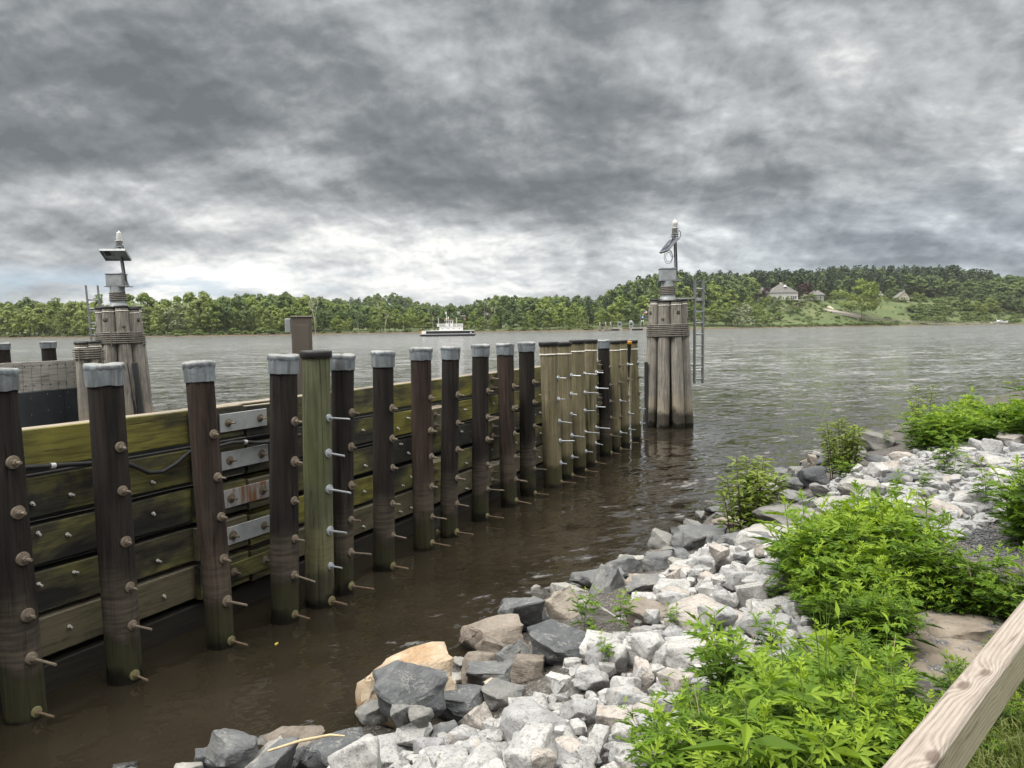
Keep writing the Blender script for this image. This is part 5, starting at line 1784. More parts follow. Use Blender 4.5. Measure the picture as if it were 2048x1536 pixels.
def dead_mesh(seed):
    rng = random.Random(seed)
    m = MB()

    def grow(p, d, L, r, lev):
        q = p + d * L
        mid = p.lerp(q, .5) + Vector((rng.uniform(-.03, .03), rng.uniform(-.03, .03), 0)) * L
        m.tube([p, mid, q], [r, r * .82, r * .6], 5 if lev else 7, caps=True)
        if lev >= 4: return
        for k in range(2 if lev else 3):
            a = rng.uniform(0, 6.28); s = rng.uniform(.28, .62)
            dd = (d + Vector((math.cos(a) * s, math.sin(a) * s, .12))).normalized()
            grow(q if k < 2 else p.lerp(q, rng.uniform(.6, .9)), dd, L * rng.uniform(.55, .8), r * .58, lev + 1)
    grow(Vector((0, 0, -0.02)), Vector((rng.uniform(-.05, .05), 0, 1)), .42, .017, 0)
    return m.mesh('dead_limbs', 'dead_wood')


DEAD = [dead_mesh(s) for s in (3, 8, 21)]
KDESC = {'willow': 'pale green willow', 'maple': 'bright green broadleaf tree', 'oak': 'dark green broadleaf tree', 'pine': 'dark tall pine', 'silver': 'silvery pale tree',
         'purple': 'dark purple leaved tree', 'bush': 'low green bush', 'lone': 'large round maple with a pale bare trunk', 'dead': 'bare whitish dead tree'}
KNAME = {'willow': 'willow_tree', 'maple': 'broadleaf_tree', 'oak': 'oak_tree', 'pine': 'pine_tree', 'silver': 'silver_tree', 'purple': 'purple_tree', 'bush': 'riverside_bush', 'lone': 'maple_tree', 'dead': 'dead_tree'}
TREES = []                                  # (object, kind, px, front?)


def tree(kind, px, d, h, w=None, rng=rngT, label=None, note=''):
    p = far_pt(px, d, -0.3)
    root = thing(KNAME[kind], p, label or KDESC[kind], 'bush' if kind == 'bush' else 'tree', {'bush': 'bushes along the far bank', 'pine': 'pines on the far ridge', 'dead': 'dead trees on the far bank'}.get(kind, 'trees along the far bank'))
    root.rotation_euler.z = rng.uniform(0, 6.28)
    w = (w or 1.0) * (1.0 if kind in ('bush', 'lone', 'dead', 'purple') else 1.15)
    root.scale = (h * w, h * w, h)
    if kind == 'dead':
        o = link(bpy.data.objects.new('limbs', DEAD[int(rng.integers(0, 3))]), root)
    else:
        o = link(bpy.data.objects.new('crown', CROWN[kind][int(rng.integers(0, len(CROWN[kind])))]), root)
        if kind != 'bush':
            tr = (TRUNK_P if kind == 'pine' else TRUNK_W if kind in ('willow', 'silver', 'lone') else TRUNK)
            t = link(bpy.data.objects.new('trunk', tr[int(rng.integers(0, 2))]), root)
            if kind == 'lone': t.scale = (1.7, 1.7, 1)
    TREES.append((root, kind, px, label is not None, d))
    return root


# first row along the left and middle bank
x = -40.0
while x < 1186:
    near_left = x < 640
    r = rngT.random()
    if x < 430: kd = 'willow' if r < .55 else ('maple' if r < .85 else 'silver')
    elif x < 860: kd = 'maple' if r < .4 else ('willow' if r < .75 else 'oak')
    else: kd = 'oak' if r < .35 else ('maple' if r < .8 else 'willow')
    h = (rngT.uniform(15, 21) if x < 200 else rngT.uniform(14, 20) if x < 640 else rngT.uniform(9, 16)) * (1.12 if x < 60 else 1)
    tree(kd, x + rngT.uniform(-5, 5), rngT.uniform(9, 26), h, rngT.uniform(.75, 1.05))
    x += rngT.uniform(15, 25)
x = -30.0
while x < 1180:
    h = rngT.uniform(2.0, 4.6)
    tree('bush', x, rngT.uniform(4, 8), h, rngT.uniform(1.0, 1.9))
    x += rngT.uniform(20, 42)
# second row, taller
x = -60.0
while x < 1190:
    kd = ['maple', 'oak', 'willow'][int(rngT.integers(0, 3))] if x < 700 else ['oak', 'oak', 'maple'][int(rngT.integers(0, 3))]
    h = rngT.uniform(20, 26) if x < 640 else rngT.uniform(15, 21)
    tree(kd, x, rngT.uniform(38, 66), h, rngT.uniform(.7, 1.0))
    x += rngT.uniform(24, 36)
# dead trees
for px_, d, h, lab in ((634, 9, 21, 'bare whitish dead tree with an upswept crown, right of the taupe post'), (757, 30, 21, 'tall bare dead tree midway between the taupe post and the ferry'),
                       (773, 5, 13, 'thin white dead trunk just left of the ferry'), (868, 14, 16, 'forked white dead tree rising behind the ferry stern'),
                       (968, 34, 17, 'bare grey dead tree right of the ferry'), (984, 40, 18, 'bare dead tree beside the half hidden grey house'), (1105, 30, 14, 'small bare dead tree over the bushes left of the far landing'),
                       (720, 4, 8, 'short pale dead trunk at the water, left of the ferry')):
    tree('dead', px_, d, h, .8, label=lab)
# slope right of the landing
for px_, d, h, kd, w in ((1205, 22, 13, 'maple', 1.0), (1225, 26, 15, 'maple', 1.0), (1240, 50, 20, 'maple', 1.0), (1262, 30, 16, 'oak', 1.0), (1285, 40, 20, 'maple', 1.1), (1180, 40, 18, 'pine', .8), (1305, 60, 20, 'oak', 1.0),
                         (1212, 80, 20, 'pine', .8), (1330, 70, 18, 'oak', 1.0), (1352, 60, 20, 'maple', 1.0), (1372, 36, 15, 'oak', 1.0), (1395, 30, 15, 'maple', 1.2), (1408, 16, 8, 'silver', 1.1), (1425, 25, 16, 'maple', 1.2),
                         (1440, 55, 20, 'maple', 1.1), (1452, 20, 17, 'maple', 1.0), (1468, 12, 15, 'silver', 1.0), (1488, 13, 18, 'silver', .9), (1504, 16, 15, 'maple', .9), (1516, 24, 12, 'willow', .9), (1534, 26, 10, 'maple', 1.0),
                         (1556, 38, 8, 'maple', 1.2), (1420, 90, 20, 'maple', 1.0), (1460, 85, 19, 'maple', 1.0), (1495, 80, 14, 'maple', 1.1), (1400, 120, 20, 'oak', 1.0), (1520, 62, 8, 'maple', 1.3),
                         (1575, 62, 7, 'silver', 1.2), (1592, 72, 6, 'purple', 1.2), (1540, 52, 7, 'oak', 1.2)):
    tree(kd, px_, d, h * (1.0 if px_ > 1400 else 1.05), w)
tree('lone', 1721, 32, 35, 1.0, label=KDESC['lone'] + ' standing alone on the far lawn')
tree('purple', 1609, 122, 17, 1.25, label='dark purple leaved tree between the two grey roofed houses')
tree('purple', 1531, 130, 14, 1.0, label='dark purple leaved tree behind the low garage wing')
tree('bush', 1790, 88, 4.5, 1.6); tree('bush', 1803, 84, 3.6, 1.8); tree('bush', 1818, 88, 4.5, 1.7); tree('bush', 1770, 90, 3, 1.6)
tree('maple', 1666, 108, 10, 1.3, label='small rounded yellow green tree on the lawn left of the lone maple')
tree('bush', 1645, 106, 4, 1.4); tree('bush', 1695, 100, 5, 1.6); tree('bush', 1630, 92, 4, 1.4); tree('bush', 1600, 85, 5, 1.4); tree('bush', 1575, 90, 4, 1.5)
for px_, d, h, kd, w in ((1522, 88, 9.5, 'maple', 1.2), (1536, 92, 8.5, 'maple', 1.1), (1546, 90, 7, 'oak', 1.2), (1558, 88, 8, 'willow', 1.1), (1574, 92, 6.5, 'maple', 1.3), (1606, 96, 7.5, 'silver', 1.2), (1622, 100, 7.5, 'maple', 1.2), (1650, 98, 5, 'oak', 1.2), (1512, 70, 9, 'maple', 1.3), (1548, 66, 8, 'oak', 1.3), (1588, 60, 6, 'maple', 1.4), (1680, 112, 8, 'oak', 1.2), (1775, 118, 12, 'oak', 1.0), (1828, 104, 8, 'maple', 1.3), (1842, 100, 7, 'maple', 1.3), (1790, 130, 15, 'oak', 1.0), (1797, 92, 6, 'maple', 1.3), (1812, 92, 5, 'oak', 1.4), (1822, 95, 7, 'oak', 1.2), (1757, 100, 6, 'oak', 1.2), (1700, 120, 9, 'maple', 1.2)):
    tree(kd, px_, d, h, w)
# riverside scrub on the right bank
x = 1520.0
while x < 1800:
    tree('bush', x, rngT.uniform(3, 7), rngT.uniform(2.0, 3.6), rngT.uniform(1.4, 2.2)); x += rngT.uniform(9, 16)
for k in range(40):
    px_ = rngT.uniform(1815, 2090); d = rngT.uniform(14, 60)
    tree('bush' if px_ < 1960 or rngT.random() < .4 else 'maple', px_, d, rngT.uniform(4, 8.5), rngT.uniform(1.0, 1.5))
for px_, d, h in ((1930, 46, 11), (1948, 40, 12), (1962, 30, 10), (1975, 40, 14), (1992, 52, 17), (2010, 44, 16), (2030, 36, 15), (2048, 34, 17), (2070, 40, 18), (1958, 62, 16), (2000, 75, 22), (2040, 70, 22), (1925, 70, 15), (2085, 60, 22)):
    tree('oak' if h > 14 else 'maple', px_, d, h, 1.15)
# pines along the ridge above the houses and lawn
for px_, d, h in ((1366, 150, 30), (1500, 190, 26), (1522, 180, 27), (1545, 200, 28), (1565, 190, 29), (1588, 195, 27), (1610, 190, 29), (1632, 196, 30), (1655, 180, 33), (1662, 210, 33), (1690, 176, 27), (1704, 200, 29), (1738, 186, 32),
                  (1722, 160, 28), (1752, 165, 31), (1775, 182, 33), (1786, 158, 29), (1800, 190, 30), (1826, 178, 33), (1838, 160, 30), (1852, 200, 31), (1878, 172, 36), (1890, 190, 33), (1906, 178, 33), (1918, 158, 30), (1935, 180, 33), (1955, 186, 31), (1972, 175, 29), (1860, 150, 28), (1585, 165, 24), (1642, 160, 25), (1760, 150, 26), (1700, 150, 24)):
    tree('pine', px_, d, h * rngT.uniform(.80, .92), rngT.uniform(1.0, 1.5))
for px_, d, h in ((1812, 156, 26), (1830, 150, 24), (1990, 150, 24), (2012, 160, 26), (2034, 150, 25), (2052, 160, 24), (1870, 140, 22), (1900, 138, 22), (1930, 130, 22), (1960, 130, 23), (1985, 120, 24)):
    tree('oak', px_, d, h, 1.05)

# woods behind: too many to count
def woods(name, label, spots, seed):
    rng = np.random.default_rng(seed)
    by = {}
    for kd, px, d, h, w in spots:
        by.setdefault(KMAT[kd], []).append((kd, px, d, h, w))
    Vs, Ts, Ms, mats = [], [], [], list(by)
    for mi_, mt in enumerate(mats):
        for kd, px, d, h, w in by[mt]:
            q, t = ARR[kd][int(rng.integers(0, len(ARR[kd])))]
            a = rng.uniform(0, 6.28); c, s = math.cos(a), math.sin(a)
            p = far_pt(px, d, -0.5)
            Q = np.stack([(q[:, 0] * c - q[:, 1] * s) * h * w + p.x, (q[:, 0] * s + q[:, 1] * c) * h * w + p.y, q[:, 2] * h + p.z], 1)
            Vs.append(Q); Ts.append(np.clip(t * .40 + rng.uniform(0, .6), 0, 1)); Ms.append(np.full(len(q) // 4, mi_))
    Vv = np.concatenate(Vs)
    o = np_object(name, Vv, quads(len(Vv) // 4), mats, tint=np.concatenate(Ts), mi=np.concatenate(Ms))
    return tag(o, label, kind='stuff')


rngW = np.random.default_rng(12)
sp = []
for k in range(330):
    px_ = rngW.uniform(-120, 660); d = rngW.uniform(60, 330) if k % 2 else rngW.uniform(55, 120)
    sp.append((['willow', 'maple', 'oak', 'oak'][int(rngW.integers(0, 4))], px_, d, rngW.uniform(17, 23), rngW.uniform(.75, 1.05)))
for k in range(220):
    sp.append((['willow', 'maple', 'oak'][int(rngW.integers(0, 3))], rngW.uniform(-850, -60), rngW.uniform(10, 200), rngW.uniform(16, 22), rngW.uniform(.8, 1.1)))
woods('floodplain_woods', 'dense green woods behind the first row of trees on the left bank', sp, 1)
sp = []
for k in range(620):
    px_ = rngW.uniform(560, 1230); d = rngW.uniform(70, 760)
    kd = 'pine' if rngW.random() < .14 else ['oak', 'oak', 'maple'][int(rngW.integers(0, 3))]
    sp.append((kd, px_, d, rngW.uniform(13, 19), rngW.uniform(.9, 1.2)))
woods('hill_woods', 'dark wooded hills behind the ferry', sp, 2)
sp = []
for k in range(850):
    px_ = rngW.uniform(1215, 2180)
    if 1500 < px_ < 1990:
        d = rngW.uniform(150, 290)
        kd = 'pine' if rngW.random() < .62 else 'oak'
    else:
        d = rngW.uniform(72 if px_ < 1500 else 62, 300)
        kd = ['oak', 'maple', 'oak', 'pine'][int(rngW.integers(0, 4))] if px_ < 1500 else ['oak', 'oak', 'maple'][int(rngW.integers(0, 3))]
    sp.append((kd, px_, d, rngW.uniform(18, 25) * (1.1 if kd == 'pine' else .95), rngW.uniform(.8, 1.1)))
for k in range(330):
    px_ = rngW.uniform(2150, 2950); d = rngW.uniform(20, 240)
    sp.append((['oak', 'maple', 'oak'][int(rngW.integers(0, 3))], px_, d, rngW.uniform(16, 23), rngW.uniform(.9, 1.2)))
woods('ridge_woods', 'dense dark woods covering the ridge behind the houses on the right', sp, 3)
sp = []
for k in range(900):
    px_ = rngW.uniform(1500, 2100)
    d = rngW.uniform(6, 105)
    if 1660 < px_ < 1830 and d > 26: 
        if rngW.random() < .6: continue
    sp.append(('bush', px_, d, rngW.uniform(0.8, 2.4) if px_ < 1830 else rngW.uniform(2, 4.5), rngW.uniform(1.2, 2.2)))
woods('undergrowth', 'low scrub and rough growth on the far right bank', sp, 4)

# landmark based labels for the trees without one of their own
LMK = [(70, 'grey plank wall'), (245, 'left dolphin'), (400, 'leaning reddish pile'), (597, 'taupe post'), (897, 'ferry'), (1050, 'black capless gap'), (1235, 'far landing'), (1337, 'right dolphin'), (1398, 'right ladder'), (1565, 'hipped house'), (1721, 'lone maple'), (1808, 'cream cottage'), (1998, 'motorboat')]
LMK = [q for q in LMK if 'gap' not in q[1]]
ORD = ['', 'second ', 'third ', 'fourth ', 'fifth ', 'sixth ', 'seventh ', 'eighth ', 'ninth ', 'tenth ', 'eleventh ', 'twelfth ', 'thirteenth ', 'fourteenth ', 'fifteenth ', 'sixteenth ', 'seventeenth ', 'eighteenth ']
groups = {}
for o, kd, px_, own, d in TREES:
    if own: continue
    lm = min(LMK, key=lambda q: abs(q[0] - px_))
    side = 'left' if px_ < lm[0] else 'right'
    row = '' if kd in ('bush', 'pine') else (' at the water' if d < 30 else ' further back')
    groups.setdefault((kd, lm[1], side, row), []).append((abs(px_ - lm[0]), o))
for (kd, lm, side, row), lst in groups.items():
    lst.sort(key=lambda q: q[0])
    for k, (_, o) in enumerate(lst):
        o['label'] = f"{ORD[min(k, 17)]}{KDESC[kd]} {side} of the {lm}{row or ' on the far bank'}"
# boulder on the lawn

# ------------------------------------------------------------------ riprap
def rock_mesh(seed, npts, sharp, name, rough=0.05, squash=(1, 1, 1)):
    rng = random.Random(seed)
    bm = bmesh.new()
    pts = []
    for _ in range(npts):
        v = Vector((rng.gauss(0, 1), rng.gauss(0, 1), rng.gauss(0, 1))).normalized()
        # boxy super-ellipsoid
        e = 0.62
        v = Vector([math.copysign(abs(c) ** e, c) for c in v])
        v *= rng.uniform(0.78, 1.0)
        pts.append(bm.verts.new((v.x * squash[0], v.y * squash[1], v.z * squash[2])))
    bmesh.ops.convex_hull(bm, input=pts)
    for v in [q for q in bm.verts if not q.link_faces]:
        bm.verts.remove(v)
    bmesh.ops.dissolve_limit(bm, angle_limit=R(14), verts=bm.verts, edges=bm.edges)
    bmesh.ops.bevel(bm, geom=list(bm.edges), offset=0.04 if sharp else 0.07, segments=1 if sharp else 2, profile=0.55, affect='EDGES', clamp_overlap=True)
    bmesh.ops.triangulate(bm, faces=bm.faces)
    for _ in range(3):
        long = [e for e in bm.edges if e.calc_length() > (0.20 if sharp else 0.15)]
        bmesh.ops.subdivide_edges(bm, edges=long, cuts=1)
        bmesh.ops.triangulate(bm, faces=bm.faces)
    bm.normal_update()
    off = Vector((seed * 3.7, seed * 1.1, 0))
    for v in bm.verts:
        n = mnoise.fractal(v.co * 1.5 + off, 1.0, 2.0, 4) * rough * 1.5 + mnoise.fractal(v.co * 5.0 + off, 0.8, 2.0, 3) * rough * 0.45
        r = mnoise.ridged_multi_fractal(v.co * 2.2 + off, 0.9, 2.2, 3, 0.9, 2.0) * rough * 0.35
        v.co += v.normal * (n - r)
    xs = [v.co for v in bm.verts]
    lo = Vector([min(q[i] for q in xs) for i in range(3)]); hi = Vector([max(q[i] for q in xs) for i in range(3)])
    for v in bm.verts:
        v.co = Vector([(v.co[i] - lo[i]) / (hi[i] - lo[i]) - 0.5 for i in range(3)])
    me = bpy.data.meshes.new(name)
    bm.to_mesh(me)
    bm.free()
    me.polygons.foreach_set('use_smooth', [True] * len(me.polygons))
    me.set_sharp_from_angle(angle=R(26 if sharp else 36))
    return me


ROCKM = {}
for kind, mat, sharp in (('white', 'white_granite', False), ('slate', 'dark_slate', True), ('brown', 'brown_stone', True), ('grey', 'grey_stone', True), ('ochre', 'ochre_stone', True)):
    ROCKM[kind] = []
    for k in range(14 if kind == 'white' else 9 if kind == 'slate' else 5):
        rr = random.Random(k * 17 + len(kind))
        me = rock_mesh(k * 31 + len(kind) * 7, rr.randint(13, 22) if not sharp else rr.randint(11, 17), sharp, kind + '_rock', 0.042 if not sharp else 0.06)
        me.materials.append(MATS[mat])
        ROCKM[kind].append(me)

# height raster of the bank, raised by each stone laid on it
HX0, HY0, HS = -5.0, 1.0, 0.025
hnx, hny = int(27 / HS), int(30 / HS)
hxs = HX0 + np.arange(hnx) * HS
hys = HY0 + np.arange(hny) * HS
_X, _Y = np.meshgrid(hxs, hys)
BASE_Z = bank_z(_X, _Y)
HMAP = BASE_Z.copy()
ROCKS = []
rngR = np.random.default_rng(5)


def lay(kind, x, y, a, b, h, yaw, sink=0.30, tilt=None, cat='rock', variant=None, z=None):
    """set a stone of size a x b x h down on whatever lies at x, y"""
    ca, sa = math.cos(yaw), math.sin(yaw)
    R_ = max(a, b) / 2
    i0, i1 = int((x - R_ - HX0) / HS), int((x + R_ - HX0) / HS) + 1
    j0, j1 = int((y - R_ - HY0) / HS), int((y + R_ - HY0) / HS) + 1
    inside = not (i0 < 0 or j0 < 0 or i1 >= hnx or j1 >= hny)
    if inside:
        X_, Y_ = _X[j0:j1, i0:i1] - x, _Y[j0:j1, i0:i1] - y
        u = (X_ * ca + Y_ * sa) / (a / 2); w = (-X_ * sa + Y_ * ca) / (b / 2)
        q = u * u + w * w
        m = q < 1
        sub = HMAP[j0:j1, i0:i1]
        rest = np.quantile(sub[m], 0.62) if m.any() else float(bank_z(x, y))
        zc_ = rest + h * (0.5 - sink)
        if z is not None: zc_ = z
        top = zc_ + h / 2 * np.sqrt(np.clip(1 - q ** 2, 0, 1)) * 0.92
        sub[m] = np.maximum(sub[m], top[m])
    else:
        zc_ = float(bank_z(x, y)) + h * (0.5 - sink)
    name = {'white': 'granite_rock', 'slate': 'slate_rock', 'brown': 'brown_rock', 'grey': 'grey_rock', 'ochre': 'ochre_boulder'}[kind]
    ms = ROCKM[kind]
    o = bpy.data.objects.new(name, ms[variant if variant is not None else int(rngR.integers(0, len(ms)))])
    o.location = (x, y, zc_)
    t = tilt if tilt is not None else (rngR.uniform(-.28, .28), rngR.uniform(-.28, .28))
    o.rotation_euler = (t[0], t[1], yaw)
    o.scale = (a, b, h)
    link(o)
    o['category'] = cat
    ROCKS.append([o, kind, x, y, zc_, max(a, b), h, None])
    return o


def ground_hit(px, py, up=0.0):
    d = ray(px, py)
    t = (1.0 - CAM_H) / d.z
    for _ in range(12):
        p = CAM_P + d * t
        z = float(bank_z(p.x, p.y)) + up
        t = 0.5 * t + 0.5 * (z - CAM_H) / d.z
    return CAM_P + d * t


def rest_z(x, y, R_, sink, h):
    i0, i1 = int((x - R_ - HX0) / HS), int((x + R_ - HX0) / HS) + 1
    j0, j1 = int((y - R_ - HY0) / HS), int((y + R_ - HY0) / HS) + 1
    if i0 < 0 or j0 < 0 or i1 >= hnx or j1 >= hny: return float(bank_z(x, y)) + h * (.5 - sink)
    return float(np.quantile(HMAP[j0:j1, i0:i1], 0.55)) + h * (.5 - sink)


def rock_px(kind, x0, y0, x1, y1, label, yaw=None, tilt=None, variant=None, sink=0.28, deep=0.85, cat='rock', hk=0.8):
    cx, cy = (x0 + x1) / 2, (y0 + y1) / 2
    d = ray(cx, cy)
    p = ground_hit(cx, cy, 0.06)
    for _ in range(8):
        mpp = (p - CAM_P).length / FOC
        w = (x1 - x0) * mpp * 1.06
        h = max((y1 - y0) * mpp * hk, 0.08)
        z = min(rest_z(p.x, p.y, w * .32, sink, h), 1.2)
        p = p.lerp(CAM_P + d * ((z - CAM_H) / d.z), .6)
    yw = math.atan2(p.x, p.y) * -1 if yaw is None else yaw
    o = lay(kind, p.x, p.y, w, w * deep, h, yw, sink, tilt if tilt is not None else (rngR.uniform(-.12, .12), rngR.uniform(-.15, .15)), cat, variant, z=p.z)
    o['label'] = label
    ROCKS[-1][7] = label
    return o


# the stones one can tell apart, far ones first
NAMED = [
    ('grey', 1717, 862, 1788, 912, 'big tilted grey brown slab beside the tall weeds at the far point'),
    ('slate', 1690, 872, 1722, 905, 'dark pointed slate leaning on the big tilted slab'),
    ('white', 1700, 888, 1730, 914, 'white stone under the tilted slab at the far point'),
    ('slate', 1740, 915, 1830, 932, 'low dark slate below the far weeds'),
    ('slate', 1585, 930, 1658, 992, 'large black slate wedge at the waterline behind the front sapling'),
    ('slate', 1560, 952, 1602, 992, 'dark slate chip left of the large black slate wedge'),
    ('grey', 1626, 962, 1686, 1000, 'grey angular stone right of the large black slate wedge'),
    ('grey', 1684, 955, 1756, 1006, 'tall grey block in the middle of the dark stones at right'),
    ('slate', 1770, 944, 1842, 978, 'dark flat topped slate among the white stones at right'),
    ('slate', 1745, 972, 1772, 1010, 'dark narrow slate beside the tall grey block'),
    ('slate', 1560, 982, 1612, 1012, 'dark slate just above the broad flat boulder'),
    ('slate', 1600, 995, 1636, 1024, 'small dark block leaning on the broad flat boulder'),
    ('grey', 1640, 994, 1745, 1030, 'broad grey stone between the flat boulder and white stones'),
    ('grey', 1516, 1008, 1640, 1062, 'broad flat topped tan grey boulder right of the bushy sapling'),
    ('brown', 1425, 1030, 1500, 1062, 'low pinkish brown stone at the foot of the bushy sapling'),
    ('slate', 1408, 1012, 1450, 1030, 'dark wet stone in the water left of the bushy sapling'),
    ('slate', 1426, 1024, 1446, 1038, 'small round dark stone in the water left of the bushy sapling'),
    ('grey', 1490, 1056, 1622, 1088, 'long grey slab in front of the broad flat boulder'),
    ('slate', 1346, 1056, 1448, 1096, 'dark slate shelf at the waterline below the sapling'),
    ('slate', 1428, 1062, 1550, 1126, 'large dark brown slab with a broken front edge'),
    ('grey', 1328, 1086, 1400, 1126, 'grey split stone at the waterline, left of the large dark slab'),
    ('slate', 1286, 1102, 1344, 1152, 'blue grey block standing on edge by the water'),
    ('grey', 1238, 1102, 1294, 1152, 'grey wedge with pale veins left of the blue grey block'),
    ('grey', 1340, 1120, 1420, 1142, 'flat grey stone right of the blue grey block'),
    ('slate', 1140, 1138, 1262, 1182, 'long black slate lying along the waterline'),
    ('brown', 1252, 1148, 1302, 1176, 'small brown stone right of the long black slate'),
    ('slate', 1255, 1150, 1340, 1188, 'dark stone behind the white stones at the water'),
    ('grey', 1064, 1164, 1130, 1224, 'upright purple grey stone at the waterline'),
    ('brown', 1094, 1174, 1166, 1258, 'tall orange brown stained stone beside the upright grey one'),
    ('grey', 1160, 1188, 1252, 1262, 'large grey brown angular stone behind the small sprout'),
    ('slate', 996, 1196, 1074, 1268, 'dark stone speckled with lichen above the brown boulder'),
    ('slate', 974, 1218, 1002, 1252, 'small blue grey cube at the waterline on the brown boulder'),
    ('slate', 1038, 1214, 1096, 1272, 'dark faceted stone right of the lichen speckled one'),
    ('brown', 1248, 1204, 1360, 1270, 'long dark brown slab among the white stones'),
    ('brown', 921, 1230, 1058, 1328, 'big rounded brown boulder at the waterline'),
    ('slate', 1058, 1258, 1194, 1338, 'broad dark blue slab right of the brown boulder'),
    ('slate', 996, 1284, 1066, 1354, 'dark slate tilted against the broad blue slab'),
    ('brown', 1024, 1308, 1085, 1374, 'tan edged stone standing in front of the dark blue slab'),
    ('ochre', 716, 1312, 930, 1484, 'large orange and cream boulder at the waterline'),
    ('grey', 908, 1312, 962, 1334, 'small grey stone behind the orange boulder'),
    ('grey', 876, 1338, 942, 1372, 'grey stone lying on the orange boulder'),
    ('slate', 938, 1330, 1034, 1382, 'dark green grey stone right of the orange boulder'),
    ('slate', 846, 1380, 968, 1444, 'wide dark stone in front of the orange boulder'),
    ('ochre', 970, 1362, 1013, 1384, 'small yellow stone between dark slates'),
    ('slate', 966, 1366, 1044, 1426, 'dark square faced slate beside the white stones'),
    ('slate', 756, 1342, 882, 1446, 'big dark diamond shaped slate lying on the orange boulder'),
    ('slate', 784, 1404, 822, 1456, 'narrow dark stone under the diamond shaped slate'),
    ('grey', 818, 1410, 862, 1454, 'olive grey stone under the diamond shaped slate'),
    ('slate', 862, 1446, 926, 1506, 'dark pointed stone below the wide dark stone'),
    ('grey', 674, 1468, 724, 1504, 'grey stone at the left foot of the orange boulder'),
    ('slate', 598, 1470, 742, 1560, 'dark lichen streaked stone at the bottom edge'),
    ('brown', 540, 1472, 640, 1520, 'flat brown stone under the dry stalk'),
    ('grey', 476, 1488, 566, 1556, 'pale grey stone at the bottom edge near the water'),
    ('slate', 396, 1500, 450, 1560, 'small dark stone at the bottom edge near the water'),
    ('grey', 356, 1520, 404, 1560, 'grey stone at the very bottom edge by the water'),
    ('slate', 232, 1526, 270, 1560, 'leftmost dark stone cut by the bottom edge'),
    ('white', 1342, 1200, 1508, 1282, 'largest white boulder, broad and low'),
    ('white', 1338, 1276, 1426, 1346, 'white squared block below the largest white boulder'),
    ('white', 1296, 1282, 1350, 1362, 'tall narrow white stone left of the squared block'),
    ('white', 1164, 1272, 1262, 1318, 'pinkish flat stone at the end of the blue slab'),
    ('white', 1010, 1400, 1136, 1514, 'large cream boulder at the bottom centre'),
    ('white', 716, 1472, 830, 1532, 'white rounded stone below the orange boulder'),
    ('white', 795, 1450, 862, 1486, 'white stone between the dark stones and the bottom edge'),
    ('white', 886, 1452, 954, 1532, 'upright white stone left of the large cream boulder'),
    ('white', 922, 1410, 984, 1466, 'grey white stone between the wide dark stone and cream boulder'),
    ('white', 1196, 1416, 1264, 1480, 'pale stone right of the large cream boulder'),
    ('white', 1060, 1490, 1170, 1570, 'white stone cut by the bottom edge under the cream boulder'),
    ('white', 846, 1500, 930, 1556, 'pale stone cut by the bottom edge left of centre'),
    ('white', 1310, 1152, 1376, 1212, 'rounded white stone left of the weeds, above the largest white boulder'),
    ('white', 1262, 1186, 1314, 1222, 'cream white stone leaning on the long brown slab'),
    ('white', 1380, 1108, 1436, 1166, 'tall cream stone above the white boulders'),
    ('white', 1340, 1132, 1392, 1166, 'white stone below the flat grey stone'),
]
for kd, x0, y0, x1, y1, lab in NAMED:
    hk = 0.85
    kw = {}
    if lab.startswith('large orange'): kw = dict(tilt=(0.05, -0.12), deep=0.8, sink=0.28, hk=1.0); y0 -= 4; x0 -= 4
    if 'diamond' in lab: kw = dict(tilt=(0.45, 0.1), deep=0.7, sink=0.3)
    if 'flat topped tan' in lab or 'slab in front' in lab: kw = dict(tilt=(0, 0), sink=.2)
    rock_px(kd, x0, y0, x1, y1, lab, **{'hk': hk, **kw})

WHITE_A = [(690, 1530), (760, 1512), (860, 1506), (925, 1484), (1040, 1432), (1100, 1370), (1180, 1306), (1262, 1262), (1330, 1200), (1320, 1160), (1400, 1110), (1480, 1100), (1570, 1085), (1640, 1090), (1640, 1260), (1580, 1340), (1440, 1450), (1330, 1620), (640, 1640)]
WHITE_B = [(1640, 985), (1740, 935), (1830, 910), (1880, 880), (2120, 868), (2120, 990), (1985, 1050), (1900, 1090), (1780, 1060), (1700, 1040)]


def fill(kind, poly, n, sizes, tries=24, flat=(0.55, 0.9), dmin=-0.2, dmax=4.6, bounds=None, sink=0.22, vis=True):
    """lay n loose stones where the layer is thinnest inside the photo outline"""
    xs, ys = [], []
    bx0, bx1, by0, by1 = bounds
    cx = rngR.uniform(bx0, bx1, 60000); cy = rngR.uniform(by0, by1, 60000)
    cz = bank_z(cx, cy)
    px, py = project_np(np.stack([cx, cy, cz + 0.05], 1))
    d = shore_dist(cx, cy)
    ok = in_poly(px, py, poly) & (d > dmin) & (d < dmax)
    cx, cy = cx[ok], cy[ok]
    if len(cx) == 0: return
    for k in range(n):
        ii = rngR.integers(0, len(cx), tries)
        gi = np.clip(((cx[ii] - HX0) / HS).astype(int), 0, hnx - 1); gj = np.clip(((cy[ii] - HY0) / HS).astype(int), 0, hny - 1)
        lift = HMAP[gj, gi] - BASE_Z[gj, gi]
        j = ii[int(np.argmin(lift))]
        if lift.min() > 0.17: continue
        a = sizes(k)
        lay(kind if isinstance(kind, str) else kind(), cx[j], cy[j], a, a * rngR.uniform(.62, .95), a * rngR.uniform(*flat), rngR.uniform(0, 6.28), sink)


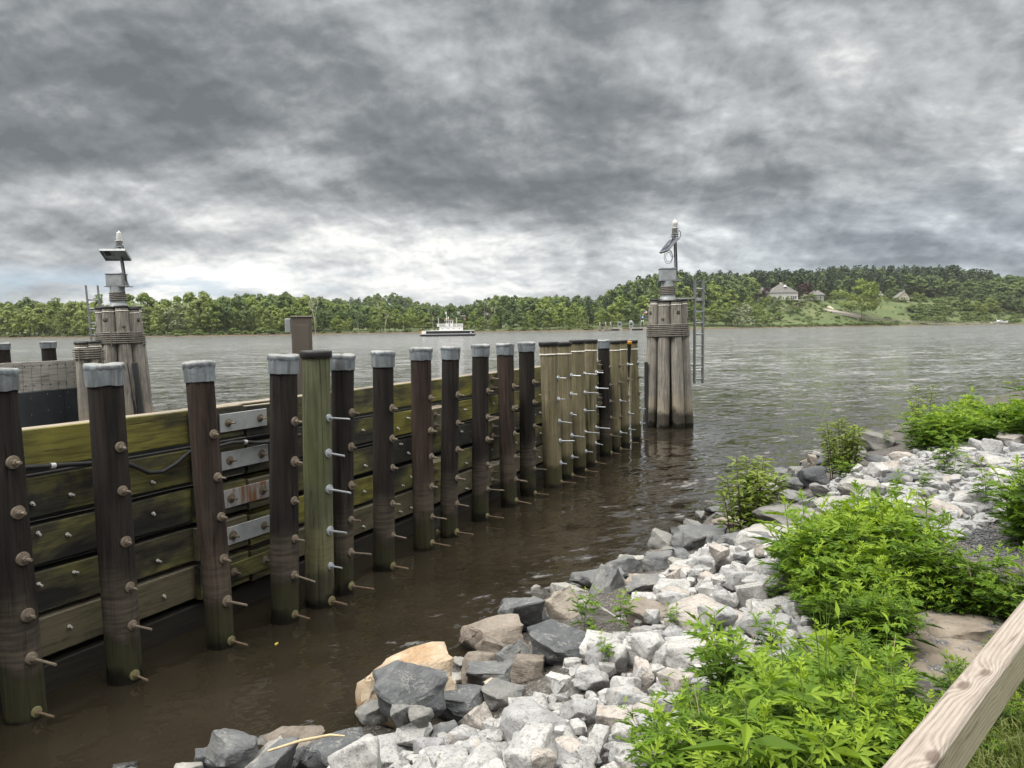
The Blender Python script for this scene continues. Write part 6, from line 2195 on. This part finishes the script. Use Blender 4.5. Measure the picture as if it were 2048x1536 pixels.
fill('white', WHITE_A, 200, lambda k: rngR.uniform(.16, .26) if k < 110 else rngR.uniform(.11, .17), bounds=(-2, 5, 2.5, 10))
fill('white', WHITE_B, 78, lambda k: rngR.uniform(.22, .36) if k < 40 else rngR.uniform(.16, .26), bounds=(3, 14, 5, 17), dmax=7)
ALLP = [(-3000, -500), (5000, -500), (5000, 3000), (-3000, 3000)]
def dk():
    return ('slate', 'slate', 'grey', 'brown')[int(rngR.integers(0, 4))]
fill(dk, [(0, 3000), (0, 1500), (700, 1490), (900, 1400), (960, 1290), (1250, 1125), (1440, 1000), (1560, 930), (2500, 700), (2500, 3000)], 62, lambda k: rngR.uniform(.2, .42), bounds=(-3, 9, 3.5, 17), dmin=-0.12, dmax=0.8, sink=0.4)
NSTONES = len(ROCKS)

# small chips filling the gaps: one loose mass
def chips(name, label, poly, n, lo, hi, bounds, mat, seed, dmin=0.2, dmax=7):
    rng = np.random.default_rng(seed)
    cx = rng.uniform(bounds[0], bounds[1], n * 12); cy = rng.uniform(bounds[2], bounds[3], n * 12)
    px, py = project_np(np.stack([cx, cy, bank_z(cx, cy)], 1))
    d = shore_dist(cx, cy)
    ok = in_poly(px, py, poly) & (d > dmin) & (d < dmax)
    cx, cy = cx[ok][:n], cy[ok][:n]
    src = []
    for me in ROCKM['white'][:5]:
        bm = bmesh.new(); bm.from_mesh(me)
        bmesh.ops.convex_hull(bm, input=bm.verts)
        bmesh.ops.dissolve_limit(bm, angle_limit=R(35), verts=bm.verts, edges=bm.edges)
        bmesh.ops.triangulate(bm, faces=bm.faces)
        loose = [v for v in bm.verts if not v.link_faces]
        for v in loose: bm.verts.remove(v)
        bm.verts.index_update()
        src.append((np.array([v.co[:] for v in bm.verts]), np.array([[v.index for v in f.verts] for f in bm.faces])))
        bm.free()
    Vs, Fs, k0 = [], [], 0
    for x, y in zip(cx, cy):
        v, f = src[int(rng.integers(0, 5))]
        gi = int(np.clip((x - HX0) / HS, 0, hnx - 1)); gj = int(np.clip((y - HY0) / HS, 0, hny - 1))
        lift = HMAP[gj, gi] - BASE_Z[gj, gi]
        if lift > 0.14: continue
        a = rng.uniform(lo, hi)
        th = rng.uniform(0, 6.28); c, s = math.cos(th), math.sin(th)
        q = v * np.array([a, a * rng.uniform(.6, .9), a * rng.uniform(.4, .8)])
        Vs.append(np.stack([q[:, 0] * c - q[:, 1] * s + x, q[:, 0] * s + q[:, 1] * c + y, q[:, 2] + BASE_Z[gj, gi] + min(lift, .05) + a * .15], 1))
        Fs.append(f + k0); k0 += len(v)
    o = np_object(name, np.concatenate(Vs), np.concatenate(Fs), mat)
    return tag(o, label, kind='stuff')


chips('gravel', 'small white stone chips filling gaps between the granite rocks', WHITE_A, 1100, .05, .12, (-2, 5, 2.5, 10), 'white_granite', 3)
chips('gravel', 'small white stones scattered among the far weeds and rocks', WHITE_B, 1700, .07, .17, (3, 14, 5, 17), 'white_granite', 4)
PATCH = [(1840, 1060), (1900, 1010), (2130, 980), (2130, 1130), (2000, 1120), (1880, 1105)]
chips('gravel', 'dark grey gravel patch beside the weeds at the right edge', PATCH, 2600, .015, .035, (3, 9, 4.5, 9), 'dark_slate', 5)

# tan bedded slab with grit, by the rail
for (x0, y0, x1, y1, lab, vr) in ((1796, 1248, 1960, 1372, 'broad tan slab dusted with grey grit beside the wooden rail', 1), (1782, 1366, 1900, 1430, 'tan slab below the gritty one, partly under weeds', 3), (1850, 1225, 1990, 1290, 'tan stone edge between the weeds and the wooden rail', 2)):
    p = ground_hit((x0 + x1) / 2, (y0 + y1) / 2)
    mpp = (p - CAM_P).length / FOC
    o = bpy.data.objects.new('tan_slab', ROCKM['grey'][vr].copy())
    o.data.materials.clear(); o.data.materials.append(MATS['tan_slab'])
    o.location = (p.x, p.y, p.z - 0.01)
    o.rotation_euler = (0, 0, R(25))
    o.scale = ((x1 - x0) * mpp * 1.15, (y1 - y0) * mpp * 2.0, 0.16)
    link(o); tag(o, lab, 'slab')

# boulder on the far lawn
bq = at_depth(1660, 616.5, 690)
fb = bpy.data.objects.new('lawn_boulder', ROCKM['brown'][1].copy())
fb.data.materials.clear(); fb.data.materials.append(MATS['siding_cream'])
fb.location = bq; fb.scale = (7.4, 5, 4.4); link(fb); tag(fb, 'large pale boulder on the far lawn left of the lone maple', 'boulder')

# labels for the stones laid loose: size, shape, tint and what they lie beside
ANCH = [(o.location.copy(), lab) for o, kd, x, y, z, a, h, lab in ROCKS if lab]
SHORT = [
    ('large cream boulder at the bottom centre', 'cream boulder'), ('largest white boulder, broad and low', 'largest white boulder'), ('white squared block below the largest white boulder', 'squared white block'),
    ('large orange and cream boulder at the waterline', 'orange boulder'), ('big dark diamond shaped slate lying on the orange boulder', 'diamond slate'), ('big rounded brown boulder at the waterline', 'rounded brown boulder'),
    ('broad dark blue slab right of the brown boulder', 'dark blue slab'), ('long dark brown slab among the white stones', 'long brown slab'), ('broad flat topped tan grey boulder right of the bushy sapling', 'flat topped boulder'),
    ('large dark brown slab with a broken front edge', 'broken dark slab'), ('long black slate lying along the waterline', 'long black slate'), ('blue grey block standing on edge by the water', 'blue grey block'),
    ('tall grey block in the middle of the dark stones at right', 'tall grey block'), ('dark flat topped slate among the white stones at right', 'flat topped slate'), ('big tilted grey brown slab beside the tall weeds at the far point', 'tilted slab'),
    ('large black slate wedge at the waterline behind the front sapling', 'black slate wedge'), ('white rounded stone below the orange boulder', 'rounded white stone'), ('dark square faced slate beside the white stones', 'square faced slate'),
    ('pale stone right of the large cream boulder', 'pale stone'), ('dark lichen streaked stone at the bottom edge', 'lichen streaked stone'), ('tall cream stone above the white boulders', 'tall cream stone')]
marks = []
for lab, sh in SHORT:
    for o, kd, x, y, z, a, h, l in ROCKS:
        if l == lab: marks.append((project((x, y, z)), sh))
marks += [((1960, 1040), 'gravel patch'), ((2060, 900), 'right edge weeds'), ((1600, 1200), 'middle weed patch'), ((1330, 1500), 'lower weed patch'), ((1880, 930), 'lone weed among white stones')]
seen = {}
for rec in ROCKS:
    o, kd, x, y, z, a, h, lab = rec
    if lab: continue
    p = project((x, y, z))
    mk = min(marks, key=lambda m: math.hypot((m[0][0] - p[0]), (m[0][1] - p[1]) * 1.3))
    dx, dy = p[0] - mk[0][0], p[1] - mk[0][1]
    side = ('right of' if dx > 0 else 'left of') if abs(dx) > abs(dy) * 1.2 else ('below' if dy > 0 else 'above')
    far = abs(dx) + abs(dy)
    near = 'just ' if far < 70 else ('well ' if far > 150 else '')
    size = 'small' if a < .18 else ('medium' if a < .27 else 'large')
    r = h / a
    shape = 'flat' if r < .64 else ('chunky' if r < .78 else 'tall')
    col = {'white': 'white', 'slate': 'dark slate', 'grey': 'grey', 'brown': 'brown'}[kd]
    if kd == 'white': rec_name = 'granite rock'
    else: rec_name = 'stone'
    key = f'{size} {shape} {col} {rec_name.split()[-1]} {near}{side} the {mk[1]}'
    seen.setdefault(key, []).append((p[0], o))
ORDL = ['leftmost', 'second from left', 'third from left', 'fourth from left', 'fifth from left', 'sixth from left', 'seventh from left', 'eighth from left']
for key, lst in seen.items():
    lst.sort(key=lambda q: q[0])
    for k, (_, o) in enumerate(lst):
        o['label'] = key if len(lst) == 1 else f'{key}, {ORDL[min(k, 7)]}'
for rec in ROCKS:
    rec[0]['group'] = 'loose white granite riprap' if rec[1] == 'white' else 'dark stones along the waterline'

# dry stalk lying on the stones by the water
st = MB().tube([ground_hit(536, 1502, .22), ground_hit(600, 1482, .26), ground_hit(660, 1470, .27), ground_hit(690, 1472, .26)], [0.006, 0.008, 0.007, 0.004], 6).build('dry_stalk', 'dry_stalk')
tag(st, 'thin dry stalk lying across the stones at the bottom edge', 'stalk')

# ------------------------------------------------------------------ weeds, saplings, grass, rail
def leaf_lobed(L, W, pairs, ang=38, curl=0.25):
    """a cut, mugwort-like leaf: diamond lobes along a drooping midrib"""
    V, F = [], []

    def lobe(p, d, l, w):
        k = len(V)
        s = np.array([-d[1], d[0]])
        for q, off, lift in ((0, 0, 0), (.45, w, .10), (1, 0, 0), (.45, -w, .10)):
            xy = np.array(p) + np.array(d) * l * q + s * off
            V.append((xy[0], xy[1], -curl * (xy[0] ** 2) / L + abs(off) * lift * 2))
        F.append((k, k + 1, k + 2)); F.append((k, k + 2, k + 3))
    lobe((0, 0), (1, 0), L, W)
    for i in range(pairs):
        x = L * (.18 + .5 * i / max(1, pairs - 1 or 1))
        ll = L * (.48 - .13 * i)
        a = R(ang + 8 * (pairs - i - 1))
        for sg in (1, -1):
            lobe((x, 0), (math.cos(a), sg * math.sin(a)), ll, W * .72)
    return np.array(V), np.array(F)


def put_leaf(V, F, base, yaw, pitch, roll=0.0):
    c, s = math.cos(pitch), math.sin(pitch)
    X = V[:, 0] * c - V[:, 2] * s; Z = V[:, 0] * s + V[:, 2] * c; Y = V[:, 1]
    cr, sr = math.cos(roll), math.sin(roll)
    Y, Z = Y * cr - (Z) * sr * 0.4, Z + Y * sr
    cy, sy = math.cos(yaw), math.sin(yaw)
    return np.stack([X * cy - Y * sy + base[0], X * sy + Y * cy + base[1], Z + base[2]], 1)


def weed_proto(rng, h, nodes=17, lobed=True, branchy=2):
    Vs, Fs, Ts, Ms = [], [], [], []
    k0 = 0

    def add(V, F, t, m):
        nonlocal k0
        Vs.append(V); Fs.append(F + k0); Ts.append(np.full(len(V), t) if np.isscalar(t) else t); Ms.append(np.full(len(F), m)); k0 += len(V)

    def stem(p0, p1, r0, r1, bend):
        n = 5
        pts = [np.array(p0) + (np.array(p1) - np.array(p0)) * q / (n - 1) + np.array([bend[0], bend[1], 0]) * math.sin(q / (n - 1) * 1.6) for q in range(n)]
        V, F = [], []
        for i, p in enumerate(pts):
            r = r0 + (r1 - r0) * i / (n - 1)
            for q in range(4):
                V.append((p[0] + r * math.cos(q * 1.571), p[1] + r * math.sin(q * 1.571), p[2]))
        for i in range(n - 1):
            for q in range(4):
                l = (q + 1) % 4
                F.append((i * 4 + q, i * 4 + l, i * 4 + 4 + l)); F.append((i * 4 + q, i * 4 + 4 + l, i * 4 + 4 + q))
        add(np.array(V), np.array(F), .4, 1)
        return pts

    def shoot(p0, lean, hh, nn, lo):
        p1 = (p0[0] + lean[0], p0[1] + lean[1], p0[2] + hh)
        pts = stem(p0, p1, .0035, .0015, (lean[1] * .2, -lean[0] * .2))
        a = rng.uniform(0, 6.28)
        for k in range(nn):
            t = lo + (1 - lo) * (k / (nn - 1)) ** .85
            f = t * 4; i = min(3, int(f)); q = pts[i] + (pts[i + 1] - pts[i]) * (f - i)
            a += 2.4 + rng.uniform(-.4, .4)
            L = (0.15 if t < .75 else 0.15 * (1 - (t - .75) * 2.2)) * rng.uniform(.75, 1.2) * (h / .5) ** .4
            if lobed:
                V, F = leaf_lobed(L, L * .082, 3 if rng.random() < .7 else 2, 36, rng.uniform(.1, .5))
            else:
                V, F = leaf_lobed(L * 1.15, L * .16, 0, 0, rng.uniform(.1, .6))
            pit = rng.uniform(.05, .65) + (.6 if t > .88 else 0)
            add(put_leaf(V, F, q, a, pit, rng.uniform(-.4, .4)), F, np.clip(.10 + .72 * t ** 2.2 + rng.normal() * .12, 0, 1), 0)
    shoot((0, 0, -.03), (rng.uniform(-.08, .08), rng.uniform(-.08, .08)), h, nodes, .12)
    for b in range(branchy):
        a = rng.uniform(0, 6.28)
        shoot((0, 0, h * rng.uniform(.0, .3)), (math.cos(a) * h * .35, math.sin(a) * h * .35), h * rng.uniform(.5, .72), nodes // 2 + 2, .2)
    return np.concatenate(Vs), np.concatenate(Fs), np.concatenate(Ts), np.concatenate(Ms)


rngP = np.random.default_rng(21)
WEED = [weed_proto(rngP, .5, 18, True, 2) for _ in range(9)]
WEED_PLAIN = [weed_proto(rngP, .5, 13, False, 1) for _ in range(4)]


def blade_tuft(rng, n, L, w, droop, stalks):
    """arching grass or dock blades from one root, with seed stalks"""
    Vs, Fs, Ts, Ms, k0 = [], [], [], [], 0
    for i in range(n):
        a = rng.uniform(0, 6.28); l = L * rng.uniform(.6, 1.1); up = rng.uniform(.7, 1.25)
        pts = []
        for q in range(6):
            u = q / 5
            r = l * u * math.cos(up) + l * droop * u * u * .5
            z = l * u * math.sin(up) - l * droop * u ** 2.4 * .45
            ww = w * (math.sin(math.pi * min(1, u * .85 + .12)) ** .8) + 1e-4
            pts += [(math.cos(a) * r - math.sin(a) * ww, math.sin(a) * r + math.cos(a) * ww, z), (math.cos(a) * r + math.sin(a) * ww, math.sin(a) * r - math.cos(a) * ww, z)]
        f = []
        for q in range(5):
            f += [(q * 2, q * 2 + 1, q * 2 + 3), (q * 2, q * 2 + 3, q * 2 + 2)]
        Vs.append(np.array(pts)); Fs.append(np.array(f) + k0); k0 += 12
        Ts.append(np.full(12, np.clip(rng.normal() * .16 + .34, 0, 1))); Ms.append(np.zeros(10, int))
    for i in range(stalks):
        a = rng.uniform(0, 6.28); h = L * rng.uniform(1.0, 1.5); lean = rng.uniform(.05, .2)
        pts = []
        for q in range(5):
            u = q / 4; r = .0010 if q < 3 else (.0028 if q == 3 else .0006)
            for k in range(3):
                pts.append((math.cos(a) * lean * h * u * u + r * math.cos(k * 2.1), math.sin(a) * lean * h * u * u + r * math.sin(k * 2.1), h * u))
        f = []
        for q in range(4):
            for k in range(3):
                l = (k + 1) % 3
                f += [(q * 3 + k, q * 3 + l, q * 3 + 3 + l), (q * 3 + k, q * 3 + 3 + l, q * 3 + 3 + k)]
        Vs.append(np.array(pts)); Fs.append(np.array(f) + k0); k0 += 15
        Ts.append(np.full(15, .5)); Ms.append(np.full(24, 2 if rng.random() < .35 else 1))
    return np.concatenate(Vs), np.concatenate(Fs), np.concatenate(Ts), np.concatenate(Ms)


WEED_PLAIN += [blade_tuft(rngP, 16, .42, 0.005, .9, 2) for _ in range(3)] + [blade_tuft(rngP, 7, .34, .022, .8, 1) for _ in range(3)]


def patch(name, label, poly, n, bounds, hlo, hhi, seed, plain_share=.06, dens_edge=True, dmin=.3, dmax=30, spread=1.0):
    rng = np.random.default_rng(seed)
    cx = rng.uniform(bounds[0], bounds[1], 200000); cy = rng.uniform(bounds[2], bounds[3], 200000)
    cz = bank_z(cx, cy)
    px, py = project_np(np.stack([cx, cy, cz], 1))
    d = shore_dist(cx, cy)
    ok = in_poly(px, py, poly) & (d > dmin) & (d < dmax)
    cx, cy, cz = cx[ok][:n], cy[ok][:n], cz[ok][:n]
    Vs, Fs, Ts, Ms, k0 = [], [], [], [], 0
    for i, (x, y, z) in enumerate(zip(cx, cy, cz)):
        src = WEED_PLAIN if rng.random() < plain_share else WEED
        V, F, T, M = src[int(rng.integers(0, len(src)))]
        cl = .5 + .5 * mnoise.noise(Vector((x * 1.1, y * 1.1, seed)))
        h = (hlo + (hhi - hlo) * cl) * (rng.uniform(.45, 1.15) if rng.random() < .88 else rng.uniform(1.2, 1.55)) / .5
        w = h * rng.uniform(.85, 1.15) * spread
        a = rng.uniform(0, 6.28); c, s = math.cos(a), math.sin(a)
        gi = int(np.clip((x - HX0) / HS, 0, hnx - 1)); gj = int(np.clip((y - HY0) / HS, 0, hny - 1))
        lift = max(0.0, min(.12, HMAP[gj, gi] - BASE_Z[gj, gi])) if HX0 < x < HX0 + 27 and HY0 < y < HY0 + 30 else 0
        Vs.append(np.stack([(V[:, 0] * c - V[:, 1] * s) * w + x, (V[:, 0] * s + V[:, 1] * c) * w + y, V[:, 2] * h + z + lift * .5], 1))
        Fs.append(F + k0); k0 += len(V)
        Ts.append(np.clip(T + rng.normal() * .13 + (cl - .5) * .3, 0, 1)); Ms.append(M)
    if not Vs: return None
    o = np_object(name, np.concatenate(Vs), np.concatenate(Fs), ['weed_leaf', 'weed_stem', 'dry_stalk'], tint=np.concatenate(Ts), mi=np.concatenate(Ms))
    return tag(o, label, kind='stuff')


patch('weeds', 'bright green leafy weeds on the far point at the upper right', [(1808, 912), (1850, 900), (1930, 862), (2160, 845), (2160, 900), (2000, 890), (1900, 912)], 330, (6, 22, 8, 22), .36, .62, 1, .05, spread=1.1)
patch('weeds', 'broad bright green weed patch in the middle of the bank', [(1588, 1185), (1640, 1145), (1710, 1110), (1790, 1112), (1850, 1178), (1900, 1215), (2160, 1232), (2160, 1275), (1980, 1250), (1900, 1238), (1810, 1250), (1800, 1330), (1700, 1320), (1640, 1290), (1600, 1240)], 430, (1, 9, 2.5, 9), .24, .52, 2, .10)
patch('weeds', 'tall mixed weeds at the bottom right in front of the rail', [(1300, 1600), (1380, 1520), (1430, 1440), (1540, 1390), (1640, 1345), (1760, 1372), (1800, 1440), (1830, 1500), (1760, 1640), (1400, 1700)], 165, (.3, 3.2, 1.2, 5), .20, .48, 3, .30)
patch('weeds', 'clump of tall weeds cut by the right edge', [(2012, 1085), (2045, 1050), (2200, 1040), (2200, 1115), (2050, 1110)], 60, (3.5, 9, 4, 9), .42, .62, 4)
patch('weeds', 'thin weeds between the rail and the tan slab', [(1900, 1400), (1830, 1440), (1800, 1500), (1900, 1560), (2010, 1300)], 26, (1, 3, 1.5, 5), .10, .2, 5, .3)
patch('weeds', 'small weeds in the grass behind the rail', [(1960, 1540), (1980, 1440), (2200, 1300), (2300, 1560)], 70, (1, 4, 1, 4), .08, .16, 6, .4)

# single weeds growing between the stones
def single(name, px, py, h, label, cat='weed', src=None, w=1.0, mat=('weed_leaf', 'weed_stem')):
    p = ground_hit(px, py, .05)
    V, F, T, M = (src or WEED)[int(rngP.integers(0, len(src or WEED)))]
    q = V * np.array([h / .5 * w, h / .5 * w, h / .5])
    lf, sf = F[M == 0], F[M == 1]
    root = thing(name, p, label, cat, 'single weeds among the stones', rngP.uniform(0, 6.28))
    np_object('leaves', q, lf, mat[0], root, tint=T)
    np_object('stem', q, sf, mat[1], root, tint=T)
    return root


for px_, py_, h, lab in ((1240, 1268, .30, 'small feathery weed above the pinkish flat stone'), (1168, 1262, .34, 'thin yellow green sprout beside the large grey brown stone'), (1185, 1282, .16, 'low sprout at the foot of the thin yellow green one'),
                         (1216, 1336, .20, 'small weed below the pinkish flat stone'), (1352, 1272, .22, 'small weed at the left end of the largest white boulder'), (1545, 1208, .22, 'small weed at the left tip of the middle weed patch'),
                         (1535, 1320, .30, 'thin weed in front of the white stones below the middle patch'), (1890, 938, .62, 'bushy weed alone among the far white stones'), (1905, 960, .42, 'weed right of the bushy one among white stones'),
                         (1970, 1010, .45, 'small bushy weed above the gravel patch'), (1690, 965, .36, 'low weed at the foot of the rear sapling'), (1850, 985, .3, 'thin weed right of the flat topped slate'), (1790, 1000, .34, 'weed between the tall grey block and white stones'),
                         (1300, 1530, .30, 'weed at the bottom edge among white stones'), (1440, 1400, .42, 'tall thin weed at the corner of the lower patch'), (1770, 890, .28, 'small weed on top of the tilted slab')):
    single('weed_plant', px_, py_, h, lab)


def sapling(px, py, h, n, label, seed):
    """upright red-brown shoots set with small pointed leaves"""
    rng = np.random.default_rng(seed)
    p = ground_hit(px, py, 0)
    root = thing('sapling', p, label, 'sapling', 'saplings at the waterline')
    sm = MB(); Vs, Fs, Ts, k0 = [], [], [], 0
    for i in range(n):
        a = rng.uniform(0, 6.28); r = rng.uniform(0, .25)
        b = Vector((math.cos(a) * r, math.sin(a) * r, -.05)); hh = h * rng.uniform(.6, 1.0)
        t = b + Vector((math.cos(a) * .10, math.sin(a) * .10, hh))
        sm.tube([b, b.lerp(t, .5) + Vector((.01, .01, 0)), t], [.0065, .005, .002], 5)
        for k in range(int(80 * hh / .85)):
            u = .1 + .9 * k / (80 * hh / .85)
            q = b.lerp(t, u)
            V, F = leaf_lobed(rng.uniform(.07, .13), .024, 0, 0, .3)
            yaw = k * 2.4 + rng.uniform(-.3, .3)
            out = rng.uniform(0, .10) * (1 - u * .5)
            Vs.append(put_leaf(V, F, (q.x + math.cos(yaw) * out, q.y + math.sin(yaw) * out, q.z), yaw, rng.uniform(-.1, .7))); Fs.append(F + k0); k0 += len(V)
            Ts.append(np.full(len(V), np.clip(.3 + .5 * u + rng.normal() * .15, 0, 1)))
    np_object('leaves', np.concatenate(Vs), np.concatenate(Fs), 'sapling_leaf', root, tint=np.concatenate(Ts))
    sm.build('stems', 'red_stem', root)


sapling(1500, 1060, .90, 19, 'bushy sapling of upright reddish stems at the waterline', 1)
sapling(1686, 955, 1.0, 11, 'taller loose sapling with a pointed tip near the far point', 2)
sapling(1652, 930, .55, 4, 'small sapling left of the taller pointed one', 3)
sapling(1835, 880, 1.1, 4, 'dark twig standing above the weeds at the far point', 4)

# grass behind the rail
rg = np.random.default_rng(33)
n = 15000
cx = rg.uniform(1.0, 4.2, n * 6); cy = rg.uniform(.6, 4.0, n * 6)
cz = bank_z(cx, cy)
px_, py_ = project_np(np.stack([cx, cy, cz], 1))
ok = in_poly(px_, py_, [(1860, 1640), (1900, 1520), (2040, 1330), (2300, 1200), (2400, 1700)])
cx, cy, cz = cx[ok][:n], cy[ok][:n], cz[ok][:n]
n = len(cx)
a = rg.uniform(0, 6.28, n); h = rg.uniform(.05, .13, n); ln = rg.uniform(.2, .9, n); w = rg.uniform(.002, .004, n)
dx, dy = np.cos(a), np.sin(a)
v0 = np.stack([cx - dy * w, cy + dx * w, cz - .01], 1); v1 = np.stack([cx + dy * w, cy - dx * w, cz - .01], 1)
m0 = np.stack([cx + dx * h * ln * .4, cy + dy * h * ln * .4, cz + h * .65], 1); t0 = np.stack([cx + dx * h * ln, cy + dy * h * ln, cz + h * (1 - ln * .35)], 1)
pw = np.stack([-dy * w * .8, dx * w * .8, 0 * w], 1)
V = np.stack([v0, v1, m0 - pw, m0 + pw, t0, t0 + 1e-4], 1).reshape(-1, 3)
F = (np.arange(n)[:, None, None] * 6 + np.array([[0, 1, 2], [0, 2, 3], [3, 2, 4]])[None]).reshape(-1, 3)
gr = np_object('grass', V, F, 'grass_blade', tint=np.repeat(rg.uniform(0, 1, n), 6))
tag(gr, 'short rough grass behind the wooden rail', kind='stuff')

# wooden guard rail
RZ = 1.53
r0, r1 = at(1758, 1536, RZ), at(2048, 1194, RZ)
ur = (r1 - r0).normalized()
rl_ = thing('guard_rail', r0 - ur * 1.2, 'weathered square timber rail running along the bank at the lower right', 'rail', rz=math.atan2(ur.y, ur.x))
L = 8.4
rb = MB()
nseg = 96
RW, RH = 0.098, 0.150
vs, fs = [], []
for k in range(nseg + 1):
    x = L * k / nseg
    e = [0.0028 * mnoise.noise(Vector((x * 3, j * 7, 0))) for j in range(6)]
    c = .010
    vs += [(x, 0 + e[0], -c), (x, -c + e[0], e[1] * .5), (x, -RW + c + e[2], e[3] * .5), (x, -RW + e[2], -c), (x, -RW + e[4], -RH), (x, 0 + e[5], -RH)]
for k in range(nseg):
    for j in range(6):
        l = (j + 1) % 6
        fs.append((k * 6 + j, k * 6 + l, k * 6 + 6 + l, k * 6 + 6 + j))
fs += [(5, 4, 3, 2, 1, 0), tuple(nseg * 6 + j for j in range(6))]
rb.add(vs, fs)
rb.build('rail', 'rail_wood', rl_)
for x in (0.35, 4.2, 8.0):
    MB().bbox(x - .07, x + .07, -.12, .02, -1.0, -RH - .004, .006).build('post', 'rail_wood', rl_)
plain('floating_yellow', (0.36, 0.27, 0.05), 0.6, 0.0, 0.2, 20)
# scraps afloat beside the wall
def afloat(px, py, l, w, label, mat, name, cat):
    p = at(px, py, 0.004)
    m = MB()
    a = rngP.uniform(0, 3.1)
    d = Vector((math.cos(a), math.sin(a), 0)); n_ = Vector((-d.y, d.x, 0))
    top = [p + d * l * q + n_ * w * s_ + Vector((0, 0, .003 + .004 * abs(s_))) for q, s_ in ((-.5, 0), (-.1, .5), (.3, .35), (.5, 0), (.3, -.35), (-.1, -.5))]
    bot = [q - Vector((0, 0, .003)) for q in top]
    m.add(top + bot, [(0, 1, 2, 3, 4, 5)[::-1], (6, 7, 8, 9, 10, 11)] + [(k, (k + 1) % 6, 6 + (k + 1) % 6, 6 + k) for k in range(6)])
    return tag(m.build(name, mat), label, cat)


afloat(553, 1288, .07, .03, 'small yellow leaf floating near the leaning reddish pile', 'floating_yellow', 'floating_leaf', 'leaf')
print('STONES', NSTONES, 'TREES', len(TREES), 'OBJS', len(SC.objects))

# ------------------------------------------------------------------ thin river air
hz = bpy.data.materials.new('river_air')
hz.use_nodes = True
gh = G(hz.node_tree)
pv = gh.n('ShaderNodeVolumePrincipled', {'Color': (0.86, 0.89, 0.93, 1), 'Density': 0.00006, 'Anisotropy': 0.2})
gh.n('ShaderNodeOutputMaterial', {1: pv.outputs[0]})
MATS['river_air'] = hz
haze = MB().box(-4100, 4100, -120, 3900, -4, 130).build('haze', 'river_air')
tag(haze, 'thin pale air over the river', kind='stuff')
SC.cycles.volume_bounces = 0
